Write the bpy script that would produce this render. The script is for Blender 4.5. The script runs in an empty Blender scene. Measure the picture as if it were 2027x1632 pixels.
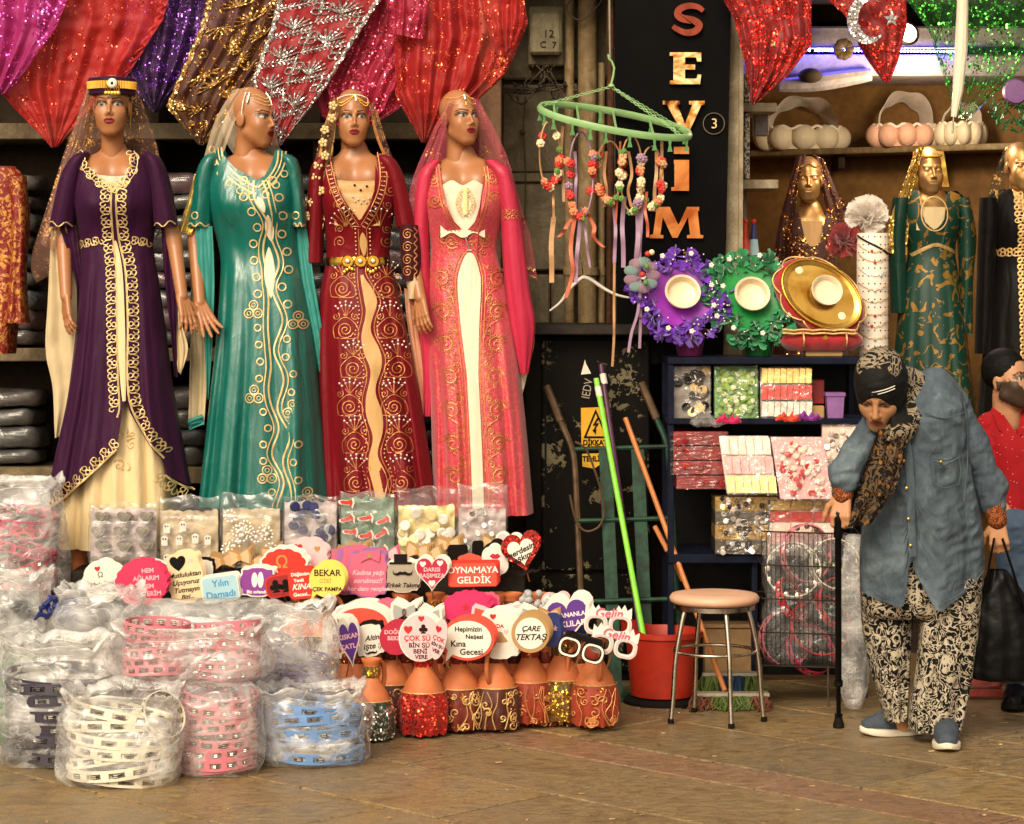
import bpy, math, random
import numpy as np
from mathutils import Vector, Matrix, noise as mnoise
random.seed(7)
rnd = random.random
def ru(a, b): return a + (b - a) * random.random()
SC = bpy.context.scene
COL = SC.collection
# ------------------------------------------------------------------ camera
F, CX, HZ, CH = 4905.0, 1013.5, 566.0, 1.65      # focal length and principal point in photo pixels, eye height
cam = bpy.data.cameras.new('camera')
cam.sensor_width = 36.0
cam.lens = 36.0 * F / 2027.0
cam.shift_y = -(816.0 - HZ) / 2027.0
cam.clip_end = 500
camo = bpy.data.objects.new('camera', cam)
camo.location = (0, 0, CH)
camo.rotation_euler = (math.radians(90), 0, 0)
COL.objects.link(camo)
SC.camera = camo
# ------------------------------------------------------------------ sky, sun, exposure
SUN_EL, SUN_AZ = 38.0, -20.0          # degrees; azimuth measured from straight behind the camera towards the left
w = bpy.data.worlds.new('World'); SC.world = w; w.use_nodes = True
nt = w.node_tree
bg = nt.nodes['Background']
sky = nt.nodes.new('ShaderNodeTexSky'); sky.sky_type = 'NISHITA'; sky.sun_disc = False
sky.sun_elevation = math.radians(SUN_EL)
sky.sun_rotation = math.radians(180 - SUN_AZ)
sky.dust_density = 4.0
hs = nt.nodes.new('ShaderNodeHueSaturation'); hs.inputs['Saturation'].default_value = 0.22
mx = nt.nodes.new('ShaderNodeMix'); mx.data_type = 'RGBA'; mx.blend_type = 'MULTIPLY'
mx.inputs[0].default_value = 1.0
mx.inputs[7].default_value = (1.0, 0.88, 0.71, 1)
nt.links.new(sky.outputs[0], hs.inputs['Color'])
nt.links.new(hs.outputs[0], mx.inputs[6])
nt.links.new(mx.outputs[2], bg.inputs[0])
bg.inputs[1].default_value = 0.15
sl = bpy.data.lights.new('sun', 'SUN'); sl.energy = 1.5; sl.angle = math.radians(24); sl.color = (1.0, 0.88, 0.71)
so = bpy.data.objects.new('sun', sl); COL.objects.link(so)
so.location = (-4, -2, 8)
_e, _a = math.radians(SUN_EL), math.radians(SUN_AZ)
_dir = Vector((-math.sin(_a) * math.cos(_e), math.cos(_a) * math.cos(_e), -math.sin(_e)))
so.rotation_euler = _dir.to_track_quat('-Z', 'Y').to_euler()
vs = SC.view_settings
vs.view_transform = 'Standard'; vs.look = 'None'; vs.exposure = 0.36; vs.gamma = 1.0; vs.use_curve_mapping = False
SC.cycles.max_bounces = 8; SC.cycles.transparent_max_bounces = 24; SC.cycles.glossy_bounces = 4
SC.cycles.transmission_bounces = 6; SC.cycles.caustics_reflective = False; SC.cycles.caustics_refractive = False
SC.cycles.sample_clamp_indirect = 6.0

# ------------------------------------------------------------------ helpers
def P(x, r, d):
    """point that the photograph shows at column x, row r, standing d metres from the camera"""
    return Vector(((x - CX) / F * d, d, CH + (HZ - r) / F * d))
def GR(r): return CH * F / (r - HZ)               # distance of the ground seen at row r
def lerp(a, b, t): return a + (b - a) * t
def pl(pts, t):
    """piecewise linear/smooth table lookup: pts = [(key, v0, v1..)] -> tuple at key t"""
    if t <= pts[0][0]: return pts[0][1:]
    for i in range(len(pts) - 1):
        a, b = pts[i], pts[i + 1]
        if t <= b[0]:
            k = (t - a[0]) / max(1e-9, b[0] - a[0])
            return tuple(lerp(p, q, k) for p, q in zip(a[1:], b[1:]))
    return pts[-1][1:]
def cr(pts, n=8, closed=False):
    """Catmull-Rom through points (tuples of any length)"""
    out = []; N = len(pts); seg = N if closed else N - 1
    g = (lambda i: pts[i % N]) if closed else (lambda i: pts[max(0, min(N - 1, i))])
    for i in range(seg):
        p0, p1, p2, p3 = g(i - 1), g(i), g(i + 1), g(i + 2)
        for k in range(n):
            t = k / n
            out.append(tuple(.5 * ((2 * b) + (-a + c) * t + (2 * a - 5 * b + 4 * c - e) * t * t + (-a + 3 * b - 3 * c + e) * t ** 3) for a, b, c, e in zip(p0, p1, p2, p3)))
    if not closed: out.append(tuple(pts[-1]))
    return out

class MB:
    def __init__(s): s.v = []; s.f = []; s.c = None
    def add(s, vs, fs):
        n = len(s.v); s.v.extend([tuple(p) for p in vs]); s.f.extend([tuple(i + n for i in f) for f in fs]); return s
    def box(s, x0, x1, y0, y1, z0, z1, b=0.0, M=None):
        if b <= 0:
            vs = [(x, y, z) for x in (x0, x1) for y in (y0, y1) for z in (z0, z1)]
            fs = [(0, 1, 3, 2), (4, 6, 7, 5), (0, 4, 5, 1), (2, 3, 7, 6), (0, 2, 6, 4), (1, 5, 7, 3)]
        else:
            vs = []; idx = {}
            X = (x0, x1); Y = (y0, y1); Z = (z0, z1)
            for i in (0, 1):
                for j in (0, 1):
                    for k in (0, 1):
                        sx, sy, sz = (1 - 2 * i) * b, (1 - 2 * j) * b, (1 - 2 * k) * b
                        idx[i, j, k] = len(vs)
                        vs += [(X[i], Y[j] + sy, Z[k] + sz), (X[i] + sx, Y[j], Z[k] + sz), (X[i] + sx, Y[j] + sy, Z[k])]
            g = lambda i, j, k, a: idx[i, j, k] + a
            fs = []
            for i in (0, 1):
                q = [(i, 0, 0), (i, 1, 0), (i, 1, 1), (i, 0, 1)]
                fs.append([g(*c, 0) for c in (q if i else q[::-1])])
                q = [(0, i, 0), (0, i, 1), (1, i, 1), (1, i, 0)]
                fs.append([g(*c, 1) for c in (q if i else q[::-1])])
                q = [(0, 0, i), (1, 0, i), (1, 1, i), (0, 1, i)]
                fs.append([g(*c, 2) for c in (q if i else q[::-1])])
            for i in (0, 1):
                for j in (0, 1):
                    a = [g(i, j, 0, 0), g(i, j, 0, 1), g(i, j, 1, 1), g(i, j, 1, 0)]
                    fs.append(a if i == j else a[::-1])
                    a = [g(i, 0, j, 0), g(i, 1, j, 0), g(i, 1, j, 2), g(i, 0, j, 2)]
                    fs.append(a if i == j else a[::-1])
                    a = [g(0, i, j, 1), g(0, i, j, 2), g(1, i, j, 2), g(1, i, j, 1)]
                    fs.append(a if i == j else a[::-1])
                    for k in (0, 1):
                        a = [g(i, j, k, 0), g(i, j, k, 1), g(i, j, k, 2)]
                        fs.append(a if (i + j + k) % 2 else a[::-1])
        if M is not None: vs = [M @ Vector(v) for v in vs]
        return s.add(vs, fs)
    def tube(s, pts, r, n=6, closed=False, cap=True, flat=1.0):
        pts = [Vector(p) for p in pts]; N = len(pts)
        R = r if isinstance(r, (list, tuple)) else [r] * N
        up = None; rings = []
        for i in range(N):
            a = pts[(i - 1) % N] if (closed or i > 0) else pts[i]
            b = pts[(i + 1) % N] if (closed or i < N - 1) else pts[i]
            t = (b - a)
            if t.length < 1e-9: t = Vector((0, 0, 1))
            t.normalize()
            if up is None:
                up = Vector((0, 0, 1)) if abs(t.z) < .9 else Vector((1, 0, 0))
            x = t.cross(up)
            if x.length < 1e-6: x = t.cross(Vector((0, 1, .3)))
            x.normalize(); y = x.cross(t).normalized(); up = y
            rings.append([pts[i] + (x * math.cos(k * 2 * math.pi / n) + y * math.sin(k * 2 * math.pi / n) * flat) * R[i] for k in range(n)])
        vs = [p for ring in rings for p in ring]; fs = []
        for i in range(N if closed else N - 1):
            j = (i + 1) % N
            for k in range(n):
                l = (k + 1) % n
                fs.append((i * n + k, i * n + l, j * n + l, j * n + k))
        if cap and not closed:
            fs.append(tuple(range(n - 1, -1, -1))); fs.append(tuple((N - 1) * n + k for k in range(n)))
        return s.add(vs, fs)
    def lathe(s, prof, n=24, c=(0, 0, 0), M=None, cap=True, wob=None):
        vs = []; fs = []
        for i, (r, z) in enumerate(prof):
            for k in range(n):
                a = k * 2 * math.pi / n
                rr = r if wob is None else r * wob(a, z)
                p = Vector((c[0] + rr * math.cos(a), c[1] + rr * math.sin(a), c[2] + z))
                vs.append(M @ p if M is not None else p)
        for i in range(len(prof) - 1):
            for k in range(n):
                l = (k + 1) % n
                fs.append((i * n + k, i * n + l, (i + 1) * n + l, (i + 1) * n + k))
        if cap:
            if prof[0][0] > 1e-6: fs.append(tuple(range(n - 1, -1, -1)))
            if prof[-1][0] > 1e-6: fs.append(tuple((len(prof) - 1) * n + k for k in range(n)))
        return s.add(vs, fs)
    def grid(s, nu, nv, fn, closed_u=False):
        vs = [fn(i / (nu if closed_u else nu - 1), j / (nv - 1)) for j in range(nv) for i in range(nu)]
        fs = []
        for j in range(nv - 1):
            for i in range(nu if closed_u else nu - 1):
                k = (i + 1) % nu
                fs.append((j * nu + i, j * nu + k, (j + 1) * nu + k, (j + 1) * nu + i))
        return s.add(vs, fs)
    def prism(s, poly, y0, y1, M=None):
        """polygon in x,z extruded from y0 (front) to y1"""
        n = len(poly)
        vs = [Vector((x, y0, z)) for x, z in poly] + [Vector((x, y1, z)) for x, z in poly]
        if M is not None: vs = [M @ v for v in vs]
        area = sum(poly[i][0] * poly[(i + 1) % n][1] - poly[(i + 1) % n][0] * poly[i][1] for i in range(n))
        o = list(range(n)) if area > 0 else list(range(n - 1, -1, -1))
        fs = [tuple(o), tuple(n + i for i in reversed(o))]
        for a in range(n):
            i, j = o[a], o[(a + 1) % n]
            fs.append((j, i, n + i, n + j))
        return s.add(vs, fs)
    def ring(s, outer, inner, y0, y1, M=None):
        n = len(outer); vs = []
        for pts, y in ((outer, y0), (inner, y0), (outer, y1), (inner, y1)):
            vs += [Vector((x, y, z)) for x, z in pts]
        if M is not None: vs = [M @ v for v in vs]
        fs = []
        for i in range(n):
            j = (i + 1) % n
            fs += [(i, j, n + j, n + i), (2 * n + j, 2 * n + i, 3 * n + i, 3 * n + j), (j, i, 2 * n + i, 2 * n + j), (n + i, n + j, 3 * n + j, 3 * n + i)]
        return s.add(vs, fs)
    def ball(s, c, r, n=8, m=6):
        if not isinstance(r, (tuple, list)): r = (r, r, r)
        vs = [(c[0], c[1], c[2] + r[2])]; fs = []
        for j in range(1, m):
            t = math.pi * j / m
            for i in range(n):
                a = 2 * math.pi * i / n
                vs.append((c[0] + r[0] * math.sin(t) * math.cos(a), c[1] + r[1] * math.sin(t) * math.sin(a), c[2] + r[2] * math.cos(t)))
        vs.append((c[0], c[1], c[2] - r[2])); L = len(vs) - 1
        for i in range(n):
            k = (i + 1) % n
            fs.append((0, 1 + i, 1 + k)); fs.append((L, 1 + (m - 2) * n + k, 1 + (m - 2) * n + i))
            for j in range(m - 2):
                fs.append((1 + j * n + i, 1 + (j + 1) * n + i, 1 + (j + 1) * n + k, 1 + j * n + k))
        return s.add(vs, fs)

def mesh_of(name, mb, mat, smooth=30):
    me = bpy.data.meshes.new(name)
    me.from_pydata(mb.v, [], mb.f)
    if mb.c is not None:
        ca = me.color_attributes.new('col', 'FLOAT_COLOR', 'POINT')
        ca.data.foreach_set('color', np.asarray(mb.c, dtype=np.float32).ravel())
    me.materials.append(MAT[mat] if isinstance(mat, str) else mat)
    if smooth:
        me.polygons.foreach_set('use_smooth', [True] * len(me.polygons))
        if smooth < 180: me.set_sharp_from_angle(angle=math.radians(smooth))
    me.update()
    return me
def tag(o, label=None, cat=None, group=None, kind=None):
    if label: o['label'] = label
    if cat: o['category'] = cat
    if group: o['group'] = group
    if kind: o['kind'] = kind
    return o
def put(name, me, parent=None, M=None, local=False):
    o = bpy.data.objects.new(name, me); COL.objects.link(o)
    if parent is not None:
        o.parent = parent
        if not local:
            q = parent
            W = Matrix()
            while q is not None:
                W = q.matrix_basis.copy() @ W if q.parent is None else q.matrix_parent_inverse @ q.matrix_basis @ W
                q = q.parent
            o.matrix_parent_inverse = W.inverted()
    if M is not None: o.matrix_basis = M
    return o
def obj(name, mb, mat, parent=None, smooth=30, local=False):
    return put(name, mesh_of(name, mb, mat, smooth), parent, None, local)
def struct(name, mb, mat, parent=None, smooth=30):
    o = obj(name, mb, mat, parent, smooth)
    if parent is None: o['kind'] = 'structure'
    return o
def thing(name, label, cat, loc=(0, 0, 0), group=None, rot=None):
    o = bpy.data.objects.new(name, None); COL.objects.link(o)
    o.empty_display_size = .05
    o.location = loc
    if rot: o.rotation_euler = rot
    return tag(o, label, cat, group)
def solo(name, mb, mat, label, cat, group=None, smooth=30):
    return tag(obj(name, mb, mat, None, smooth), label, cat, group)
def copy_tree(o, parent=None):
    c = o.copy(); COL.objects.link(c); c.parent = parent
    for ch in list(o.children): copy_tree(ch, c)
    return c

# ------------------------------------------------------------------ materials
MAT = {}
class NT:
    def __init__(s, name):
        m = bpy.data.materials.new(name); m.use_nodes = True; s.m = m; s.t = m.node_tree; MAT[name] = m
        s.b = s.t.nodes['Principled BSDF']; s.out = s.t.nodes['Material Output']
        s._co = None
    def n(s, typ, **kw):
        x = s.t.nodes.new('ShaderNode' + typ)
        for k, v in kw.items():
            if k.startswith('i_'):
                key = k[2:].replace('_', ' ')
                x.inputs[int(key) if key.isdigit() else key].default_value = v
            else: setattr(x, k, v)
        return x
    def l(s, a, b): s.t.links.new(a, b)
    @property
    def co(s):
        if s._co is None: s._co = s.n('TexCoord').outputs['Object']
        return s._co
    def noise(s, scale, detail=3, rough=.55, dist=0.0, co=None, st=None):
        x = s.n('TexNoise', i_Scale=scale, i_Detail=detail, i_Roughness=rough, i_Distortion=dist)
        c = co or s.co
        if st:
            mp = s.n('Mapping', i_Scale=st); s.l(c, mp.inputs[0]); c = mp.outputs[0]
        s.l(c, x.inputs['Vector']); return x
    def voro(s, scale, feature='F1', co=None, st=None, rand=1.0):
        x = s.n('TexVoronoi', feature=feature, i_Scale=scale); x.inputs['Randomness'].default_value = rand
        c = co or s.co
        if st:
            mp = s.n('Mapping', i_Scale=st); s.l(c, mp.inputs[0]); c = mp.outputs[0]
        s.l(c, x.inputs['Vector']); return x
    def ramp(s, src, stops, mode='LINEAR'):
        x = s.n('ValToRGB'); x.color_ramp.interpolation = mode
        e = x.color_ramp.elements
        while len(e) < len(stops): e.new(.5)
        for k, (p, c) in zip(e, stops):
            k.position = p; k.color = c if len(c) == 4 else (*c, 1)
        s.l(src, x.inputs[0]); return x.outputs[0]
    def mix(s, fac, a, b, bt='MIX'):
        x = s.n('Mix', data_type='RGBA', blend_type=bt)
        for i, v in ((0, fac), (6, a), (7, b)):
            if hasattr(v, 'links'): s.l(v, x.inputs[i])
            elif i == 0: x.inputs[0].default_value = v
            else: x.inputs[i].default_value = (*v, 1) if len(v) == 3 else v
        return x.outputs[2]
    def math(s, op, a, b=0.0, c=None):
        x = s.n('Math', operation=op)
        for i, v in enumerate((a, b) if c is None else (a, b, c)):
            if hasattr(v, 'links'): s.l(v, x.inputs[i])
            else: x.inputs[i].default_value = v
        return x.outputs[0]
    def bump(s, h, strength=.3, dist=.01):
        x = s.n('Bump', i_Strength=strength, i_Distance=dist); s.l(h, x.inputs['Height'])
        s.l(x.outputs[0], s.b.inputs['Normal']); return x
    def set(s, **kw):
        names = dict(color='Base Color', rough='Roughness', metal='Metallic', spec='Specular IOR Level', alpha='Alpha', sheen='Sheen Weight',
                     trans='Transmission Weight', coat='Coat Weight', emit='Emission Color', estr='Emission Strength', sub='Subsurface Weight', aniso='Anisotropic', sr='Sheen Roughness')
        for k, v in kw.items():
            i = s.b.inputs[names[k]]
            if hasattr(v, 'links'): s.l(v, i)
            elif isinstance(v, tuple): i.default_value = (*v, 1) if len(v) == 3 else v
            else: i.default_value = v
        return s
def hexc(h):
    c = [int(h[i:i + 2], 16) / 255 for i in (0, 2, 4)]
    return tuple(x / 12.92 if x <= .04045 else ((x + .055) / 1.055) ** 2.4 for x in c)
def plain(name, color, rough=.5, metal=0.0, var=.18, scale=18, bump=.0, bscale=120, **kw):
    """base colour with soft irregular wear"""
    if isinstance(color, str): color = hexc(color)
    if max(color) < .03 and 'spec' not in kw and not metal: kw['spec'] = .12
    k = NT(name)
    n = k.noise(scale, 4)
    lo = tuple(max(0, c * (1 - var)) for c in color); hi = tuple(min(1, c * (1 + var)) for c in color)
    k.set(color=k.ramp(n.outputs[0], [(.3, lo), (.7, hi)]), metal=metal, **kw)
    k.set(rough=k.ramp(k.noise(scale * 2.3, 2).outputs[0], [(.3, (max(.02, rough - .08),) * 3), (.7, (min(1, rough + .1),) * 3)]))
    if bump: k.bump(k.noise(bscale, 3).outputs[0], bump, .004)
    return k
def sat(name, color, rough=.34, sheen=.02, fold=.5, lo=.8, spec=.3):
    """satin cloth: soft broad highlights, fine weave"""
    if isinstance(color, str): color = hexc(color)
    k = NT(name)
    n = k.noise(6, 3, st=(1, 1, .25))
    k.set(color=k.ramp(n.outputs[0], [(.3, tuple(c * lo for c in color)), (.7, color)]), rough=rough, sheen=sheen, spec=spec)
    a = k.noise(9, 3, .5, .6, st=(1, 1, .22)); c = k.noise(13, 2, .5, .8, st=(1, 1, .5)); b = k.noise(420, 2)
    cr_ = k.math('ABSOLUTE', k.math('SUBTRACT', c.outputs[0], .5))
    h = k.math('ADD', k.math('ADD', a.outputs[0], k.math('MULTIPLY', cr_, -.35)), k.math('MULTIPLY', b.outputs[0], .02))
    k.bump(h, fold, .03)
    return k
def sequin(name, base, glit, dens=.5, cell=110, alpha=1.0, rough=.22, pat=14, base_rough=.6, metal=1.0):
    """cloth strewn with small tilted metal sequins gathered in sprays"""
    if isinstance(base, str): base = hexc(base)
    if isinstance(glit, str): glit = hexc(glit)
    k = NT(name)
    v = k.voro(cell)
    sub = k.n('VectorMath', operation='SUBTRACT'); k.l(v.outputs['Color'], sub.inputs[0]); sub.inputs[1].default_value = (.5, .5, .5)
    sc = k.n('VectorMath', operation='SCALE'); k.l(sub.outputs[0], sc.inputs[0]); sc.inputs['Scale'].default_value = 1.3
    geo = k.n('NewGeometry')
    ad = k.n('VectorMath', operation='ADD'); k.l(geo.outputs['Normal'], ad.inputs[0]); k.l(sc.outputs[0], ad.inputs[1])
    no = k.n('VectorMath', operation='NORMALIZE'); k.l(ad.outputs[0], no.inputs[0])
    p = k.noise(pat, 5, .6, 1.2)
    p2 = k.noise(pat * 3.1, 3, .6, .5)
    s = k.math('ADD', k.math('MULTIPLY', p.outputs[0], .6), k.math('MULTIPLY', p2.outputs[0], .4))
    f1 = k.voro(pat * 1.5); fd = f1.outputs['Distance']
    flw = k.math('MULTIPLY', k.math('MAXIMUM', k.math('LESS_THAN', k.math('ABSOLUTE', k.math('SUBTRACT', fd, .27)), .05), k.math('LESS_THAN', fd, .10)), k.math('GREATER_THAN', p.outputs[0], .44))
    msk = k.math('MULTIPLY', k.math('MAXIMUM', flw, k.math('GREATER_THAN', s, 1.03 - dens)), k.math('LESS_THAN', v.outputs['Distance'], .55))
    fn = k.noise(5, 3)
    k.set(color=k.mix(msk, k.mix(fn.outputs[0], tuple(c * .6 for c in base), base), glit), metal=k.math('MULTIPLY', msk, metal),
          rough=k.mix(msk, (base_rough,) * 3, (rough,) * 3), sheen=.08)
    mxv = k.n('Mix', data_type='VECTOR'); k.l(msk, mxv.inputs[0]); k.l(geo.outputs['Normal'], mxv.inputs[4]); k.l(no.outputs[0], mxv.inputs[5])
    k.l(mxv.outputs[1], k.b.inputs['Normal'])
    if alpha < 1:
        k.set(alpha=k.math('MAXIMUM', msk, alpha))
    return k
def film(name, tint=(1, 1, 1), milk=.12, rough=.22, bscale=6.5):
    """clear crinkled polythene"""
    k = NT(name)
    t = k.n('BsdfTransparent'); t.inputs[0].default_value = (*tint, 1)
    g = k.n('BsdfGlossy'); g.inputs['Roughness'].default_value = rough
    dfu = k.n('BsdfDiffuse'); dfu.inputs[0].default_value = (.92, .90, .86, 1)
    n1 = k.noise(bscale, 1.5, .45, 1.2); n2 = k.noise(bscale * 1.9, 1.2, .4, .8, st=(1, 1, 1.8))
    r1 = k.math('ABSOLUTE', k.math('SUBTRACT', n1.outputs[0], .5)); r2 = k.math('ABSOLUTE', k.math('SUBTRACT', n2.outputs[0], .5))
    h = k.math('ADD', r1, k.math('MULTIPLY', r2, .5))
    bm = k.n('Bump', i_Strength=.7, i_Distance=.03); k.l(h, bm.inputs['Height'])
    k.l(bm.outputs[0], g.inputs['Normal']); k.l(bm.outputs[0], dfu.inputs['Normal'])
    lw = k.n('LayerWeight', i_Blend=.35); k.l(bm.outputs[0], lw.inputs['Normal'])
    fac = k.math('MULTIPLY_ADD', lw.outputs['Facing'], .34, .05)
    m1 = k.n('MixShader'); k.l(fac, m1.inputs[0]); k.l(t.outputs[0], m1.inputs[1]); k.l(g.outputs[0], m1.inputs[2])
    mk = k.math('ADD', k.ramp(n1.outputs[0], [(.36, (milk * .3,) * 3), (.68, (milk * 2.0,) * 3)]), k.ramp(r2, [(.0, (milk * .8,) * 3), (.03, (0, 0, 0))]))
    m2 = k.n('MixShader'); k.l(mk, m2.inputs[0]); k.l(m1.outputs[0], m2.inputs[1]); k.l(dfu.outputs[0], m2.inputs[2])
    k.l(m2.outputs[0], k.out.inputs[0])
    return k
def tulle(name, color, alpha=.3, glit=None, dens=.5, gz=None):
    """sheer net; glit adds metal thread sprays"""
    if isinstance(color, str): color = hexc(color)
    k = NT(name)
    k.set(color=color, rough=.7, sheen=.5)
    n = k.noise(5, 2, st=(1, 1, .3))
    al = k.math('MULTIPLY_ADD', n.outputs[0], alpha * .7, alpha * .65)
    if glit:
        if isinstance(glit, str): glit = hexc(glit)
        v = k.voro(130); p = k.noise(20, 4, .6, 1.0)
        msk = k.math('GREATER_THAN', k.math('ADD', k.math('MULTIPLY', p.outputs[0], .8), k.math('MULTIPLY', v.outputs['Distance'], .25)), 1 - dens)
        k.set(color=k.mix(msk, color, glit), metal=k.math('MULTIPLY', msk, .8), rough=k.mix(msk, (.7,) * 3, (.3,) * 3))
        al = k.math('MAXIMUM', al, k.math('MULTIPLY', msk, .85))
    k.set(alpha=al)
    return k
def vcol(name, rough=.4, spec=.5, metal=0.0, sub=0.0, nscale=30, nv=.08, bump=0.0):
    """colour from the mesh's own paint layer (make-up, brows, beard)"""
    k = NT(name)
    a = k.n('VertexColor', layer_name='col')
    n = k.noise(nscale, 4)
    k.set(color=k.mix(nv * 2, a.outputs[0], k.mix(1.0, a.outputs[0], k.ramp(n.outputs[0], [(.3, (.4, .4, .4)), (.7, (1, 1, 1))]), 'MULTIPLY')), rough=rough, spec=spec, metal=metal, sub=sub)
    if bump: k.bump(k.noise(90, 3).outputs[0], bump, .003)
    return k
# ------------------------------------------------------------------ implicit surfaces (bodies, heads, hands)
class SDF:
    def __init__(s, lo, hi, h):
        s.lo = np.array(lo, float); s.h = h
        s.n = np.ceil((np.array(hi, float) - s.lo) / h).astype(int) + 1
        s.f = np.full(tuple(s.n), .2, np.float32)
    def _sub(s, lo, hi):
        a = np.clip(np.floor((lo - s.lo) / s.h).astype(int), 0, s.n); b = np.clip(np.ceil((hi - s.lo) / s.h).astype(int) + 1, 0, s.n)
        if np.any(b <= a): return None
        sl = tuple(slice(i, j) for i, j in zip(a, b))
        ax = [s.lo[i] + s.h * np.arange(a[i], b[i]) for i in range(3)]
        return sl, np.meshgrid(*ax, indexing='ij')
    def _put(s, sl, d, k, sub):
        f = s.f[sl]; d = d.astype(np.float32)
        if sub: d = -d; hh = np.clip(.5 - .5 * (d - f) / k, 0, 1); hh = 1 - hh; s.f[sl] = f + (d - f) * hh + k * hh * (1 - hh)
        else: hh = np.clip(.5 + .5 * (f - d) / k, 0, 1); s.f[sl] = f + (d - f) * hh - k * hh * (1 - hh)
    def cap(s, a, b, ra, rb, k=.008, sub=False, M=None):
        a = Vector(a); b = Vector(b)
        if M is not None: a = M @ a; b = M @ b
        a = np.array(a); b = np.array(b); m = max(ra, rb) + k + 3 * s.h
        r = s._sub(np.minimum(a, b) - m, np.maximum(a, b) + m)
        if r is None: return
        sl, (X, Y, Z) = r; ab = b - a; L = max(1e-12, ab @ ab)
        t = np.clip(((X - a[0]) * ab[0] + (Y - a[1]) * ab[1] + (Z - a[2]) * ab[2]) / L, 0, 1)
        d = np.sqrt((X - a[0] - t * ab[0]) ** 2 + (Y - a[1] - t * ab[1]) ** 2 + (Z - a[2] - t * ab[2]) ** 2) - (ra + (rb - ra) * t)
        s._put(sl, d, k, sub)
    def ell(s, c, r, k=.01, sub=False, M=None):
        c = Vector(c); R = np.eye(3)
        if M is not None: c = M @ c; R = np.array(M.to_3x3().normalized())
        c = np.array(c); m = max(r) + k + 3 * s.h
        q = s._sub(c - m, c + m)
        if q is None: return
        sl, (X, Y, Z) = q; X = X - c[0]; Y = Y - c[1]; Z = Z - c[2]
        x = X * R[0, 0] + Y * R[1, 0] + Z * R[2, 0]; y = X * R[0, 1] + Y * R[1, 1] + Z * R[2, 1]; z = X * R[0, 2] + Y * R[1, 2] + Z * R[2, 2]
        k0 = np.sqrt((x / r[0]) ** 2 + (y / r[1]) ** 2 + (z / r[2]) ** 2) + 1e-9
        k1 = np.sqrt((x / r[0] ** 2) ** 2 + (y / r[1] ** 2) ** 2 + (z / r[2] ** 2) ** 2) + 1e-9
        s._put(sl, k0 * (k0 - 1) / k1, k, sub)
    def mesh(s):
        f = s.f; S = f < 0
        n = np.array(f.shape) - 1
        cnt = np.zeros(tuple(n), np.uint8)
        cs = [(i, j, k) for i in (0, 1) for j in (0, 1) for k in (0, 1)]
        for c in cs: cnt += S[c[0]:c[0] + n[0], c[1]:c[1] + n[1], c[2]:c[2] + n[2]]
        idx = np.argwhere((cnt > 0) & (cnt < 8))
        acc = np.zeros((len(idx), 3)); num = np.zeros(len(idx))
        for c in cs:
            for ax in range(3):
                if c[ax]: continue
                e = list(c); e[ax] = 1
                fa = f[idx[:, 0] + c[0], idx[:, 1] + c[1], idx[:, 2] + c[2]]; fb = f[idx[:, 0] + e[0], idx[:, 1] + e[1], idx[:, 2] + e[2]]
                m = (fa < 0) != (fb < 0)
                t = np.where(m, fa / np.where(m, fa - fb, 1), 0)
                p = np.tile(np.array(c, float), (len(idx), 1)); p[:, ax] += t
                acc += p * m[:, None]; num += m
        V = s.lo + s.h * (idx + acc / num[:, None])
        vid = np.full(tuple(n), -1, np.int64); vid[idx[:, 0], idx[:, 1], idx[:, 2]] = np.arange(len(idx))
        Q = []
        for ax in range(3):
            u, v = (ax + 1) % 3, (ax + 2) % 3
            a = [slice(None)] * 3; b = [slice(None)] * 3
            a[ax] = slice(0, -1); b[ax] = slice(1, None)
            ch = np.argwhere(S[tuple(a)] != S[tuple(b)])
            ch = ch[(ch[:, u] > 0) & (ch[:, v] > 0) & (ch[:, u] < n[u]) & (ch[:, v] < n[v])]
            ins = S[ch[:, 0], ch[:, 1], ch[:, 2]]
            q = []
            for du, dv in ((-1, -1), (0, -1), (0, 0), (-1, 0)):
                c = ch.copy(); c[:, u] += du; c[:, v] += dv
                q.append(vid[c[:, 0], c[:, 1], c[:, 2]])
            q = np.stack(q, 1); q[~ins] = q[~ins][:, ::-1]
            Q.append(q)
        Q = np.concatenate(Q); Q = Q[(Q >= 0).all(1)]
        return V, Q
def np_mb(V, Q, C=None):
    m = MB(); m.v = [tuple(p) for p in V.tolist()]; m.f = [tuple(q) for q in Q.tolist()]; m.c = C
    return m
def join_mb(*ms):
    o = MB(); cs = []
    for m in ms:
        o.add(m.v, m.f)
        cs.append(np.asarray(m.c) if m.c is not None else np.ones((len(m.v), 4)))
    o.c = np.concatenate(cs)
    return o
def loc_mat(pos, yaw=0, pitch=0, roll=0, s=1.0):
    """head frame: face looks along -y; yaw>0 turns it to the right of the picture, pitch>0 bends it down"""
    return Matrix.Translation(pos) @ Matrix.Rotation(math.radians(yaw), 4, 'Z') @ Matrix.Rotation(math.radians(pitch), 4, 'X') @ Matrix.Rotation(math.radians(roll), 4, 'Y') @ Matrix.Diagonal((s, s, s, 1))
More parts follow.
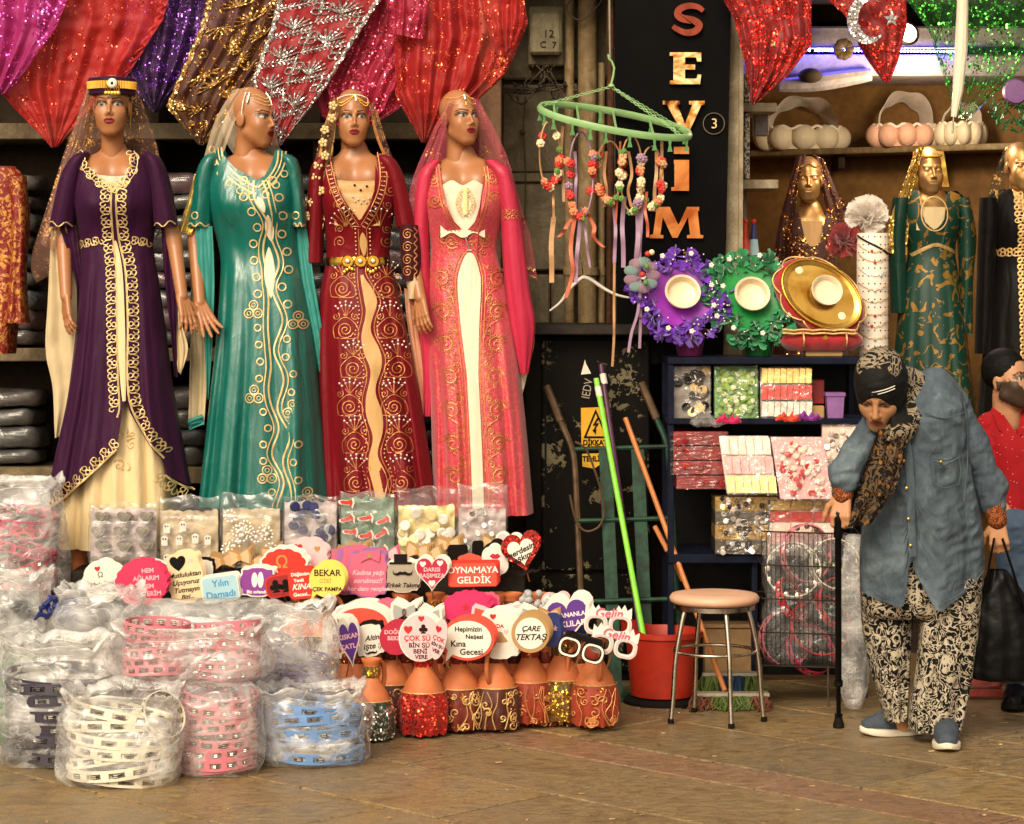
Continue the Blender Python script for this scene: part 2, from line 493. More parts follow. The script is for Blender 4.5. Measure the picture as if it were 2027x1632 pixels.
def head_shape(S, M, old=0.0, man=0.0, ears=True, s=1.0):
    e = lambda c, r, k=.01, sub=False: S.ell(c, tuple(x * s for x in r), k * s, sub, M)
    c_ = lambda a, b, ra, rb, k=.008, sub=False: S.cap(a, b, ra * s, rb * s, k * s, sub, M)
    e((0, .018, .036), (.069, .092, .084))
    e((0, -.022, -.026), (.053 + .010 * man, .062, .090), .03)
    e((0, -.058, -.100), (.022 + .012 * man, .022, .017 + .004 * man), .03)
    for sx in (-1, 1):
        if not old: e((sx * .029, -.044, -.064), (.024, .026, .030), .035)
        e((sx * .036, -.055, -.030), (.020, .020, .020 + .004 * old), .035)
        c_((sx * (.044 + .010 * man), -.008, -.066), (sx * .015, -.06, -.103), .012 + .008 * man, .010, .03)
        e((sx * .031, -.0955, .000), (.019, .018, .012), .012, True)
        e((sx * .031, -.0675, -.001), (.015, .0145, .0125), .004)
        if ears: e((sx * .071, .014, -.012), (.008, .020, .031), .006)
        c_((sx * .012, -.0800, .017), (sx * .046, -.065, .019), .0045 + .003 * man, .003, .014)
    c_((0, -.078, .012), (0, -.1015, -.032), .0055, .0068 + .0045 * max(man, old), .010)
    for sx in (-1, 1): e((sx * .0085, -.090, -.0375), (.0068, .009, .0058), .007)
    e((0, -.072, -.062), (.028, .017, .022), .024)
    c_((-.017, -.0835, -.0585), (.017, -.0835, -.0585), .0042, .0042, .005)
    e((0, -.0885, -.0575), (.009, .004, .0042), .004)
    c_((-.013, -.083, -.0705), (.013, -.083, -.0705), .0056, .0056, .005)
    c_((-.021, -.094, -.0642), (.021, -.094, -.0642), .0022, .0022, .004, True)
    if old:
        for sx in (-1, 1): c_((sx * .022, -.098, -.036), (sx * .034, -.083, -.07), .0035, .0035, .006, True)
def head_paint(L, skin, lips, brow, man=0, eyec=(.12, .28, .26), white=(.50, .46, .40)):
    """L: points in the head frame -> colour"""
    x, y, z = np.abs(L[:, 0]), L[:, 1], L[:, 2]
    C = np.tile(np.array([*skin, 1.0]), (len(L), 1))
    front = y < -.045
    def m(mask, c): C[mask & front] = (*c, 1)
    ex = (x - .031) / .0165; ez = (z + .001) / .0066
    rr = ex ** 2 + ez ** 2
    m((((x - .032) / .024) ** 2 + ((z - .003) / .0125) ** 2 < 1) & (z > -.004), tuple(c * .30 for c in skin))
    m(rr < .85, white)
    m(((x - .031) / .0072) ** 2 + ((z + .0005) / .0072) ** 2 < 1, eyec)
    m(((x - .031) / .0035) ** 2 + ((z + .0005) / .0035) ** 2 < 1, (.01, .01, .01))
    m((rr > .75) & (rr < 1.65) & (z > .0015), (.015, .01, .008))
    bz = .0185 + .007 * np.clip((x - .010) / .028, 0, 1) - .010 * np.clip((x - .038) / .016, 0, 1)
    m((x > .010) & (x < .054) & (np.abs(z - bz) < (.0042 + .002 * man) * (1.15 - x / .06)), brow)
    lz = z + .0642
    up = .0098 - .004 * np.clip(x / .023, 0, 1) * 1 - .002 * (x < .003)
    m((x < .0215) & (lz > -.0145 * np.sqrt(np.clip(1 - (x / .0215) ** 2, 0, 1))) & (lz < up * np.sqrt(np.clip(1 - (x / .0215) ** 2, 0, 1)) * 1.3) & (y < -.066), lips)
    m((x < .020) & (np.abs(lz) < .0012) & (y < -.06), tuple(c * .35 for c in lips))
    return C
def to_local(V, M):
    I = np.array(M.inverted()); return V @ I[:3, :3].T + I[:3, 3]
def hand_caps(W, dr, nr, side, size=.175, curl=(.25, .3, .3, .35), thumb=.5, spread=.10):
    """capsules of a hand: W wrist, dr along the fingers, nr out of the palm (fingers bend that way), side=+1/-1 thumb side"""
    W = Vector(W); dr = Vector(dr).normalized(); nr = Vector(nr); nr = (nr - dr * nr.dot(dr)).normalized()
    la = dr.cross(nr).normalized() * side
    s = size / .18; caps = []
    for k, o in enumerate((.026, .009, -.009, -.025)):
        caps.append((W + la * o * .55 * s, W + dr * .082 * s + la * o * s, .014 * s, .011 * s))
    for k, (o, ln) in enumerate(((.027, .068), (.009, .078), (-.009, .073), (-.026, .058))):
        p = W + dr * .085 * s + la * o * s
        a = curl[k] if k < len(curl) else curl[-1]
        dd = (dr + la * spread * (1.4 - k) * .8).normalized(); ang = a * .6
        for j, fr in enumerate((.45, .30, .25)):
            ax = dd.cross(nr).normalized()
            v = (Matrix.Rotation(ang, 3, ax) @ dd)
            q = p + v * ln * fr * s
            caps.append((p, q, (.0090 - .0012 * j) * s, (.0082 - .0014 * j) * s)); p = q; ang += a
    p = W + dr * .022 * s + la * .022 * s
    v1 = (la * .75 + dr * .75 + nr * .35 * thumb).normalized()
    q = p + v1 * .040 * s; caps.append((p, q, .013 * s, .0105 * s))
    v2 = (la * .35 + dr * 1.0 + nr * .55 * thumb).normalized()
    q2 = q + v2 * .032 * s; caps.append((q, q2, .0102 * s, .009 * s))
    caps.append((q2, q2 + (v2 + nr * .15).normalized() * .024 * s, .009 * s, .0068 * s))
    return caps
def caps_mesh(caps, h, k=.006, extra=None):
    pts = [Vector(c[i]) for c in caps for i in (0, 1)]; m = max(max(c[2], c[3]) for c in caps) + 3 * h + k
    lo = [min(p[i] for p in pts) - m for i in range(3)]; hi = [max(p[i] for p in pts) + m for i in range(3)]
    S = SDF(lo, hi, h)
    for c in caps: S.cap(c[0], c[1], c[2], c[3], c[4] if len(c) > 4 else k)
    if extra: extra(S)
    return S.mesh()

# ------------------------------------------------------------------ cloth
class Garment:
    """a hanging tube of cloth. rows: (row, xl, xr, half thickness[, y offset]) in photo columns/rows at distance d"""
    def __init__(s, d, rows, fold=0.0, nf=7, ph=0.0, pw=2.3, hem=None, fstart=.25, seed=0, sm=True, bumps=()):
        s.bumps = bumps; s.uc = 9 if len(bumps) == 0 else .05
        s.d = d; s.nf = nf; s.ph = ph; s.fold = fold; s.pw = pw; s.hem = hem; s.fs = fstart; s.seed = seed
        rows = [r if len(r) > 4 else (*r, 0.0) for r in rows]
        s.rows = cr(rows, 6) if sm else rows
        s.r0, s.r1 = rows[0][0], rows[-1][0]
    def ht(s, r): return np.clip(((r - s.r0) / (s.r1 - s.r0) - s.fs) / (1 - s.fs), 0, 1)
    def off(s, u, r):
        b = 0.0
        for (bu, br, su, sr, am) in s.bumps: b -= am * math.exp(-((u - bu) / su) ** 2 - ((r - br) / sr) ** 2)
        a = s.fold * float(s.ht(r)) * (.3 + .7 * min(1, max(0, (abs(u - s.uc) - .2) / .3)))
        if a == 0: return b
        return b + a * ((1 - 2 * abs(math.sin(s.nf * u * .95 + s.ph + .5 * math.sin(r * .004 + s.seed) + .4 * math.sin(u * 3 + s.seed)))) + .35 * math.sin(s.nf * u * 4.1 + s.ph * 2.3 + r * .005))
    def xz(s, x, r): return (x - CX) / F * s.d, CH + (HZ - r) / F * s.d
    def front_y(s, x, r):
        xl, xr, ty, yo = pl(s.rows, r)
        u = max(-1, min(1, (x - (xl + xr) / 2) / max(1, (xr - xl) / 2)))
        return s.d + yo - ty * (1 - abs(u) ** s.pw) ** (1 / s.pw) + s.off(u, r)
    def on(s, x, r, up=.004):
        X, Z = s.xz(x, r); return Vector((X, s.front_y(x, r) - up, Z))
    def mesh(s, nth=72, nv=70, wr=0.0):
        m = MB()
        def fn(a, v):
            th = a * 2 * math.pi; c, sn = math.cos(th), math.sin(th)
            uu = math.copysign(abs(c) ** (2 / s.pw), c); yy = math.copysign(abs(sn) ** (2 / s.pw), sn)
            r1 = s.r1
            if s.hem:
                r1 = s.r1b(uu, yy)
            r = s.r0 + (r1 - s.r0) * v
            xl, xr, ty, yo = pl(s.rows, r)
            x = (xl + xr) / 2 + uu * (xr - xl) / 2
            X, Z = s.xz(x, r)
            o = s.off(uu, r)
            if wr: o += wr * (.9 * mnoise.noise(Vector((X * 5 + Z * 3, th, Z * 4 + s.seed))) + .7 * abs(mnoise.noise(Vector((X * 9 - Z * 7, th * 1.3, Z * 15 + X * 8 + s.seed)))) + .35 * abs(mnoise.noise(Vector((X * 16 + Z * 8, th, Z * 30 - X * 14 + s.seed)))))
            return (X, s.d + yo - ty * yy + o * (1 if yy > -.3 else .3), Z)
        m.grid(nth, nv, fn, True)
        return m
    def r1b(s, u, yy):
        if yy < 0: return s.hem_back
        lo, hi = s.r0, s.r1
        r = s.r1
        for _ in range(14):
            xl, xr, _t, _y = pl(s.rows, r)
            r = .5 * r + .5 * s.hem((xl + xr) / 2 + u * (xr - xl) / 2)
        return r
    hem_back = 1000
def ribbon(mb, pts, w, on, lift=.0008):
    """raised cord or flat band along photo points pts on the surface on(x, r)"""
    n = len(pts); vs = []
    W = w if isinstance(w, (list, tuple)) else [w * (.8 if w < 6 else 1)] * n
    for i in range(n):
        a = pts[max(0, i - 1)]; b = pts[min(n - 1, i + 1)]
        dx, dr = b[0] - a[0], b[1] - a[1]; L = math.hypot(dx, dr) or 1
        nx, nr = -dr / L * W[i] / 2, dx / L * W[i] / 2
        x, r = pts[i][:2]
        p, q, c = on(x + nx, r + nr), on(x - nx, r - nr), on(x, r)
        c = Vector((c.x, min(c.y, (p.y + q.y) / 2) - lift, c.z))
        vs += [p, c, q]
    fs = []
    for i in range(n - 1):
        for k in (0, 1): fs.append((3 * i + k, 3 * i + k + 1, 3 * i + k + 4, 3 * i + k + 3))
    mb.add(vs, fs)
def spiral(cx, cy, r, turns, a0=0, cw=1, n=None, r0=.08):
    n = n or max(8, int(turns * 14)); out = []
    for i in range(n + 1):
        t = i / n; a = math.radians(a0) + cw * 2 * math.pi * turns * (1 - t); rr = r * (r0 + (1 - r0) * (1 - t))
        out.append((cx + rr * math.cos(a), cy + rr * math.sin(a)))
    return out
def circ(cx, cy, r, n=12, ry=None, a0=0): return [(cx + r * math.cos(a0 + 2 * math.pi * i / n), cy + (ry or r) * math.sin(a0 + 2 * math.pi * i / n)) for i in range(n + 1)]
def dots(mb, pts, r, on, n=6):
    for x, y in pts:
        c = on(x, y); mb.ball(c, (r, r * .6, r), n, 4)
def along(pts, step):
    """points every step along a polyline, with direction"""
    out = []; acc = 0
    for a, b in zip(pts, pts[1:]):
        L = math.hypot(b[0] - a[0], b[1] - a[1])
        while acc < L:
            t = acc / L; out.append((lerp(a[0], b[0], t), lerp(a[1], b[1], t), math.atan2(b[1] - a[1], b[0] - a[0]))); acc += step
        acc -= L
    return out
class Sheet:
    """hanging cloth between a left and a right edge (photo points), folded in depth"""
    def __init__(s, L, R, d, amp=.03, nf=5, ph=0.0, grow=0.0, seed=0, bow=0.0, scal=0.0, crump=.006, dd=0.0, lin=False):
        s.L = cr(L, 8) if len(L) > 2 and not lin else L; s.R = cr(R, 8) if len(R) > 2 and not lin else R
        s.d, s.amp, s.nf, s.ph, s.grow, s.seed, s.bow, s.scal, s.cp, s.dd = d, amp, nf, ph, grow, seed, bow, scal, crump, dd
    @staticmethod
    def at(pts, t):
        k = t * (len(pts) - 1); i = min(int(k), len(pts) - 2); f = k - i
        return [lerp(pts[i][j], pts[i + 1][j], f) for j in (0, 1)]
    def pos(s, u, v, up=0.0):
        a, b = s.at(s.L, v), s.at(s.R, v)
        x, r = lerp(a[0], b[0], u), lerp(a[1], b[1], u)
        r += s.bow * math.sin(math.pi * u) * v
        if s.scal: r += s.scal * abs(math.sin(u * 40)) * (v > .98)
        A = s.amp * (1 + s.grow * v)
        y = A * (.45 * math.sin(2 * math.pi * s.nf * u + s.ph + 1.6 * math.sin(3 * v + s.seed)) + 1.5 * mnoise.noise(Vector((u * s.nf * 1.3 + s.seed * 3.7, v * 1.1, s.ph))) + .5 * mnoise.noise(Vector((u * s.nf * 3.4, v * 1.6 + s.seed, 5))))
        q = Vector((x * .02, r * .02, s.seed))
        y += s.cp * mnoise.noise(q * 1.3) + s.cp * .5 * mnoise.noise(q * 3.1)
        p = P(x, r, s.d); return Vector((p.x, s.d + y - up + s.dd * v, p.z))
    def mesh(s, nu=60, nv=40):
        return MB().grid(nu, nv, lambda u, v: s.pos(u, v))
    def on(s, wpx, hpx):
        """surface map for ornaments drawn in a (0..wpx, 0..hpx) field"""
        return lambda x, r: s.pos(min(1, max(0, x / wpx)), min(1, max(0, r / hpx)), .005)
# ------------------------------------------------------------------ lettering
_fc = {}
def text_mesh(body, size, mat, ext=.0008, bold=0.0, shear=0.0, align='CENTER', sx=1.0, lead=1.0):
    key = (body, size, mat, ext, bold, shear, sx)
    if key in _fc: return _fc[key]
    cu = bpy.data.curves.new('lettering', 'FONT'); cu.body = body; cu.size = size; cu.align_x = align; cu.align_y = 'CENTER'
    cu.extrude = ext; cu.offset = bold; cu.shear = shear; cu.resolution_u = 3; cu.space_line = lead
    o = bpy.data.objects.new('tmp', cu); COL.objects.link(o)
    dg = bpy.context.evaluated_depsgraph_get(); dg.update()
    me = bpy.data.meshes.new_from_object(o.evaluated_get(dg))
    bpy.data.objects.remove(o); bpy.data.curves.remove(cu)
    me.materials.clear(); me.materials.append(MAT[mat])
    me.transform(Matrix.Rotation(math.pi / 2, 4, 'X') @ Matrix.Diagonal((sx, 1, 1, 1)))
    _fc[key] = me
    return me
# ------------------------------------------------------------------ materials of the place
def stone(name, cols, rough=(.30, .62), k2=1.0):
    k = NT(name)
    oi = k.n('ObjectInfo')
    n1 = k.noise(3.2, 6, .62, .8); n2 = k.noise(16, 5, .65, .6, st=(1, 2.2, 1)); n3 = k.noise(90, 3, .6)
    c = k.ramp(n1.outputs[0], [(.30, cols[0]), (.47, cols[1]), (.60, cols[2]), (.74, cols[3])])
    c = k.mix(.75, c, k.ramp(n2.outputs[0], [(.30, (.28, .25, .22)), (.50, (.85, .82, .78)), (.72, (1.25, 1.2, 1.1))]), 'MULTIPLY')
    c = k.mix(.6, c, k.ramp(n3.outputs[0], [(.35, (.55, .53, .5)), (.65, (1.25, 1.22, 1.18))]), 'MULTIPLY')
    c = k.mix(.8, c, k.ramp(oi.outputs['Random'], [(0, (.84, .84, .85)), (.5, (1, .98, .95)), (1, (1.12, 1.08, 1.0))]), 'MULTIPLY')
    # dark scuffs and spat gum
    n4 = k.noise(7, 6, .7, 2.2, st=(1.6, .5, 1))
    c = k.mix(k.ramp(n4.outputs[0], [(.60, (0, 0, 0)), (.70, (.75, .75, .75))]), c, tuple(x * .25 for x in cols[1]))
    c = k.mix(1.0, c, (1.3, 1.3, 1.32), 'MULTIPLY')
    k.set(color=c, rough=k.ramp(n2.outputs[0], [(.3, (rough[0],) * 3), (.7, (rough[1],) * 3)]), spec=.45)
    h = k.math('ADD', k.math('MULTIPLY', n2.outputs[0], 1.0), k.math('MULTIPLY', n3.outputs[0], .35))
    k.bump(h, .45, .006)
stone('slab_brown', [hexc('66563e'), hexc('7f6c4d'), hexc('78694f'), hexc('8f7852')])
stone('slab_ochre', [hexc('6f5c42'), hexc('88724c'), hexc('7d6f56'), hexc('957f5c')])
stone('slab_red', [hexc('745a46'), hexc('84674f'), hexc('7d6550'), hexc('8f7358')])
plain('grout', '3a2c1e', .8, var=.4, scale=9)
def dirty(name, base, dirt, amt=.5, scale=6, rough=.75, bump=.3, streak=True):
    k = NT(name); base = hexc(base); dirt = hexc(dirt)
    n1 = k.noise(scale, 6, .65, .7); n2 = k.noise(scale * 3, 5, .6, .4, st=(1, 1, .18) if streak else None); n3 = k.noise(scale * 14, 3)
    c = k.mix(k.ramp(n1.outputs[0], [(.5 - amt * .3, (1, 1, 1)), (.78 - amt * .1, (0, 0, 0))]), base, dirt)
    c = k.mix(.55, c, k.ramp(n2.outputs[0], [(.3, (.5, .48, .45)), (.6, (1.1, 1.08, 1.05))]), 'MULTIPLY')
    c = k.mix(.4, c, k.ramp(n3.outputs[0], [(.35, (.6, .6, .6)), (.65, (1.2, 1.2, 1.2))]), 'MULTIPLY')
    k.set(color=c, rough=rough, spec=.08 if max(base) < .03 else .25)
    k.bump(k.math('ADD', n1.outputs[0], k.math('MULTIPLY', n3.outputs[0], .4)), bump, .006)
    return k
dirty('wall_block', '8f8268', '665a46', .45)
dirty('pipe_paint', 'ab956e', '7d6644', .4, 10, .55)
dirty('post_rust', '6a3f22', '2e2015', .7, 20)
dirty('pilaster', 'c89a78', '8e6d54', .35, 5)
dirty('meter_box', '9a8e72', '756a50', .4, 12, .6)
dirty('shelf_paint', '9b8868', '6b5a40', .4, 9, .5)
dirty('cabinet_black', '0e0d0a', '1e1810', .5, 8, .45)
dirty('cabinet_top', '3b2f22', '171310', .5, 9, .6)
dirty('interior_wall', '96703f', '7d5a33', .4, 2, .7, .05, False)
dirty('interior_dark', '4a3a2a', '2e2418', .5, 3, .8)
dirty('soffit', 'a89fa4', '8c8488', .3, 4, .6, .1)
dirty('frame_white', 'bdae93', '8f8064', .3, 8, .45, .1)
plain('sign_black', '060505', .5, var=.4, scale=7, spec=.06)
plain('black_paint', '0d0c0c', .4, var=.5, scale=12)
plain('navy_metal', '141828', .35, var=.3)
plain('black_plastic', '0c0b0b', .45, var=.3)
plain('wire_dark', '2b251d', .5, .6)
plain('cable', '4a3c2b', .7)
plain('cardboard', '8a6b45', .8, bump=.3)
plain('white_plastic', 'e2d9c8', .35, var=.06)
plain('cream_plastic', 'e6d3b0', .4, var=.05)
plain('mint', '8fb878', .4, var=.1)
plain('mint_dark', '4f8a46', .4)
plain('steel', 'b8ac9a', .22, 1.0, var=.1)
plain('steel_dark', '6d6253', .35, .9)
plain('gold_metal', 'd8a544', .25, 1.0, var=.2)
plain('gold_thread', 'd9b070', .42, .45, var=.25, scale=60)
plain('gold_pale', 'e0c184', .4, .35, var=.2, scale=60)
plain('copper_thread', 'd08a52', .42, .45, var=.25, scale=60)
plain('silver_thread', 'dcd2c6', .3, .7, var=.2)
plain('pearl', 'efe6d6', .25, 0, var=.05, coat=.5)
plain('crystal', 'f3efe8', .08, .6, var=.05)
plain('ink', '14110f', .6)
plain('ink_dark', '241d1a', .6)
plain('ink_white', 'f3ece0', .6, var=.03)
plain('ink_red', 'c01f2a', .6)
plain('ink_blue', '3f8fc0', .6)
plain('ink_pink', 'f2b8bd', .6)
plain('ink_gold', 'b98b43', .5)
for _n, _c in (('card_white', 'ece3d4'), ('card_pink', 'e0305a'), ('card_palepink', 'eebfbf'), ('card_cream', 'f0d2a4'), ('card_sky', 'a9cfd8'), ('card_purple', '8a3a92'), ('card_red', 'd3301f'),
               ('card_yellow', 'f0d45e'), ('card_rose', 'd4627e'), ('card_lilac', 'a0679e'), ('card_grey', 'a89c88'), ('card_crimson', 'b81d3c'), ('card_orange', 'e0503c'), ('card_black', '1a1613'),
               ('card_violet', '5a2f86'), ('card_magenta', 'd22b63'), ('card_tan', 'b08a56'), ('card_navy', '27306e'), ('card_beige', 'd9b184'), ('card_silver', 'a9aaa6'), ('card_dred', '9d1f1f')):
    plain(_n, _c, .42, var=.05, scale=30)
plain('terracotta', 'c9713f', .62, var=.14, scale=14, bump=.2)
plain('vinyl_tan', 'd8a98a', .45, var=.08, scale=9, bump=.15, bscale=300)
plain('bucket_red', 'a82a18', .42, var=.12)
plain('stick_green', '86d63a', .4, var=.1)
plain('stick_violet', '4a2340', .4)
plain('stick_orange', 'c0743a', .5, var=.15)
dirty('truck_green', '1f5238', '16231a', .55, 18, .5, .2)
plain('rust_metal', '5a4530', .6, .5, var=.35)
plain('sign_yellow', 'e3a91d', .5, var=.12)
plain('tulle_purple', '6b25b0', .75, var=.3, scale=25, sheen=.5)
plain('tulle_green', '17864a', .75, var=.3, scale=25, sheen=.5)
plain('pot_purple', '64204e', .45)
plain('pot_green', '1d6a34', .45)
plain('pot_lilac', '8a5f96', .4)
plain('velvet_red', '9d0f12', .8, var=.3, scale=30, sheen=.6)
plain('rubber', '16130f', .7)
plain('flower_red', 'c8322a', .6, var=.2)
plain('flower_cream', 'e9d5a8', .6)
plain('flower_peach', 'e0875a', .6)
plain('leaf_green', '5d8a3a', .6, var=.3)
plain('ribbon_tan', 'c79a6c', .6, var=.15)
plain('ribbon_coral', 'cc6a4a', .55)
plain('ribbon_mauve', 'a07f96', .55)
plain('rope_tan', 'b98a5c', .8)
film('film_clear', milk=.05)
film('film_milky', milk=.19)
film('film_white', milk=.30)
film('film_flat', milk=.03, rough=.08, bscale=12)
k = NT('led_blue'); k.set(color=(.1, .1, .9), emit=(.12, .12, 1.0), estr=110.0)
k = NT('lamp_white'); k.set(color=(1, 1, 1), emit=(1, .93, .8), estr=9.0)

# ------------------------------------------------------------------ ground
g = MB(); g.add([(-150, -60, -.012), (150, -60, -.012), (150, 240, -.012), (-150, 240, -.012)], [(0, 1, 2, 3)])
pav = struct('pavement', g, 'grout', smooth=0)
def slab(u0, u1, v0, v1, mat):
    q = math.sqrt(.5); j = .0055
    m = MB(); M = Matrix(((q, q, 0, 0), (-q, q, 0, 0), (0, 0, 1, 0), (0, 0, 0, 1)))
    dz = ru(-.0015, .0015)
    m.box(u0 + j, u1 - j, v0 + j, v1 - j, -.06, dz, .004, M)
    o = obj('slab', m, mat, pav, 20); return o
def in_view(u0, u1, v0, v1):
    q = math.sqrt(.5); u, v = (u0 + u1) / 2, (v0 + v1) / 2
    x, y = q * (u + v), q * (v - u)
    return 6.6 < y < 11.0 and abs(x) < .26 * y + .5
vs_ = [(6.305, 6.565, 'r')]
v = 6.565
while v < 10: vs_.append((v, v + .52, 'n')); v += .52
v = 6.305
while v > 2.5: vs_.append((v - .52, v, 'n')); v -= .52
for i, (v0, v1, t) in enumerate(vs_):
    u = -11 + ru(0, .5)
    while u < 0:
        ln = ru(.85, 1.1) if t == 'r' else ru(.62, .9)
        if in_view(u, u + ln, v0, v1): slab(u, u + ln, v0, v1, 'slab_red' if t == 'r' else random.choice(['slab_brown', 'slab_brown', 'slab_ochre']))
        u += ln
lt = MB()
for _ in range(46):
    r_l, x_l = ru(1400, 1630), ru(20, 2010); d_l = GR(r_l); p_l = P(x_l, r_l, d_l); w_l = ru(.004, .011); a_l = ru(0, 3.1)
    lt.box(-w_l, w_l, -.003, .003, .002, .005, 0, Matrix.Translation((p_l.x, d_l, 0)) @ Matrix.Rotation(a_l, 4, 'Z'))
plain('litter', 'b59468', .8, var=.6, scale=3)
tag(obj('litter', lt, 'litter'), 'tiny scraps of paper and dry leaf on the paving', 'litter', kind='stuff')
def px_box(m, x0, x1, r0, r1, d0, d1, b=0.0):
    """box whose front face (at d0) spans the photo columns/rows"""
    a, c = P(x0, r1, d0), P(x1, r0, d0)
    return m.box(a.x, c.x, d0, d1, a.z, c.z, b)
# ------------------------------------------------------------------ shop shells
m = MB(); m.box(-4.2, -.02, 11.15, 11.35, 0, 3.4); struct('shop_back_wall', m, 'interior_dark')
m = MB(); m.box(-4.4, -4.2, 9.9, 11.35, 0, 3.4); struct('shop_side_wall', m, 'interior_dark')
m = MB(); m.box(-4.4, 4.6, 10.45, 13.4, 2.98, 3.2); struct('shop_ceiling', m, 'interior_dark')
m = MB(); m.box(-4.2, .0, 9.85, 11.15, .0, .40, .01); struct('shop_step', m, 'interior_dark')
m = MB(); px_box(m, 948, 992, -60, 1345, 10.5, 11.14, .006)
solo('pilaster', m, 'pilaster', 'pale pinkish pilaster beside the coral dress', 'pilaster')
# rendered block wall with the pipes
wall = thing('block_wall', 'grey-brown wall of large rendered blocks behind the pipes', 'wall', P(1100, 1340, 10.9))
m = MB(); m.box(P(992, 0, 10.93).x, P(1420, 0, 10.93).x, 10.93, 11.1, 0, 2.97); obj('wall_core', m, 'interior_dark', wall)
rws = [(-70, 158), (168, 342), (362, 536), (544, 720), (728, 900), (908, 1080), (1088, 1330)]
for i, (a, b) in enumerate(rws):
    xs = [993, 1128, 1225] if i % 2 == 0 else [993, 1090, 1225]
    if i in (1, 2): xs = [993, 1126, 1225]
    for x0, x1 in zip(xs, xs[1:]):
        m = MB(); px_box(m, x0 + 1.5, x1 - 1.5, a, b, 10.9 + ru(-.006, .006), 10.93, .008); obj('block', m, 'wall_block', wall)
m = MB(); px_box(m, 993, 1218, 343, 361, 10.885, 10.95, .006); obj('ledge', m, 'wall_block', wall)
# pipes
def vpipe(x, w, mat, d, label, top=-60, bot=1330):
    t = thing('drain_pipe', label, 'pipe', P(x, bot, d)); r = w / 2 / F * d
    m = MB(); m.tube([P(x, top, d), P(x, (top + bot) / 2, d), P(x, bot, d)], r, 16); obj('pipe', m, mat, t)
    for rr in (-10, 538, 980):
        if rr > top:
            m = MB(); c = P(x, rr, d); m.lathe([(r * 1.02, -.018), (r * 1.22, -.016), (r * 1.22, .016), (r * 1.02, .018)], 16, c, cap=False); obj('clip', m, mat, t)
vpipe(1163, 38, 'pipe_paint', 10.78, 'thick beige drain pipe running down beside the black sign')
vpipe(1127, 20, 'pipe_paint', 10.80, 'thin beige pipe left of the thick drain pipe')
vpipe(1190, 16, 'pipe_paint', 10.82, 'thin beige pipe right of the thick drain pipe', top=125)
m = MB(); m.tube([P(1208, -60, 10.62), P(1209, 300, 10.62), P(1206, 700, 10.62), P(1208, 1330, 10.62)], .016, 8)
solo('rusty_post', m, 'post_rust', 'rust-streaked post at the left edge of the black sign', 'post')
# meter box
t = thing('meter_box', 'grey metal meter box stencilled 12 C 7 on the wall', 'meter box', P(1078, 128, 10.8))
m = MB(); px_box(m, 1046, 1116, 12, 130, 10.80, 10.9, .006); obj('back_plate', m, 'meter_box', t)
m = MB(); px_box(m, 1049, 1112, 22, 108, 10.72, 10.80, .012); obj('cover', m, 'meter_box', t)
for tx, x, r, s in (('12', 1086, 68, .048), ('C', 1075, 89, .04), ('7', 1097, 90, .04)):
    p = P(x, r, 10.717); o = put('lettering', text_mesh(tx, s, 'ink_dark'), t); o.location = p - Vector((0, 0, 0))
    o.matrix_parent_inverse = Matrix.Translation(-t.location)
# cables
cab = thing('cable_bundle', 'tangle of brown cables looping below the meter box', 'cables', P(1080, 170, 10.78))
for i in range(9):
    a = (ru(1055, 1110), 130); b = (ru(990, 1030) if i < 5 else ru(1105, 1130), ru(160, 190)); s = ru(15, 50)
    pts = cr([a, ((a[0] + b[0]) / 2 + ru(-25, 25), max(a[1], b[1]) + s * .5), b], 8)
    m = MB(); m.tube([P(x, r, 10.77 + ru(-.02, .02)) for x, r in pts], .0035, 5); obj('cable', m, 'cable', cab)
for r in (178, 184, 181):
    m = MB(); m.tube([P(x, r + 4 * math.sin(x * .06 + r) - (x - 1000) * .06, 10.79) for x in range(990, 1145, 8)], .006, 5); obj('cable', m, 'cable', cab)
m = MB(); m.tube([P(x, r, 10.86) for x, r in cr([(1040, 190), (1036, 260), (1040, 340), (1038, 430), (1034, 440)], 6)], .003, 5); obj('cable', m, 'cable', cab)
m = MB(); m.ball(P(1034, 262, 10.86), .013); obj('cable_plug', m, 'rust_metal', cab)
m = MB(); m.ball(P(1036, 435, 10.86), .012); obj('cable_plug', m, 'ink_dark', cab)
m = MB(); m.tube([P(x, r, 10.7) for x, r in cr([(1135, -10), (1122, 20), (1150, 40), (1185, 10), (1200, -20)], 8)], .004, 5); obj('cable', m, 'cable', cab)
# ------------------------------------------------------------------ black sign
sg = thing('shop_sign', 'tall black sign board with stacked gold metal letters SEVİM', 'sign', P(1325, 705, 10.36))
m = MB()
_A = [P(1217, -60, 10.36), P(1449, -60, 10.36), P(1430, 720, 10.36), P(1222, 720, 10.36)]
m.prism([(p.x, p.z) for p in _A], 10.36, 10.44); obj('board', m, 'sign_black', sg)
k = NT('letter_gold'); n1 = k.noise(9, 3, .5, 1.5)
k.set(color=k.ramp(n1.outputs[0], [(.38, hexc('5a2d12')), (.5, hexc('c9812f')), (.62, hexc('eed79a'))]), metal=.75, rough=.22)
k.bump(k.noise(7, 3).outputs[0], .3, .03)
k = NT('letter_copper'); n1 = k.noise(7, 3, .5, 1.0)
k.set(color=k.ramp(n1.outputs[0], [(.35, hexc('431510')), (.6, hexc('94402a'))]), metal=.7, rough=.25)
k = NT('letter_orange'); n1 = k.noise(8, 3, .5, 1.0)
k.set(color=k.ramp(n1.outputs[0], [(.35, hexc('b5571f')), (.6, hexc('ef9a52'))]), metal=.7, rough=.22)
def letter(polys, mat, d=10.335):
    m = MB(); e = MB()
    for poly in polys:
        pts = [P(x, r, d) for x, r in poly]
        m.prism([(p.x, p.z) for p in pts], d, d + .025)
    o = obj('letter', m, mat, sg)
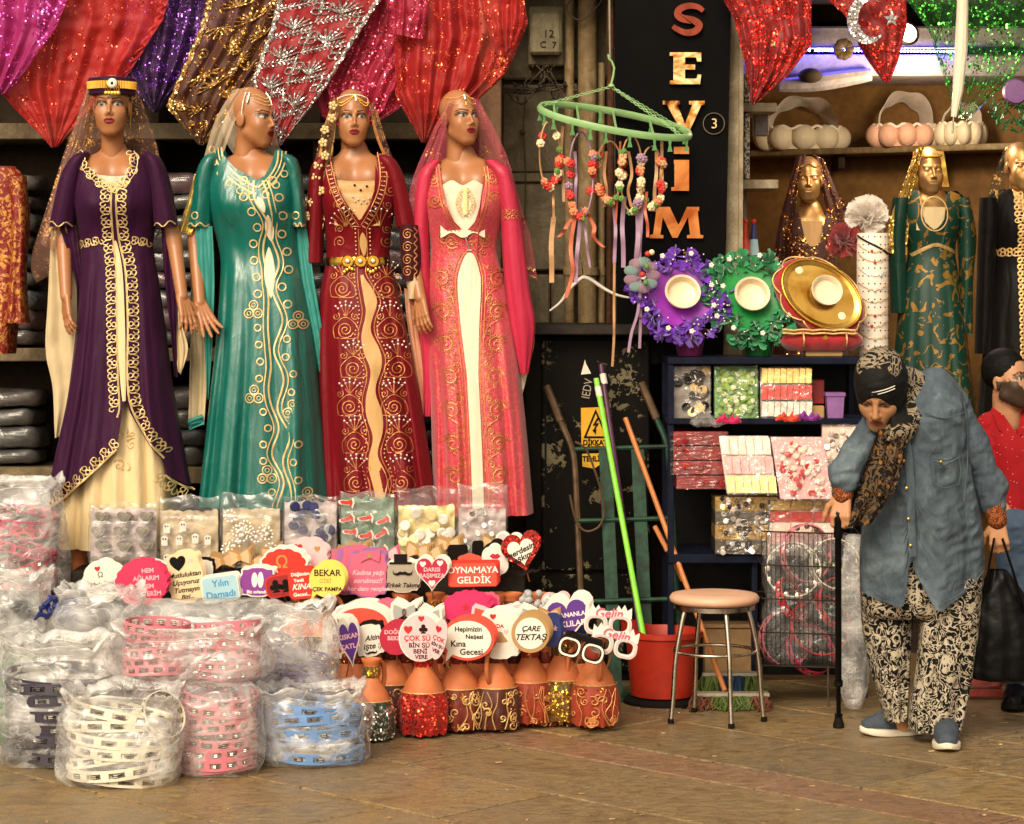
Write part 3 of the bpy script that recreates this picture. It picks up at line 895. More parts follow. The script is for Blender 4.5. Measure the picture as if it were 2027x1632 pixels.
def arc(cx, cy, rx, ry, a0, a1, n=14): return [(cx + rx * math.cos(math.radians(lerp(a0, a1, i / n))), cy + ry * math.sin(math.radians(lerp(a0, a1, i / n)))) for i in range(n + 1)]
S_c = cr([(1392, 22), (1381, 14), (1362, 12), (1345, 19), (1342, 30), (1352, 37), (1372, 41), (1384, 50), (1376, 62), (1358, 65), (1340, 58), (1332, 52)], 5)
def stroke(pts, w):
    L = []; R = []
    for i in range(len(pts)):
        a, b = pts[max(0, i - 1)], pts[min(len(pts) - 1, i + 1)]; dx, dy = b[0] - a[0], b[1] - a[1]; q = math.hypot(dx, dy)
        ww = w if not isinstance(w, list) else w[i]
        L.append((pts[i][0] - dy / q * ww / 2, pts[i][1] + dx / q * ww / 2)); R.append((pts[i][0] + dy / q * ww / 2, pts[i][1] - dx / q * ww / 2))
    return L + R[::-1]
letter([stroke(S_c, [9 + 6 * math.sin(math.pi * i / (len(S_c) - 1)) for i in range(len(S_c))])], 'letter_copper')
letter([[(1326, 104), (1388, 104), (1388, 122), (1380, 122), (1378, 114), (1356, 114), (1356, 128), (1376, 128), (1376, 138), (1356, 138), (1356, 156), (1379, 156), (1381, 148), (1388, 148), (1386, 167), (1326, 167), (1326, 160), (1333, 160), (1333, 111), (1326, 111)]], 'letter_gold')
letter([[(1312, 200), (1346, 200), (1346, 207), (1341, 208), (1356, 246), (1370, 208), (1364, 207), (1364, 200), (1395, 200), (1395, 207), (1388, 209), (1364, 262), (1350, 262), (1320, 208), (1312, 207)]], 'letter_gold')
letter([[(1334, 291), (1364, 291), (1364, 305), (1334, 305)], [(1334, 317), (1364, 317), (1364, 378), (1329, 378), (1329, 371), (1335, 371), (1335, 325), (1334, 324)]], 'letter_orange')
letter([[(1293, 410), (1326, 410), (1343, 446), (1360, 410), (1384, 410), (1384, 418), (1381, 418), (1386, 465), (1392, 466), (1392, 472), (1360, 472), (1360, 466), (1366, 465), (1362, 430), (1341, 471), (1331, 471), (1312, 430), (1307, 465), (1313, 466), (1313, 472), (1286, 472), (1286, 466), (1293, 464), (1299, 418), (1293, 417)]], 'letter_orange')
letter([[(1353, 499), (1374, 499), (1374, 503), (1366, 503), (1366, 570), (1358, 570), (1358, 503), (1353, 503)]], 'letter_gold')
m = MB(); c = P(1413, 245, 10.352); o_ = [(c.x + .046 * math.cos(a * .2244), c.z + .046 * math.sin(a * .2244)) for a in range(28)]; i_ = [(c.x + (x - c.x) * .93, c.z + (z - c.z) * .93) for x, z in o_]
m.ring(o_, i_, 10.350, 10.358); obj('number_ring', m, 'steel_dark', sg)
o = put('lettering', text_mesh('3', .06, 'gold_pale', .003), sg); o.location = P(1414, 246, 10.35)
# ------------------------------------------------------------------ right shop shell
m = MB()
a, b = P(1440, 0, 12.6), P(2027, 0, 10.9)
xa, xb = 1.02, 3.1
def back_y(x): return 12.75 - (x - xa) * .55
m.prism([(xa, 0), (xb, 0), (xb, 3.4), (xa, 3.4)], 0, .12, Matrix(((1, 0, 0, 0), (-.55, 1, 0, 12.75 + .55 * xa), (0, 0, 1, 0), (0, 0, 0, 1))))
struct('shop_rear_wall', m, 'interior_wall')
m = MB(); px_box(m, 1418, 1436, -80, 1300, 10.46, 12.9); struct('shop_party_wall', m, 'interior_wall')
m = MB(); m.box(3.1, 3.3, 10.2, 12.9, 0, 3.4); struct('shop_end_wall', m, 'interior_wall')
t = thing('door_frame', 'pale painted upright of the shop front right of the black sign', 'door frame', P(1455, 700, 10.45))
m = MB(); pts = [P(x, r, 10.45) for x, r in ((1449, -60), (1472, -60), (1468, 760), (1431, 760))]; m.prism([(p.x, p.z) for p in pts], 10.45, 10.52); obj('upright', m, 'frame_white', t)
m = MB(); pts = [P(x, r, 10.43) for x, r in ((1464, -60), (1472, -60), (1469, 760), (1461, 760))]; m.prism([(p.x, p.z) for p in pts], 10.42, 10.449); obj('stop_bead', m, 'frame_white', t)
# bulkhead with LED strip and down-light
t = thing('ceiling_bulkhead', 'pale stepped ceiling bulkhead washed by a blue light strip', 'bulkhead', P(1750, 140, 11.5))
m = MB(); px_box(m, 1440, 2160, 52, 92, 11.55, 12.0, .01); obj('upper_step', m, 'soffit', t)
m = MB(); px_box(m, 1440, 2160, 108, 150, 11.45, 12.0, .01); obj('lower_step', m, 'soffit', t)
m = MB(); px_box(m, 1440, 2160, -60, 44, 11.75, 12.0, .01); obj('top_band', m, 'interior_dark', t)
s = thing('light_strip', 'glowing blue strip of small LED lamps under the shop ceiling', 'light strip', P(1680, 100, 11.42))
for x in np.arange(1446, 1905, 6.5):
    if rnd() < .93:
        m = MB(); m.ball(P(float(x), 99 + (x - 1446) * .008, 11.43), (.006, .006, .005), 6, 4); obj('lamp', m, 'led_blue', s)
m = MB(); px_box(m, 1440, 1905, 95, 97, 11.44, 11.46); obj('carrier', m, 'white_plastic', s)
d_ = thing('down_light', 'bright oval down-light on the ceiling right of the crescent scarf', 'lamp', P(1795, 66, 11.5))
m = MB(); M = Matrix.Translation(P(1795, 66, 11.5)) @ Matrix.Rotation(math.radians(35), 4, 'Y') @ Matrix.Rotation(math.radians(65), 4, 'X'); m.lathe([(.001, .01), (.045, .008), (.047, -.004)], 20, (0, 0, 0), M); obj('lens', m, 'lamp_white', d_)
m = MB(); m.lathe([(.049, .006), (.062, .0), (.055, -.02), (.049, -.02)], 20, (0, 0, 0), M, cap=False); obj('bezel', m, 'steel', d_)
pl_ = bpy.data.lights.new('down_light_lamp', 'POINT'); pl_.energy = 24; pl_.color = (1, .78, .5); pl_.shadow_soft_size = .08
po = bpy.data.objects.new('down_light_lamp', pl_); COL.objects.link(po); po.parent = d_; po.location = (0, -.35, -.30)
# ------------------------------------------------------------------ mannequins in kaftans
SKIN = hexc('b0754a')
vcol('mannequin_skin', .36, .5)
sat('satin_purple', '3a1434', .55, spec=.12); sat('satin_teal', '086a5e', .27, spec=.7, fold=.5); sat('chiffon_teal', '3f9a8e', .5)
sat('satin_maroon', '780c18', .45, spec=.2); sat('satin_cream', 'e8cf9c', .42, fold=.4); sat('satin_gold', 'd2a56a', .4); sat('satin_coral', 'cc3350', .40)
sat('satin_white', 'efe2c4', .35); sat('chiffon_cream', 'd9c297', .6); sat('chiffon_peach', 'd79a78', .6); sat('velvet_dred', '3f0a12', .7); sat('satin_dgreen', '0d3b2c', .45); sat('satin_black', '100c0b', .5, spec=.1)
# coral cloth with an all-over fine copper scroll weave
k = NT('brocade_coral'); v_ = k.voro(46, 'DISTANCE_TO_EDGE'); n_ = k.noise(30, 4, .6, 2.5)
msk = k.math('LESS_THAN', k.math('ABSOLUTE', k.math('SUBTRACT', n_.outputs[0], .5)), .013)
k.set(color=k.mix(msk, hexc('c4304a'), hexc('dd8d58')), rough=.42, sheen=.3, metal=k.math('MULTIPLY', msk, .3)); k.bump(n_.outputs[0], .15, .01)
k = NT('brocade_green'); n_ = k.noise(16, 3, .55, 1.5); msk = k.math('GREATER_THAN', n_.outputs[0], .56)
k.set(color=k.mix(msk, hexc('0c3a2c'), hexc('9a7430')), rough=.5, metal=k.math('MULTIPLY', msk, .5))
k = NT('lace_red'); n_ = k.noise(30, 4, .6, 1.5); msk = k.math('GREATER_THAN', n_.outputs[0], .52)
k.set(color=k.mix(msk, hexc('7d1410'), hexc('c98a40')), rough=.5, metal=k.math('MULTIPLY', msk, .5)); k.bump(n_.outputs[0], .5, .01)
tulle('veil_rose', '9a6a58', .32, 'd8a060', .40); tulle('veil_cream', 'd9c2a0', .42); tulle('veil_gold', 'c79a38', .5, 'f0c850', .55)
tulle('veil_maroon', '5a1a1c', .45, 'b98a50', .5); tulle('veil_coral', 'c04858', .42, 'd8804a', .34); tulle('veil_dark', '2a2418', .4, 'b58a40', .42)
sequin('veil_sequin', '4a1c10', 'c98a4a', .52, 120)
sequin('veil_goldseq', 'b88a30', 'f4cf6a', .56, 120)

_S = SDF((-.10, -.13, -.235), (.10, .125, .135), .0023)
head_shape(_S, Matrix(), ears=True)
_S.cap((0, .022, -.07), (0, .036, -.21), .044, .047, .03)
HEAD_V, HEAD_Q = _S.mesh()
HEAD_V = HEAD_V * np.array([.95, 1, 1])
HEAD_C = head_paint(HEAD_V, SKIN, hexc('7d0f1a'), hexc('3c200e'), eyec=(.05, .11, .10))
def mk_head(x, r, d, s=1.0, yaw=0, pitch=0, roll=0):
    M = loc_mat(P(x, r, d), yaw, pitch, roll, s); A = np.array(M)
    return np_mb(HEAD_V @ A[:3, :3].T + A[:3, 3], HEAD_Q, HEAD_C.copy()), M
def mk_bust(xc, rn, rs, xl, xr, d, k=1.0):
    """shoulders and upper chest: neck base row rn, shoulder row rs"""
    n, a, b = P(xc, rn, d + .03), P(xl, rs, d), P(xr, rs, d)
    caps = [(n, a + Vector((.03, .01, -.022)), .042, .028, .03), (n, b - Vector((.03, -.01, .022)), .042, .028, .03), (n + Vector((0, .0, .03)), n - Vector((0, 0, .02)), .046, .05, .03),
            (P(xc - 32 * k * k, rs + 30, d - .005), P(xc - 28 * k * k, rs + 40 + 80 * k, d + .0), .075 * k, .07 * k, .05), (P(xc + 32 * k * k, rs + 30, d - .005), P(xc + 28 * k * k, rs + 40 + 80 * k, d), .075 * k, .07 * k, .05)]
    V, Q = caps_mesh(caps, .006, .03)
    return np_mb(V, Q, np.tile([*SKIN, 1.0], (len(V), 1)))
def mk_arm(S_, E_, W_, hand_dir, palm, side, curl=(.2, .25, .3, .35), size=.17, thumb=.4, spread=.14):
    caps = [(S_, E_, .026, .031, .01), (E_, W_, .031, .023, .012)] + hand_caps(W_, hand_dir, palm, side, size, curl, thumb, spread)
    V, Q = caps_mesh(caps, .0030, .004)
    return np_mb(V, Q, np.tile([*SKIN, 1.0], (len(V), 1)))
def topfn(g, tops):
    """neckline: cut the front of garment g along the polyline tops (x, row)"""
    base = g.r0
    om = g.mesh
    def mesh(nth=72, nv=70, wr=0.0):
        m = MB()
        def fn(a, v):
            th = a * 2 * math.pi; c, sn = math.cos(th), math.sin(th)
            uu = math.copysign(abs(c) ** (2 / g.pw), c); yy = math.copysign(abs(sn) ** (2 / g.pw), sn)
            r0 = base
            for _ in range(10):
                xl, xr, _t, _y = pl(g.rows, r0); x = (xl + xr) / 2 + uu * (xr - xl) / 2
                t_ = pl(tops, x)[0] if yy > 0 else min(pl(tops, x)[0], base + 6)
                r0 = .5 * r0 + .5 * t_
            r1 = g.r1 if not g.hem else g.r1b(uu, yy)
            r = r0 + (r1 - r0) * v
            xl, xr, ty, yo = pl(g.rows, r); x = (xl + xr) / 2 + uu * (xr - xl) / 2
            X, Z = g.xz(x, r); o = g.off(uu, r)
            if wr: o += wr * (mnoise.noise(Vector((X * 9, th * 2, Z * 5 + g.seed))) + .8 * abs(mnoise.noise(Vector((X * 14 + Z * 6, 1, Z * 10 - X * 9 + g.seed)))) * math.exp(-((r - 470) / 130) ** 2)) * min(1, abs(x - (xl + xr) / 2) / 30)
            return (X, g.d + yo - ty * yy + o * (1 if yy > -.3 else .3), Z)
        m.grid(nth, nv, fn, True); return m
    g.mesh = mesh
    return g
def sleeve(rows, d, mat, parent, fold=.008, nf=4, seed=1, name='sleeve', yo=0.0):
    G = Garment(d + yo - .02, [(*q[:3], q[3] * 1.25) for q in rows], fold, nf, seed, fstart=.1, seed=seed)
    o = obj(name, G.mesh(36, 30), mat, parent, 180); return G, o
def motif(mb, polys, x, y, ang, sc, mir, w, on):
    c, s = math.cos(ang), math.sin(ang)
    for p in polys:
        ribbon(mb, [(x + (a * mir * sc) * c - b * sc * s, y + (a * mir * sc) * s + b * sc * c) for a, b in p], w, on)
def offs(pts, o):
    out = []
    for i in range(len(pts)):
        a, b = pts[max(0, i - 1)], pts[min(len(pts) - 1, i + 1)]; dx, dy = b[0] - a[0], b[1] - a[1]; q = math.hypot(dx, dy) or 1
        out.append((pts[i][0] - dy / q * o, pts[i][1] + dx / q * o))
    return out
def stand(t, x, d, r0, r1):
    m = MB(); m.tube([P(x, r0, d), P(x, r1, d)], .012, 10); m.lathe([(.13, 0), (.13, .006), (.02, .012)], 28, P(x, r1, d)); obj('stand', m, 'steel_dark', t)
def chain(t, M, pts, r=.0035, mat='gold_metal', name='crown_chain', s=1.0):
    """string of beads hugging the head; pts in degrees (around, up) of the skull"""
    m = MB(); q = cr(pts, 7)
    for a, e in q:
        a_, e_ = math.radians(a), math.radians(e)
        p = Vector((.076 * math.sin(a_) * math.cos(e_), .018 - .097 * math.cos(a_) * math.cos(e_), .036 + .089 * math.sin(e_)))
        m.ball(M @ p, r, 6, 4)
    return obj(name, m, mat, t)
MR = 1172   # row of the stands' feet
HEART = [circ(-5, -5, 4.6, 9), circ(5, -5, 4.6, 9), cr([(10, -4), (7, 4), (0, 5), (-8, 8), (-9, 13), (-3, 15), (1, 11)], 4), cr([(-10, -4), (-6, 2), (0, 5)], 3)]

# ---- purple kaftan
d = 9.88
t = thing('mannequin', 'mannequin in purple kaftan with cream underskirt and gold-coin cap', 'mannequin', P(240, MR, d))
hd, M1 = mk_head(221, 209, d - .02, 1.02, 3)
bu = mk_bust(226, 312, 322, 152, 300, d)
aL = mk_arm(P(140, 345, d), P(126, 475, d - .01), P(131, 588, d - .09), (.10, -.25, -1), (.75, .45, .1), -1, (.2, .22, .28, .3))
aR = mk_arm(P(315, 345, d), P(345, 478, d), P(360, 588, d - .08), (.32, -.3, -1), (-.6, .7, .1), 1, (.18, .22, .26, .35))
body = obj('body', join_mb(hd, bu, aL, aR), 'mannequin_skin', t, 180)
hem = lambda x: pl([(90, 1012), (130, 985), (180, 945), (225, 905), (252, 878), (256, 815), (263, 782), (272, 812), (300, 862), (336, 908), (338, 928), (345, 938), (392, 968)], x)[0]
G = Garment(d, [(300, 150, 305, .075), (340, 143, 312, .10), (400, 145, 314, .125), (450, 155, 308, .11), (490, 160, 303, .10), (560, 158, 314, .13), (660, 150, 328, .16), (780, 136, 344, .19), (900, 112, 366, .22), (1015, 90, 390, .24)], .030, 7, .6, hem=hem, seed=3, bumps=((-.42, 408, .34, 34, .034), (.42, 408, .34, 34, .034)))
G.hem_back = 1000
topfn(G, [(140, 318), (168, 303), (176, 322), (190, 345), (215, 366), (236, 372), (254, 362), (264, 340), (268, 318), (264, 302), (315, 318)])
kf = obj('kaftan', G.mesh(128, 100, .008), 'satin_purple', t, 180)
U = Garment(d + .012, [(460, 175, 290, .08), (560, 165, 305, .11), (700, 150, 322, .145), (900, 128, 345, .19), (1080, 116, 352, .20)], .03, 8, 1.2, seed=5)
obj('underskirt', U.mesh(80, 50), 'satin_cream', t, 180)
mb = MB(); ribbon(mb, cr([(236, 478), (246, 540), (252, 640), (256, 720), (261, 790)], 8), [3 + 12 * math.sin(math.pi * min(1, i / 33)) ** .7 for i in range(33)], lambda x, r: G.on(x, r, .003)); obj('front_slit', mb, 'satin_cream', kf, 180)
em = MB(); on = lambda x, r: G.on(x, r, .003)
edgeL = cr([(233, 372), (234, 470), (242, 540), (246, 640), (250, 740), (254, 800), (250, 822)], 8)
edgeR = cr([(239, 372), (241, 470), (256, 540), (263, 640), (264, 740), (272, 800), (300, 858), (335, 903)], 8)
hemL = cr([(250, 884), (225, 908), (180, 950), (130, 990), (97, 1011)], 8); hemR = cr([(340, 932), (360, 950), (388, 966)], 6)
neck = cr([(156, 312), (168, 336), (186, 354), (212, 374), (232, 380)], 8); neck2 = cr([(243, 380), (262, 366), (276, 344), (280, 318), (272, 300)], 8)
for e, o, mir in ((edgeL, 13, 1), (edgeR, -13, -1), (hemL, 13, -1), (hemR, 13, 1), (neck, -6, -1), (neck2, -8, -1)):
    ribbon(em, offs(e, o * .22), 2.2, on)
    q = offs(e, o)
    for x, y, a in along(q, 25): motif(em, HEART, x, y, a - math.pi / 2, .95, mir, 2.6, on)
for e, o in ((edgeL, 1), (edgeR, -1), (hemL, 1), (hemR, 1)): ribbon(em, offs(e, o), 1.8, on)
for x, y, a in along([(166, 484), (214, 476)], 17): motif(em, HEART, x, y, a - 1.57, .8, 1, 2.4, on)
for x, y, a in along([(276, 478), (302, 482)], 15): motif(em, HEART, x, y, a - 1.57, .8, 1, 2.4, on)
obj('embroidery', em, 'gold_pale', kf)
ug = MB()
for i in range(9):
    x, y = 245 + ru(-18, 32), ru(840, 930)
    ribbon(ug, spiral(x, y, ru(7, 12), 1.3, ru(0, 360), random.choice((-1, 1))), 1.8, lambda a, b: U.on(a, b, .004))
obj('underskirt_embroidery', ug, 'gold_thread', t)['kind'] = 'stuff'
mb = MB(); mb.grid(16, 6, lambda u, v: P(lerp(192, 264, u), 346 + 26 * v + 3 * math.sin(math.pi * u), d - .098 + .012 * math.cos(u * 20) * .3 - .012 * math.sin(math.pi * u)))
obj('bodice_insert', mb, 'satin_white', t, 180)
for rows, sd in (([(302, 160, 176, .03), (312, 143, 176, .055), (345, 122, 166, .06), (400, 108, 156, .06), (448, 98, 149, .055)], 2), ([(302, 284, 298, .03), (312, 288, 316, .055), (345, 296, 332, .06), (400, 302, 345, .06), (448, 306, 352, .055)], 4)):
    sg_, o = sleeve(rows, d, 'satin_purple', kf, .004, 3, sd)
    mb = MB(); a, b = (rows[-1][1], rows[-1][2]); ribbon(mb, [(lerp(a + 2, b - 2, i / 10), 445 - 5 * math.sin(i) - (6 if sd == 4 else -3) * (i / 10 - .5)) for i in range(11)], 3, lambda x, r: sg_.on(x, r, .004)); obj('cuff_trim', mb, 'gold_pale', o)
for L, R, dd, mt in (([(101, 452), (94, 600), (90, 692), (104, 770), (108, 868)], [(112, 452), (140, 520), (158, 620), (164, 800), (122, 862)], d - .02, 'chiffon_cream'), ([(112, 446), (132, 500), (150, 560), (152, 640)], [(150, 446), (156, 500), (164, 560), (160, 640)], d - .04, 'satin_purple'),
                     ([(318, 446), (326, 560), (338, 660), (344, 745)], [(350, 446), (352, 560), (350, 660), (352, 748)], d - .01, 'satin_purple'), ([(344, 560), (345, 640), (344, 700), (352, 735)], [(352, 560), (360, 640), (372, 690), (358, 742)], d + .0, 'chiffon_cream')):
    obj('hanging_sleeve', Sheet(L, R, dd, .008, 2, 1.1, .6).mesh(24, 40), mt, kf, 180)
v_ = Sheet([(178, 150), (135, 275), (95, 400), (60, 515), (70, 560)], [(262, 155), (305, 275), (328, 390), (345, 470), (330, 500)], d + .11, .018, 4, .3, .8, bow=-30)
obj('veil', v_.mesh(60, 50), 'veil_rose', t, 180)
v_ = Sheet([(172, 165), (140, 270), (105, 380), (75, 480)], [(188, 170), (165, 290), (158, 300), (108, 500)], d - .06, .012, 2, .3, .8)
obj('veil', v_.mesh(24, 40), 'veil_rose', t, 180)
c = P(222, 176, d - .005)
m = MB(); m.lathe([(.086, -.028), (.092, -.026), (.096, .022), (.093, .038), (.05, .046), (.001, .047)], 36, c, Matrix.Translation(c) @ Matrix.Diagonal((1, 1.15, 1, 1)) @ Matrix.Translation(-c)); cp = obj('cap', m, 'satin_purple', t)
m = MB()
for i in range(44):
    a = math.pi * (1.02 + .96 * i / 43); m.box(*sum(((q - .0022, q + .0022) for q in (c.x + .098 * math.cos(a), c.y + .113 * math.sin(a))), ()), c.z - .006, c.z + .024)
obj('coin_band', m, 'gold_metal', cp)
m = MB(); q = P(222, 165, d - .125); m.lathe([(.001, .006), (.014, .005), (.020, 0)], 16, (0, 0, 0), Matrix.Translation(q) @ Matrix.Rotation(math.pi / 2, 4, 'X')); obj('brooch', m, 'pearl', cp)
m = MB(); m.ball(q - Vector((0, .004, 0)), .0065); obj('brooch_stone', m, 'satin_purple', cp)
m = MB()
for k_ in (-12, -6, 0, 6, 12): m.ball(P(222 + k_, 185, d - .125), (.0095, .003, .0095), 8, 5)
for k_ in (-14, -9, -4, 4, 9, 14): m.tube([P(222 + k_ * .8, 168, d - .12), P(222 + k_, 180, d - .122)], .002, 4)
obj('coin_pendant', m, 'gold_metal', cp)
m = MB(); m.tube([P(177, 190, d - .07), P(173, 240, d - .08), P(178, 275, d - .08)], .002, 4); m.ball(P(176, 285, d - .08), (.006, .006, .012)); obj('cap_tassel', m, 'gold_metal', cp); m = MB(); m.tube([P(262, 190, d - .07), P(258, 240, d - .08), P(257, 268, d - .08)], .002, 4); obj('cap_tassel', m, 'gold_metal', cp)
stand(t, 240, d + .02, 900, MR)
m = MB(); m.tube([P(165, 1000, d - .03), P(160, 1100, d - .03), P(160, 1160, d - .03)], [.05, .035, .03], 12); m.tube([P(160, 1158, d - .03), P(162, 1168, d - .16)], [.03, .022], 10); obj('foot', m, 'terracotta', t, 180)

# ---- teal kaftan
d = 9.95
t = thing('mannequin', 'mannequin in teal satin kaftan, head turned to the right', 'mannequin', P(520, MR, d))
hd, M2 = mk_head(500, 232, d, 1.0, 62, 2)
bu = mk_bust(497, 312, 326, 425, 580, d)
aL = mk_arm(P(408, 350, d), P(386, 478, d + .0), P(395, 600, d - .10), (.42, -.35, -.85), (.3, -.9, .3), 1, (.1, .12, .15, .2), .18, .1, .22)
body = obj('body', join_mb(hd, bu, aL), 'mannequin_skin', t, 180)
G = Garment(d, [(300, 420, 575, .075), (335, 405, 590, .095), (380, 408, 590, .125), (440, 420, 588, .12), (505, 436, 592, .10), (570, 436, 604, .13), (680, 428, 622, .165), (800, 416, 636, .19), (1000, 396, 654, .22)], .034, 6, 2.0, seed=8, bumps=((-.42, 412, .34, 34, .034), (.42, 412, .34, 34, .034)))
topfn(G, [(405, 322), (441, 290), (447, 310), (470, 335), (500, 352), (516, 358), (530, 350), (541, 325), (547, 300), (556, 296), (595, 325)])
kf = obj('kaftan', G.mesh(128, 100, .008), 'satin_teal', t, 180)
on = lambda x, r: G.on(x, r, .003)
cpath = cr([(517, 360), (526, 400), (540, 440), (536, 480), (544, 530), (540, 570), (552, 630), (546, 690), (556, 740), (552, 800), (570, 850), (560, 900), (577, 950), (572, 995)], 8)
wav = lambda s, a: [(x + s * (9 + 5 * math.sin(y * .052)) + a, y) for x, y in cpath]
em = MB(); pn = MB()
ribbon(pn, cr([(517, 392), (524, 408), (531, 424)], 6), [1 + 14 * math.sin(math.pi * i / 12) for i in range(13)], on)
for a, b, w_ in ((428, 480, 16), (490, 590, 20)): ribbon(pn, cr([(537, a), (539, (a + b) / 2), (543, b)], 8), [1 + w_ * math.sin(math.pi * i / 16) for i in range(17)], on)
obj('front_panel', pn, 'satin_white', kf, 180)
for s in (-1, 1):
    ribbon(em, wav(s, 0), 4.5, on); ribbon(em, wav(s, s * 9), 3.0, on)
    q = wav(s, s * 17)
    for i, (x, y, a) in enumerate(along(q, 33 if s < 0 else 36)):
        if i % 5 == 3 and y > 500:
            for px_, py_ in ((0, -11), (9, 5), (-9, 5)): ribbon(em, circ(x + s * 12 + px_, y + py_, 9, 10), 3.2, on); ribbon(em, circ(x + s * 12 + px_, y + py_, 4, 8), 2.2, on)
        else: ribbon(em, circ(x + s * 3, y, 7.5 if y < 620 else 6.5, 10), 3.4, on)
for e, s in ((cr([(441, 293), (447, 318), (470, 345), (500, 366), (516, 374)], 8), 1), (cr([(518, 374), (540, 350), (552, 325), (554, 300)], 8), 1)):
    for o_, w_ in ((0, 4), (7, 2.5), (14, 3.5)): ribbon(em, offs(e, o_), w_, on)
    for x, y, a in along(offs(e, 21), 27): ribbon(em, circ(x, y, 6.5, 10), 3, on)
obj('embroidery', em, 'gold_pale', kf)
for rows, sd in (([(304, 416, 436, .03), (314, 402, 434, .055), (345, 388, 428, .06), (400, 380, 424, .058), (450, 372, 420, .055)], 2), ([(306, 556, 572, .03), (316, 560, 588, .055), (350, 570, 598, .055), (400, 578, 604, .055), (450, 580, 608, .05)], 4)):
    sg_, o = sleeve(rows, d - (.0 if sd == 2 else .0), 'satin_teal', kf, .004, 3, sd)
    mb = MB(); a, b = rows[-1][1], rows[-1][2]; ribbon(mb, [(lerp(a + 3, b - 3, i / 10), 446 - 4 * math.sin(i * 1.3)) for i in range(11)], 4, lambda x, r: sg_.on(x, r, .004)); ribbon(mb, circ((a + b) / 2 - 6, 428, 7, 10), 3, lambda x, r: sg_.on(x, r, .004)); obj('cuff_trim', mb, 'gold_pale', o)
for L, R, dd, mt in (([(374, 452), (378, 600), (376, 700), (372, 838)], [(396, 452), (398, 560), (410, 690), (404, 842)], d + .04, 'chiffon_cream'), ([(386, 448), (394, 560), (404, 680), (408, 790)], [(420, 448), (424, 560), (420, 680), (412, 792)], d - .07, 'chiffon_teal'), ([(372, 830), (385, 826), (400, 820)], [(374, 852), (388, 846), (404, 840)], d + .03, 'chiffon_teal'), ([(582, 446), (596, 560), (616, 660), (634, 752)], [(606, 446), (622, 560), (638, 660), (640, 745)], d - .02, 'chiffon_teal')):
    obj('hanging_sleeve', Sheet(L, R, dd, .008, 2, .6, .6).mesh(24, 40), mt, kf, 180)
obj('veil', Sheet([(462, 178), (425, 240), (395, 340), (352, 456)], [(500, 172), (470, 230), (440, 310), (392, 462)], d - .03, .008, 2, .8, .5).mesh(30, 40), 'veil_cream', t, 180)
obj('veil_border', Sheet([(385, 345), (370, 400), (351, 458)], [(412, 345), (402, 400), (378, 466)], d - .045, .006, 2, .8, .5).mesh(20, 24), 'veil_gold', t, 180)
obj('veil', Sheet([(470, 175), (440, 260), (480, 330)], [(520, 190), (548, 270), (560, 330)], d + .14, .012, 3, .8, .5).mesh(30, 24), 'veil_cream', t, 180)
for e in (38, 26, 14): chain(t, M2, [(-70, 20 + e * .3), (-40, e * .9), (-10, e * .75 - 4), (20, e * .9), (45, 18 + e * .3)], .0018, 'gold_pale')
chain(t, M2, [(-75, 40), (-78, 15), (-80, -5), (-82, -30), (-82, -52)], .0026, 'silver_thread', 'crown_pendant'); chain(t, M2, [(-62, 40), (-65, 25), (-68, 12)], .0040, 'silver_thread', 'crown_pendant'); chain(t, M2, [(20, 42), (22, 25), (24, 8)], .0040, 'silver_thread', 'crown_pendant')
stand(t, 520, d + .02, 900, MR)

# ---- maroon kaftan
d = 10.02
t = thing('mannequin', 'mannequin in maroon velvet kaftan with a gold medallion belt', 'mannequin', P(740, MR, d))
hd, M3 = mk_head(697, 233, d, .97, 10)
bu = mk_bust(702, 308, 326, 640, 772, d)
aR = mk_arm(P(785, 350, d), P(808, 470, d + .01), P(832, 590, d - .09), (.12, -.25, -1), (.5, .7, .1), -1, (.25, .3, .3, .2), .165)
body = obj('body', join_mb(hd, bu, aR), 'mannequin_skin', t, 180)
G = Garment(d, [(302, 648, 768, .075), (340, 628, 790, .095), (395, 632, 788, .13), (450, 642, 776, .115), (512, 646, 772, .10), (580, 634, 790, .13), (690, 630, 812, .16), (820, 634, 838, .19), (1000, 646, 866, .215)], .030, 7, 1.0, seed=11, bumps=((-.42, 412, .34, 34, .034), (.42, 412, .34, 34, .034)))
topfn(G, [(628, 325), (655, 300), (660, 325), (672, 370), (690, 405), (716, 440), (735, 410), (746, 375), (748, 340), (742, 302), (790, 330)])
kf = obj('kaftan', G.mesh(128, 100, .006), 'satin_maroon', t, 180)
on = lambda x, r: G.on(x, r, .003)
mb = MB(); mb.grid(20, 14, lambda u, v: P(lerp(662, 752, u), 356 + 90 * v + 3 * math.sin(u * 3), d - .090 - .020 * v - .010 * math.sin(math.pi * u) + .003 * math.sin(v * 30) * (v < .4))); bi = obj('bodice_insert', mb, 'satin_gold', t, 180)
gm = MB()
for x, r in ((702, 367), (726, 369), (714, 377)): gm.ball(P(x, r, d - .107), .005)
obj('bodice_button', gm, 'ink_dark', bi)
gm = MB()
for i in range(8): gm.ball(P(698 + i * 5.5, 390 + 7 * math.sin(i * .45) + (6 if i % 2 else 0), d - .113), .004)
obj('bodice_gem', gm, 'crystal', bi)
cp_ = cr([(721, 455), (722, 505), (720, 545), (738, 600), (730, 660), (748, 720), (740, 780), (752, 850), (745, 900), (758, 950), (756, 1000)], 8)
pn = MB(); ribbon(pn, cr([(721, 462), (722, 482), (724, 508)], 6), [1 + 13 * math.sin(math.pi * i / 12) for i in range(13)], on)
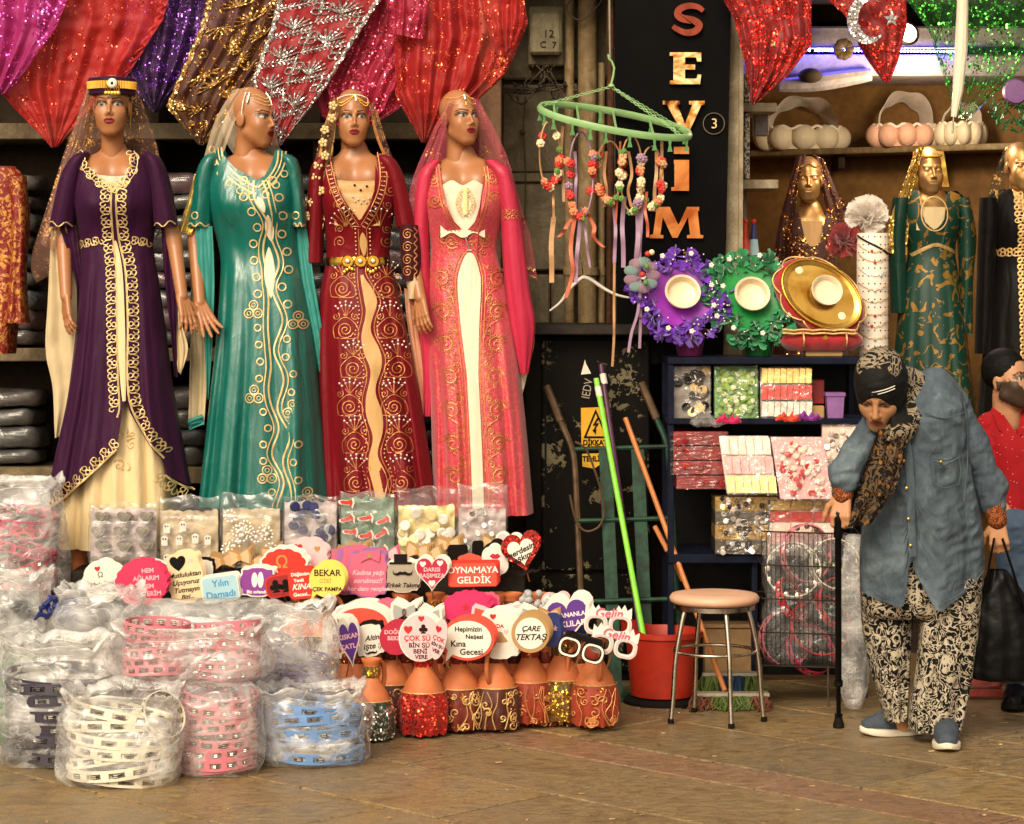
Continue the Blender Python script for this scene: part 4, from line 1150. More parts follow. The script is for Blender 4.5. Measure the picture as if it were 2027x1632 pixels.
ribbon(pn, [p for p in cp_ if p[1] > 540], [4 + 24 * min(1, (p[1] - 540) / 60) * (.75 + .35 * math.sin((p[1] - 545) * .052)) for p in cp_ if p[1] > 540], on); obj('front_panel', pn, 'satin_gold', kf, 180)
em = MB(); bd = MB(); ge = MB()
def hw(y): return 5 + (13 * min(1, max(0, y - 540) / 60)) * (.75 + .35 * math.sin((y - 545) * .052))
for s in (-1, 1):
    e = [(x + s * (hw(y) + 3), y) for x, y in cp_]; ribbon(em, e, 2, on)
    for x, y, a in along(offs(e, -s * 6), 8): dots(bd, [(x, y)], .0034, on)
    for yy in (560, 640, 716, 790, 862, 936):
        x0 = pl([(p[1], p[0]) for p in cp_], yy)[0] + s * 43
        ribbon(em, spiral(x0, yy + 12, 17, 2.2, 90, s), 2.4, on)
        ribbon(em, cr([(x0 - 22, yy + 28), (x0 - 24, yy + 8), (x0 - 10, yy - 8), (x0, yy - 12), (x0 + 10, yy - 8), (x0 + 24, yy + 8), (x0 + 22, yy + 28), (x0 - 22, yy + 28)], 5), 2.2, on)
        for s2 in (-1, 1):
            ribbon(em, spiral(x0 + s2 * 19, yy - 14, 8, 1.4, 90, s2), 2.2, on)
        for k_ in range(-2, 3):
            a = math.radians(-90 + k_ * 24); tip = (x0 + 27 * math.cos(a), yy - 16 + 27 * math.sin(a)); ribbon(em, [(x0, yy - 14), tip], 1.8, on)
            dots(ge, [tip, (x0 + 20 * math.cos(a), yy - 16 + 20 * math.sin(a))], .0048, on)
for e, s in ((cr([(655, 302), (662, 330), (674, 372), (692, 408), (716, 446)], 8), 1), (cr([(716, 446), (737, 412), (750, 375), (752, 340), (746, 304)], 8), 1)):
    for o_ in (3, 16): ribbon(em, offs(e, o_), 2.2, on)
    for x, y, a in along(offs(e, 9.5), 9): ribbon(bd, [(x - 4 * math.sin(a), y + 4 * math.cos(a)), (x + 4 * math.sin(a), y - 4 * math.cos(a))], 2.6, on)
for s, x0 in ((-1, 682), (1, 762)):
    for k_ in range(-3, 4):
        a = math.radians(-90 + k_ * 18 + s * 25); ribbon(em, [(x0 - s * 8, 450), (x0 - s * 8 + 32 * math.cos(a), 450 + 32 * math.sin(a))], 2, on); dots(ge, [(x0 - s * 8 + 34 * math.cos(a), 450 + 34 * math.sin(a))], .004, on)
    for yy, rr in ((455, 9), (480, 12)): ribbon(em, spiral(x0 + s * 6, yy, rr, 1.6, 0, s), 2.2, on)
    for yy, rr in ((345, 10), (380, 12), (408, 9)): ribbon(em, spiral(x0 + s * (14 if yy < 400 else 8), yy, rr, 1.6, 0, s), 2, on)
obj('embroidery', em, 'copper_thread', kf); obj('beading', bd, 'gold_pale', kf)['kind'] = 'stuff'; obj('gems', ge, 'crystal', kf)['kind'] = 'stuff'
bt = MB(); n_ = 40
bt.grid(40, 4, lambda u, v: G.on(lerp(647, 771, u), 510 + 16 * v, .006 + .004 * math.sin(math.pi * v))); belt = obj('belt', bt, 'gold_metal', kf, 60)
for x in (692, 717, 742):
    c = G.on(x, 518, .012); mb = MB(); mb.lathe([(.001, .012), (.010, .010), (.012, .006), (.022, .006), (.026, 0), (.026, -.01)], 14, (0, 0, 0), Matrix.Translation(c) @ Matrix.Rotation(math.pi / 2, 4, 'X')); md = obj('belt_medallion', mb, 'gold_metal', belt)
mb = MB(); [mb.ball(G.on(x, 518, .026), (.008, .004, .008)) for x in (692, 717, 742)]; obj('belt_stone', mb, 'crystal', belt)
mb = MB()
for x in list(range(686, 703, 5)) + list(range(732, 750, 5)): mb.ball(G.on(x, 536 + 4 * math.sin(x), .008), (.007, .004, .008))
obj('belt_coin', mb, 'gold_metal', belt)
sg_, o = sleeve([(306, 744, 762, .03), (316, 748, 782, .055), (350, 764, 800, .056), (400, 776, 812, .055), (450, 784, 822, .055)], d, 'satin_maroon', kf, .004, 3, 2)
sg_, o = sleeve([(446, 790, 828, .055), (500, 792, 834, .055), (556, 796, 832, .05)], d - .015, 'velvet_dred', kf, .003, 3, 3)
mb = MB()
for yy in (465, 490, 515, 538): ribbon(mb, spiral(808, yy, 11, 1.8, 40, 1), 2.2, lambda x, r: sg_.on(x, r, .004))
ribbon(mb, [(824 + 3 * math.sin(y * .4), y) for y in range(450, 556, 3)], 3, lambda x, r: sg_.on(x, r, .004)); obj('cuff_trim', mb, 'copper_thread', o)
sg_, o = sleeve([(545, 800, 834, .05), (570, 806, 836, .048), (592, 808, 826, .045)], d - .012, 'chiffon_cream', kf, .003, 3, 3)
sg_, o = sleeve([(306, 636, 654, .03), (316, 624, 652, .055), (350, 612, 646, .056), (450, 604, 642, .055), (520, 602, 640, .055)], d, 'satin_maroon', kf, .004, 3, 5)
obj('hanging_sleeve', Sheet([(800, 570), (806, 640), (822, 740), (836, 822)], [(824, 580), (834, 640), (842, 720), (846, 825)], d - .0, .008, 2, .6, .6).mesh(24, 40), 'chiffon_peach', kf, 180)
vl = Sheet([(660, 192), (632, 280), (612, 370), (592, 468)], [(672, 200), (660, 290), (654, 380), (636, 462)], d - .07, .010, 2, .4, .4)
obj('veil', vl.mesh(24, 40), 'veil_maroon', t, 180)
fl = MB()
for i in range(11):
    v0 = .08 + i * .085; p = vl.pos(.35 + .2 * math.sin(i * 2), v0, .01)
    for k_ in range(5): a = k_ * 1.257 + i; fl.ball(p + Vector((.012 * math.cos(a), -.003, .012 * math.sin(a))), (.008, .004, .008), 6, 4)
    fl.ball(p - Vector((0, .006, 0)), .006, 6, 4)
obj('veil_flowers', fl, 'gold_pale', t)['kind'] = 'stuff'
vr = Sheet([(726, 200), (742, 260), (770, 340), (792, 440)], [(742, 205), (762, 270), (800, 380), (812, 450)], d + .02, .008, 2, 1, .4); obj('veil', vr.mesh(20, 36), 'veil_maroon', t, 180)
mb = MB(); mb.tube([P(x, r, d - .03) for x, r in cr([(738, 238), (748, 275), (766, 320), (782, 370), (796, 420), (800, 436)], 8)], .006, 5); obj('veil_edging', mb, 'copper_thread', t)
chain(t, M3, [(-62, 28), (-30, 36), (0, 37), (30, 36), (62, 28)], .003, 'pearl'); chain(t, M3, [(6, 36), (6, 28), (6, 20)], .004, 'crystal', 'crown_pendant')
for e in (8, 0): chain(t, M3, [(-70, 30), (-60, 14 + e * .5), (-42, 6 + e), (-20, 16 + e), (0, 34)], .002); chain(t, M3, [(70, 30), (60, 14 + e * .5), (42, 6 + e), (20, 16 + e), (6, 34)], .002)
stand(t, 740, d + .02, 900, MR)

# ---- coral kaftan
d = 10.05
t = thing('mannequin', 'mannequin in coral kaftan with white bodice under a red veil', 'mannequin', P(945, MR, d))
hd, M4 = mk_head(909, 233, d, .96, 34, -4)
bu = mk_bust(915, 318, 335, 845, 1000, d)
body = obj('body', join_mb(hd, bu), 'mannequin_skin', t, 180)
G = Garment(d, [(315, 856, 988, .075), (350, 838, 1006, .095), (400, 836, 1002, .13), (450, 846, 992, .115), (500, 852, 984, .10), (580, 846, 1004, .13), (700, 848, 1024, .16), (830, 854, 1040, .19), (1014, 858, 1056, .21)], .026, 7, 2.6, seed=13, bumps=((-.42, 418, .34, 34, .034), (.42, 418, .34, 34, .034)))
topfn(G, [(836, 340), (872, 325), (875, 360), (882, 400), (900, 440), (922, 462), (942, 440), (954, 400), (956, 365), (952, 330), (1006, 345)])
kf = obj('kaftan', G.mesh(128, 100, .006), 'brocade_coral', t, 180)
on = lambda x, r: G.on(x, r, .003)
mb = MB(); mb.grid(20, 14, lambda u, v: P(lerp(872, 960, u), 362 + 104 * v + 5 * math.cos(u * 12.5), d - .090 - .020 * v - .010 * math.sin(math.pi * u) + .003 * math.sin(v * 34) * (v < .3))); bi = obj('bodice_insert', mb, 'satin_white', t, 180)
gm = MB(); onb = lambda x, r: P(x, r, d - .112 - .0002 * (r - 370))
for i in range(9):
    for s in (-1, 1): ribbon(gm, circ(921 + s * (14 * math.sin(math.pi * (i + .5) / 9.5) + 1), 376 + i * 6, 4.2, 8), 2, onb)
ribbon(gm, [(921, 372), (921, 425)], 9, onb); obj('bodice_embroidery', gm, 'gold_pale', bi)
cq = cr([(931, 500), (930, 560), (932, 650), (938, 760), (944, 880), (949, 1014)], 10)
pn = MB(); ribbon(pn, cq, [1 + 44 * min(1, math.sqrt(max(0, (p[1] - 500) / 50))) * (1 if p[1] < 580 else 1 - .52 * min(1, (p[1] - 580) / 160)) for p in cq], on); obj('front_panel', pn, 'satin_white', kf, 180)
em = MB()
for s in (-1, 1):
    e = [(x + s * (3 + 23 * min(1, math.sqrt(max(0, (y - 498) / 50))) * (1 if y < 580 else 1 - .5 * min(1, (y - 580) / 160))), y) for x, y in cq]
    ribbon(em, e, 2.2, on); ribbon(em, [(x + s * 6, y) for x, y in e], 1.8, on)
    for i, yy in enumerate(range(545, 950, 64)):
        x0 = pl([(p[1], p[0]) for p in e], yy)[0]; q = spiral(x0 + s * 30, yy + 8, 17, 1.7, 90, s)
        ribbon(em, q, 3.0, on)
        for x, y, a in along(q[:18], 7): ribbon(em, circ(x + (x - x0 - s * 30) * .28, y + (y - yy - 8) * .28, 2.6, 6), 1.8, on)
        ribbon(em, cr([(x0 + s * 30, yy + 25), (x0 + s * 12, yy + 38), (x0 + s * 4, yy + 60)], 6), 2.6, on)
        for k_ in range(4): ribbon(em, spiral(x0 + s * (10 + 3 * k_), yy + 24 + 11 * k_, 5, 1.1, 0, s), 2, on)
        ribbon(em, spiral(x0 + s * 14, yy - 16, 7, 1.2, 0, -s), 2.2, on)
for e in (cr([(872, 327), (877, 365), (884, 402), (902, 442), (923, 470)], 8), cr([(923, 470), (944, 442), (957, 402), (960, 365), (956, 332)], 8)):
    for o_ in (3, 9): ribbon(em, offs(e, o_), 2.2, on)
for x0, y0, s in ((975, 355, 1), (978, 395, 1), (858, 360, -1), (862, 400, -1), (895, 480, -1), (962, 480, 1), (880, 470, -1), (948, 488, 1)):
    ribbon(em, spiral(x0, y0, 14, 1.8, 30 * s, s), 2.6, on)
    for k_ in range(3): ribbon(em, spiral(x0 + ru(-16, 16), y0 + ru(-18, 18), 6, 1.2, ru(0, 360), s), 2, on)
obj('embroidery', em, 'copper_thread', kf)
mb = MB(); mb.tube([G.on(918, 470, .008), G.on(927, 470, .008)], .004, 6); mb.tube([G.on(926, 497, .008), G.on(934, 497, .008)], .004, 6); mb.tube([G.on(922, 470, .008), G.on(930, 497, .008)], .003, 6); obj('clasp', mb, 'silver_thread', kf)
sg_, o = sleeve([(318, 958, 984, .03), (328, 966, 1004, .055), (360, 982, 1018, .058), (420, 990, 1030, .06), (500, 994, 1040, .06), (580, 1000, 1050, .055), (650, 1010, 1060, .045), (740, 1030, 1046, .02)], d - .02, 'satin_coral', kf, .008, 3, 2)
mb = MB()
for i in range(8): ribbon(mb, spiral(998 + (i % 4) * 9, 420 + 12 * (i // 4), 6, 1.2, i * 50, 1), 2, lambda x, r: sg_.on(x, r, .004))
obj('cuff_trim', mb, 'copper_thread', o)
obj('hanging_sleeve', Sheet([(1034, 690), (1030, 730), (1030, 775)], [(1058, 655), (1056, 690), (1034, 782)], d - .0, .006, 2, .6, .6).mesh(14, 20), 'satin_white', kf, 180)
sg_, o = sleeve([(318, 852, 872, .03), (328, 838, 868, .055), (360, 824, 860, .055), (420, 818, 852, .055), (500, 816, 850, .05), (600, 824, 856, .04), (720, 836, 862, .03), (824, 838, 856, .02)], d - .0, 'satin_coral', kf, .006, 3, 6)
obj('veil', Sheet([(884, 205), (850, 275), (812, 370), (796, 490)], [(900, 200), (872, 290), (866, 330), (840, 470)], d - .06, .010, 2, .4, .4).mesh(28, 40), 'veil_coral', t, 180)
obj('veil', Sheet([(890, 192), (862, 280), (840, 330)], [(948, 196), (985, 290), (1010, 350)], d + .12, .012, 3, .4, .4).mesh(40, 30), 'veil_coral', t, 180)
vr = Sheet([(940, 205), (975, 290), (1005, 350), (1016, 450), (1040, 545)], [(952, 205), (1000, 300), (1030, 400), (1050, 470), (1064, 556)], d + .03, .008, 2, .4, .4); obj('veil', vr.mesh(24, 40), 'veil_coral', t, 180)
mb = MB(); ribbon(mb, [(8 * i, 396 - 5 * abs(math.sin(i))) for i in range(13)], 4, vr.on(100, 400)); ribbon(mb, [(8 * i, 372 + 4 * math.sin(i * 1.5)) for i in range(13)], 5, vr.on(100, 400)); obj('veil_edging', mb, 'gold_thread', t)
chain(t, M4, [(-75, 30), (-40, 26), (-10, 34), (20, 26), (70, 30)], .002); chain(t, M4, [(-60, 14), (-35, 8), (-12, 30), (12, 8), (50, 14)], .0018); chain(t, M4, [(-10, 34), (-10, 22)], .005, 'crystal', 'crown_pendant'); chain(t, M4, [(-10, 12), (-10, 4)], .003, 'gold_metal', 'crown_pendant')
stand(t, 945, d + .02, 900, MR)
m = MB(); m.tube([P(975, 1000, d), P(985, 1080, d), P(990, 1150, d)], [.05, .04, .034], 12); obj('foot', m, 'terracotta', t, 180)

# ---- red lace garment at the far left
t = thing('hanging_kaftan', 'red kaftan thick with gold lace hanging at the picture left', 'dress', P(10, 640, 10.15))
G = Garment(10.15, [(330, -80, 30, .05), (360, -100, 50, .07), (450, -100, 60, .07), (560, -90, 44, .07), (700, -90, 30, .1)], .01, 6, .3); obj('bodice', G.mesh(60, 40), 'lace_red', t, 180)
sg_, o = sleeve([(350, 20, 52, .04), (450, 24, 56, .05), (560, 20, 52, .05), (640, 10, 58, .05)], 10.1, 'lace_red', t, .01, 4, 3)
# ------------------------------------------------------------------ hanging scarves
sequin('scarf_magenta', 'b81e78', 'ee6ad0', .49, 120, .75)
sequin('scarf_red', 'c81a12', 'ff6048', .43, 120, .72)
sequin('scarf_purple', '43164f', '9a5ac8', .53, 120, .8)
sequin('scarf_gold', '5a2c14', 'd99a3e', .47, 110, .85)
sequin('scarf_redsilver', 'a3101a', 'd85040', .40, 120, .92)
sequin('scarf_crimson', 'b3123a', 'ff6f90', .50, 120, .8)
sequin('scarf_scarlet', 'c41812', 'ff7a50', .46, 120, .72)
sequin('scarf_redseq', '8e0c0a', 'ff4a38', .54, 110)
sequin('scarf_green', '1c5a22', '5fd04a', .52, 90, .35, pat=22)
sequin('gold_sequins', 'b07a2c', 'ffd890', .75, 140)
sequin('silver_sequins', 'a39a94', 'f5efe8', .75, 140)
def scarf(label, L, R, d, mat, amp=.02, nf=4, ph=0.0, edge=None, ew=5, seed=0, grow=.5):
    t = thing('scarf', label, 'scarf', P(L[-1][0], L[-1][1], d), 'scarves hung along the shop fronts')
    S_ = Sheet(L, R, d, amp * .6, nf * 1.6, ph, grow, seed, crump=.014, lin=True)
    c = obj('cloth', S_.mesh(70, 60), mat, t, 180)
    if edge:
        m = MB()
        for u in (0.01, .99):
            vs = []
            for i in range(121):
                v = i / 120; du = .03 * abs(math.sin(v * 44)); uu = u + (du if u < .5 else -du)
                vs.append((uu * 200, v * 300))
            ribbon(m, vs, ew, S_.on(200, 300), .003)
        obj('border', m, edge, t)
    return t, S_
def fan(m, x, y, r, a0, n, w, on, sx=1.0, spread=22):
    for k_ in range(n):
        a = math.radians(a0 + (k_ - (n - 1) / 2) * spread)
        ribbon(m, [(x, y), (x + r * .5 * math.cos(a) * sx, y + r * .5 * math.sin(a)), (x + r * math.cos(a) * sx, y + r * math.sin(a))], [w * .5, w, w * .7], on, .003)
scarf('magenta sequinned scarf at the top left corner', [(-150, -40), (-110, 60), (-60, 190)], [(150, -40), (110, 60), (16, 186)], 10.24, 'scarf_magenta', .025, 4, .4, 'scarf_magenta', seed=1)
scarf('bright red sheer scarf behind the purple mannequin', [(-20, -40), (-10, 70), (8, 192), (102, 292)], [(345, -40), (322, 40), (255, 145), (114, 292)], 10.32, 'scarf_red', .02, 4, 1.0, 'scarf_red', 6, seed=2)
scarf('dark purple sequinned scarf between the red and gold scarves', [(250, -40), (240, 60), (240, 140), (302, 222)], [(490, -40), (462, 60), (420, 130), (310, 224)], 10.37, 'scarf_purple', .03, 4, 2.0, seed=3)
t, S_ = scarf('brown scarf embroidered with large gold sequin sprays', [(420, -40), (395, 60), (328, 212), (392, 286)], [(650, -40), (600, 60), (530, 145), (402, 290)], 10.27, 'scarf_gold', .02, 4, .2, 'gold_sequins', 10, seed=4)
m = MB(); on = S_.on(150, 330)
for i in range(20):
    x, y = 20 + 110 * ((i * .618) % 1), 30 + i * 15; fan(m, x, y, ru(14, 24), ru(0, 360), 7, 4, on, 1.1, 26)
for i in range(14): ribbon(m, spiral(ru(10, 140), ru(20, 310), ru(6, 11), 1.4, ru(0, 360), random.choice((-1, 1))), 4, on)
obj('embroidery', m, 'gold_sequins', t)
t, S_ = scarf('red scarf with silver flower and palmette embroidery', [(560, -40), (535, 60), (498, 160), (538, 286)], [(780, -40), (715, 60), (645, 175), (556, 290)], 10.22, 'scarf_redsilver', .008, 3, .6, 'silver_sequins', 10, seed=5)
m = MB(); on = S_.on(140, 330)
for i, y in enumerate(range(30, 320, 62)):
    for x0 in (35, 95):
        yy = y + (0 if x0 == 35 else 28)
        fan(m, x0, yy + 16, 30, -90, 7, 4, on, 1, 20)
        for a in range(4): ribbon(m, circ(x0 + 30 + 8 * math.cos(a * 1.57 + .78), yy + 34 + 8 * math.sin(a * 1.57 + .78), 7, 10), 3.2, on, .003)
        for s in range(10):
            ribbon(m, [(x0 - 30 + s * 6, yy + 34 - 2 * s), (x0 - 27 + s * 6, yy + 26 - 2 * s)], 3, on); ribbon(m, [(x0 - 30 + s * 6, yy + 34 - 2 * s), (x0 - 24 + s * 6, yy + 40 - 2 * s)], 3, on)
        ribbon(m, [(x0 - 32, yy + 36), (x0 + 32, yy + 12)], 3, on); ribbon(m, [(x0 - 30, yy + 34), (x0 - 34, yy - 22)], 3, on)
obj('embroidery', m, 'silver_sequins', t)
scarf('crimson sequinned scarf behind the maroon mannequin', [(680, -40), (660, 60), (612, 180), (640, 236), (692, 266)], [(925, -40), (880, 80), (840, 150), (790, 215), (704, 268)], 10.3, 'scarf_crimson', .028, 5, 1.4, 'scarf_crimson', seed=6)
scarf('short crimson scarf end folded over the longer crimson one', [(768, -40), (766, 20), (772, 66)], [(845, -40), (846, 20), (836, 78)], 10.2, 'scarf_crimson', .012, 3, .3, 'scarf_crimson', seed=16)
scarf('scarlet embroidered scarf hung above the coral mannequin', [(780, -40), (780, 90), (782, 188), (834, 282)], [(1030, -40), (1046, 45), (1000, 150), (850, 286)], 10.26, 'scarf_scarlet', .032, 5, .8, 'scarf_scarlet', 7, seed=7)
scarf('narrow scarlet scarf end hanging beside the meter box', [(940, -40), (960, 40), (985, 110)], [(1042, -40), (1036, 50), (1022, 88)], 10.16, 'scarf_scarlet', .02, 3, .8, seed=17)
scarf('red fully sequinned scarf in front of the blue light strip', [(1412, -40), (1455, 40), (1475, 130), (1486, 206)], [(1606, -40), (1606, 90), (1560, 150), (1494, 208)], 10.2, 'scarf_redseq', .024, 4, .5, 'scarf_red', seed=8)
t, S_ = scarf('red scarf with a silver crescent and star', [(1596, -40), (1672, 30), (1704, 100), (1746, 160)], [(1792, -40), (1796, 50), (1778, 120), (1760, 166)], 10.2, 'scarf_redseq', .010, 3, .2, 'scarf_red', 6, seed=9)
oc = P(1716, 40, 10.13); R_, r_ = .098, .076
o_ = [(oc.x + R_ * .82 * math.cos(math.radians(a)), oc.z + R_ * math.sin(math.radians(a))) for a in range(38, 323, 6)]
i_ = [(oc.x + .024 + r_ * .78 * math.cos(math.radians(a)), oc.z + .006 + r_ * math.sin(math.radians(a))) for a in range(52, 309, 6)]
m = MB(); m.prism(o_ + i_[::-1], 10.13, 10.138); obj('crescent', m, 'silver_sequins', t)
sc_ = P(1765, 38, 10.13); st = []
for k_ in range(10): a = math.pi / 2 + k_ * math.pi / 5; rr = .034 if k_ % 2 == 0 else .014; st.append((sc_.x + rr * math.cos(a), sc_.z + rr * math.sin(a)))
m = MB(); m.prism(st, 10.13, 10.138); obj('star', m, 'silver_sequins', t)
scarf('green leafy sequinned net scarf at the top right', [(1765, -40), (1838, 60), (1872, 160), (1890, 232)], [(2110, -40), (2070, 70), (2000, 160), (1912, 240)], 10.24, 'scarf_green', .03, 4, .9, 'scarf_green', 8, seed=10)
t = thing('parasol', 'rolled white parasol hanging in front of the green scarf', 'parasol', P(1895, 240, 10.1))
m = MB(); m.tube([P(x, r, 10.1) for x, r in ((1906, -40), (1905, 20), (1902, 100), (1896, 180), (1888, 232))], [.021, .024, .027, .022, .012], 10); obj('canopy', m, 'satin_white', t)
m = MB(); m.tube([P(1888, 230, 10.1), P(1885, 265, 10.1)], .004, 8); obj('tip', m, 'steel', t)
# ------------------------------------------------------------------ shelves of packed clothes in the left shop
sh = thing('shelving', 'pale shelving full of wrapped clothes behind the mannequins', 'shelf', P(400, 1160, 10.75))
for a, b in ((244, 276), (690, 716), (926, 958), (1140, 1165)):
    m = MB(); px_box(m, -160, 940, a, b, 10.72, 11.14, .004); obj('shelf', m, 'shelf_paint', sh)
for x in (-140, 300, 620, 860):
    m = MB(); px_box(m, x, x + 14, -40, 1165, 10.78, 11.14); obj('upright', m, 'interior_dark', sh)
PK = [('pack_charcoal', '2a2622'), ('pack_brown', '3a2a1d'), ('pack_olive', '343022'), ('pack_slate', '2c2f30'), ('pack_wine', '541f28')]
for n_, c_ in PK: plain(n_, c_, .6, var=.3, scale=20)
m = MB()
def pk(u, v):
    a = u * 2 * math.pi; c, s = math.cos(a), math.sin(a); e = .35
    b = math.pi * (v - .5); cb = abs(math.cos(b)) ** .22; sb = math.copysign(abs(math.sin(b)) ** .8, math.sin(b))
    x = .15 * math.copysign(abs(c) ** e, c) * cb; y = .14 * math.copysign(abs(s) ** e, s) * cb; z = .042 * sb
    return (x * (1 + .05 * mnoise.noise(Vector((z * 60, y * 9, 3)))), y, z + .016 * mnoise.noise(Vector((x * 11, y * 11, z * 20))))
m.grid(40, 14, pk, True); inner = mesh_of('garment', m, 'pack_charcoal', 180)
m = MB(); m.grid(40, 14, lambda u, v: tuple(Vector(pk(u, v)) * 1.03 + Vector((0, 0, .003 * mnoise.noise(Vector(pk(u, v)) * 40)))), True); outer = mesh_of('wrapper', m, 'film_clear', 180)
ims = []
for n_, c_ in PK:
    q = inner.copy(); q.materials.clear(); q.materials.append(MAT[n_]); ims.append(q)
spots = [(20, 'left of the purple mannequin'), (345, 'left of the teal mannequin'), (600, 'left of the maroon mannequin'), (815, 'left of the coral mannequin')]
ORD = ['lowest', 'second', 'third', 'fourth', 'fifth', 'sixth', 'seventh', 'eighth', 'ninth']
for x, where in spots:
    for (rb, n, lv) in ((690, 9, 'upper shelf'), (926, 4, 'lower shelf')):
        z = P(x, rb, 10.72).z; k_ = 0
        for i in range(n):
            t = thing('garment_pack', f'dark wrapped garment pack, {ORD[i]} up on the {lv} {where}', 'garment pack', (P(x, rb, 10.9).x + ru(-.015, .015), 10.9 + ru(-.02, .01), z + .045 + i * .084), 'wrapped clothes on the shelves')
            t.rotation_euler = (ru(-.03, .03), ru(-.04, .04), ru(-.12, .12)); t.scale = (ru(.88, 1.1), 1, ru(.75, 1.25))
            put('garment', random.choice(ims), t, None, True); put('wrapper', outer, t, None, True)
# ------------------------------------------------------------------ stepped display bench
bn = thing('display_bench', 'dark stepped bench under the clay jugs and gift packs', 'bench', P(700, 1440, 9.6))
for z, y0, y1, x0, x1 in ((.16, 9.42, 9.60, 540, 1100), (.545, 9.60, 9.82, 140, 1040)):
    m = MB(); m.box(P(x0, 0, y0).x, P(x1, 0, y0).x, y0, y1, 0, z, .006); obj('step', m, 'cabinet_top', bn)
# ------------------------------------------------------------------ tambourines in bags
TAMB = {}
def tamb_mesh(R=.115, h=.038, n=36, slots=14, t=.005):
    """round frame with oblong slots cut through"""
    m = MB()
    def band(a0, a1, z0, z1):
        k = max(2, int((a1 - a0) / 10)); vs = []
        for i in range(k + 1):
            a = math.radians(lerp(a0, a1, i / k))
            for rr in (R, R - t):
                for z in (z0, z1): vs.append((rr * math.cos(a), rr * math.sin(a), z))
        fs = []
        for i in range(k):
            b = 4 * i; fs += [(b, b + 4, b + 5, b + 1), (b + 2, b + 3, b + 7, b + 6), (b + 1, b + 5, b + 7, b + 3), (b, b + 2, b + 6, b + 4)]
        fs += [(0, 1, 3, 2), (4 * k, 4 * k + 2, 4 * k + 3, 4 * k + 1)]
        m.add(vs, fs)
    band(0, 359.9, 0, h * .26); band(0, 359.9, h * .76, h)
    st = 360 / slots
    for s in range(slots): band(s * st, s * st + st * .34, h * .26, h * .76)
    return m
for n_, c_ in (('tamb_white', 'e6ddc6'), ('tamb_pink', 'd8808a'), ('tamb_blue', '6d92c4'), ('tamb_purple', '7d6a98'), ('tamb_black', '3a3440'), ('tamb_green', '3f8a4a'), ('tamb_hot', 'c42c58'), ('tamb_red', 'c8323c')): plain(n_, c_, .35, var=.1)
_fr = tamb_mesh(); _jm = MB()
for s in range(14):
    a = math.radians((s + .67) * 360 / 14)
    for dz in (-.003, .003): _jm.lathe([(.003, .002), (.011, .001), (.012, -.001)], 8, (.106 * math.cos(a), .106 * math.sin(a), .019 + dz))
JING = mesh_of('jingles', _jm, 'steel')
def tambourine(mat, loc, rot, label, group, s=1.0):
    if mat not in TAMB: TAMB[mat] = mesh_of('frame', _fr, mat)
    t = thing('tambourine', label, 'tambourine', loc, group, rot); t.scale = (s, s, min(s, .95))
    put('frame', TAMB[mat], t, None, True); put('jingles', JING, t, None, True)['kind'] = 'stuff'
    return t
def bag(label, x0, x1, r0, r1, d, depth, mat='film_milky', open_top=True, seed=0, lean=0.0, bulge=.06, zb=None):
    """polythene bag standing between columns x0..x1, rows r0..r1 at distance d"""
    a, b = P(x0, r1, d), P(x1, r0, d); zc0 = a.z if zb is None else zb; H = b.z - zc0; W = b.x - a.x; xc = (a.x + b.x) / 2
    t = thing('plastic_bag', label, 'plastic bag', (xc, d, zc0), 'bags of tambourines heaped in front')
    m = MB()
    def fn(u, v):
        th = u * 2 * math.pi; c, s = math.cos(th), math.sin(th); e = .55
        prof = (1 - .10 * (1 - min(1, v / .12)) + bulge * math.sin(math.pi * min(1, v * 1.1))) * (1 - .30 * max(0, (v - .78) / .22) ** 2 * (0 if open_top else 1) - (.10 * max(0, (v - .8) / .2) if open_top else 0))
        x = math.copysign(abs(c) ** e, c) * W / 2 * prof; y = math.copysign(abs(s) ** e, s) * depth / 2 * prof; z = v * H
        p = Vector((x * 9 + seed * 3.1, y * 9, z * 11))
        q = Vector((x * 26 + seed, y * 26, z * 40))
        rid = lambda q_: 1 - 2 * abs(mnoise.noise(q_))
        o = .024 * mnoise.noise(p * .6) + .008 * rid(p * 1.3) * (.4 + v)
        x += c * o * 1.3; y += s * o * 1.3
        z += v * v * (.035 * mnoise.noise(Vector((c * 1.6 + seed, s * 1.6, 3))) + .014 * mnoise.noise(Vector((c * 5 + seed, s * 5, 1)))) * (1 if open_top else .3)
        x += lean * z
        return (xc + x, d + y, zc0 + max(0.002, z))
    m.grid(84, 46, fn, True)
    if not open_top:
        n = len(m.v); m.add([(xc + lean * H, d, zc0 + H * .99)], []); m.f += [(n - 84 + i, n - 84 + (i + 1) % 84, n) for i in range(84)]
    f = obj('film', m, mat, t, 180)
    # gathered rim, mouth folded over
    if open_top:
        m = MB(); top = [v.co.copy() for v in f.data.vertices[-84:]]; cc = sum(top, Vector()) / 84
        def fold(u, v):
            i = int(round(u * 84)) % 84; q = top[i]; w_ = (q - cc); nz = mnoise.noise(Vector((i * .35, v * 2, seed)))
            return q + w_ * (.10 * math.sin(math.pi * v) + .06 * nz - .25 * max(0, v - .6)) + Vector((0, 0, .05 * math.sin(math.pi * v * .75) + .018 * nz - .02 * v))
        m.grid(84, 7, fold, True); obj('mouth', m, 'film_white', t, 180); m = MB(); ring = [m2 for m2 in f.data.vertices[-84:]]
        m.tube([v.co + Vector((0, 0, .002)) for v in ring], .0035, 5, True); obj('rim', m, 'film_milky', t, 180)
    return t, (xc, d, zc0, W, H)
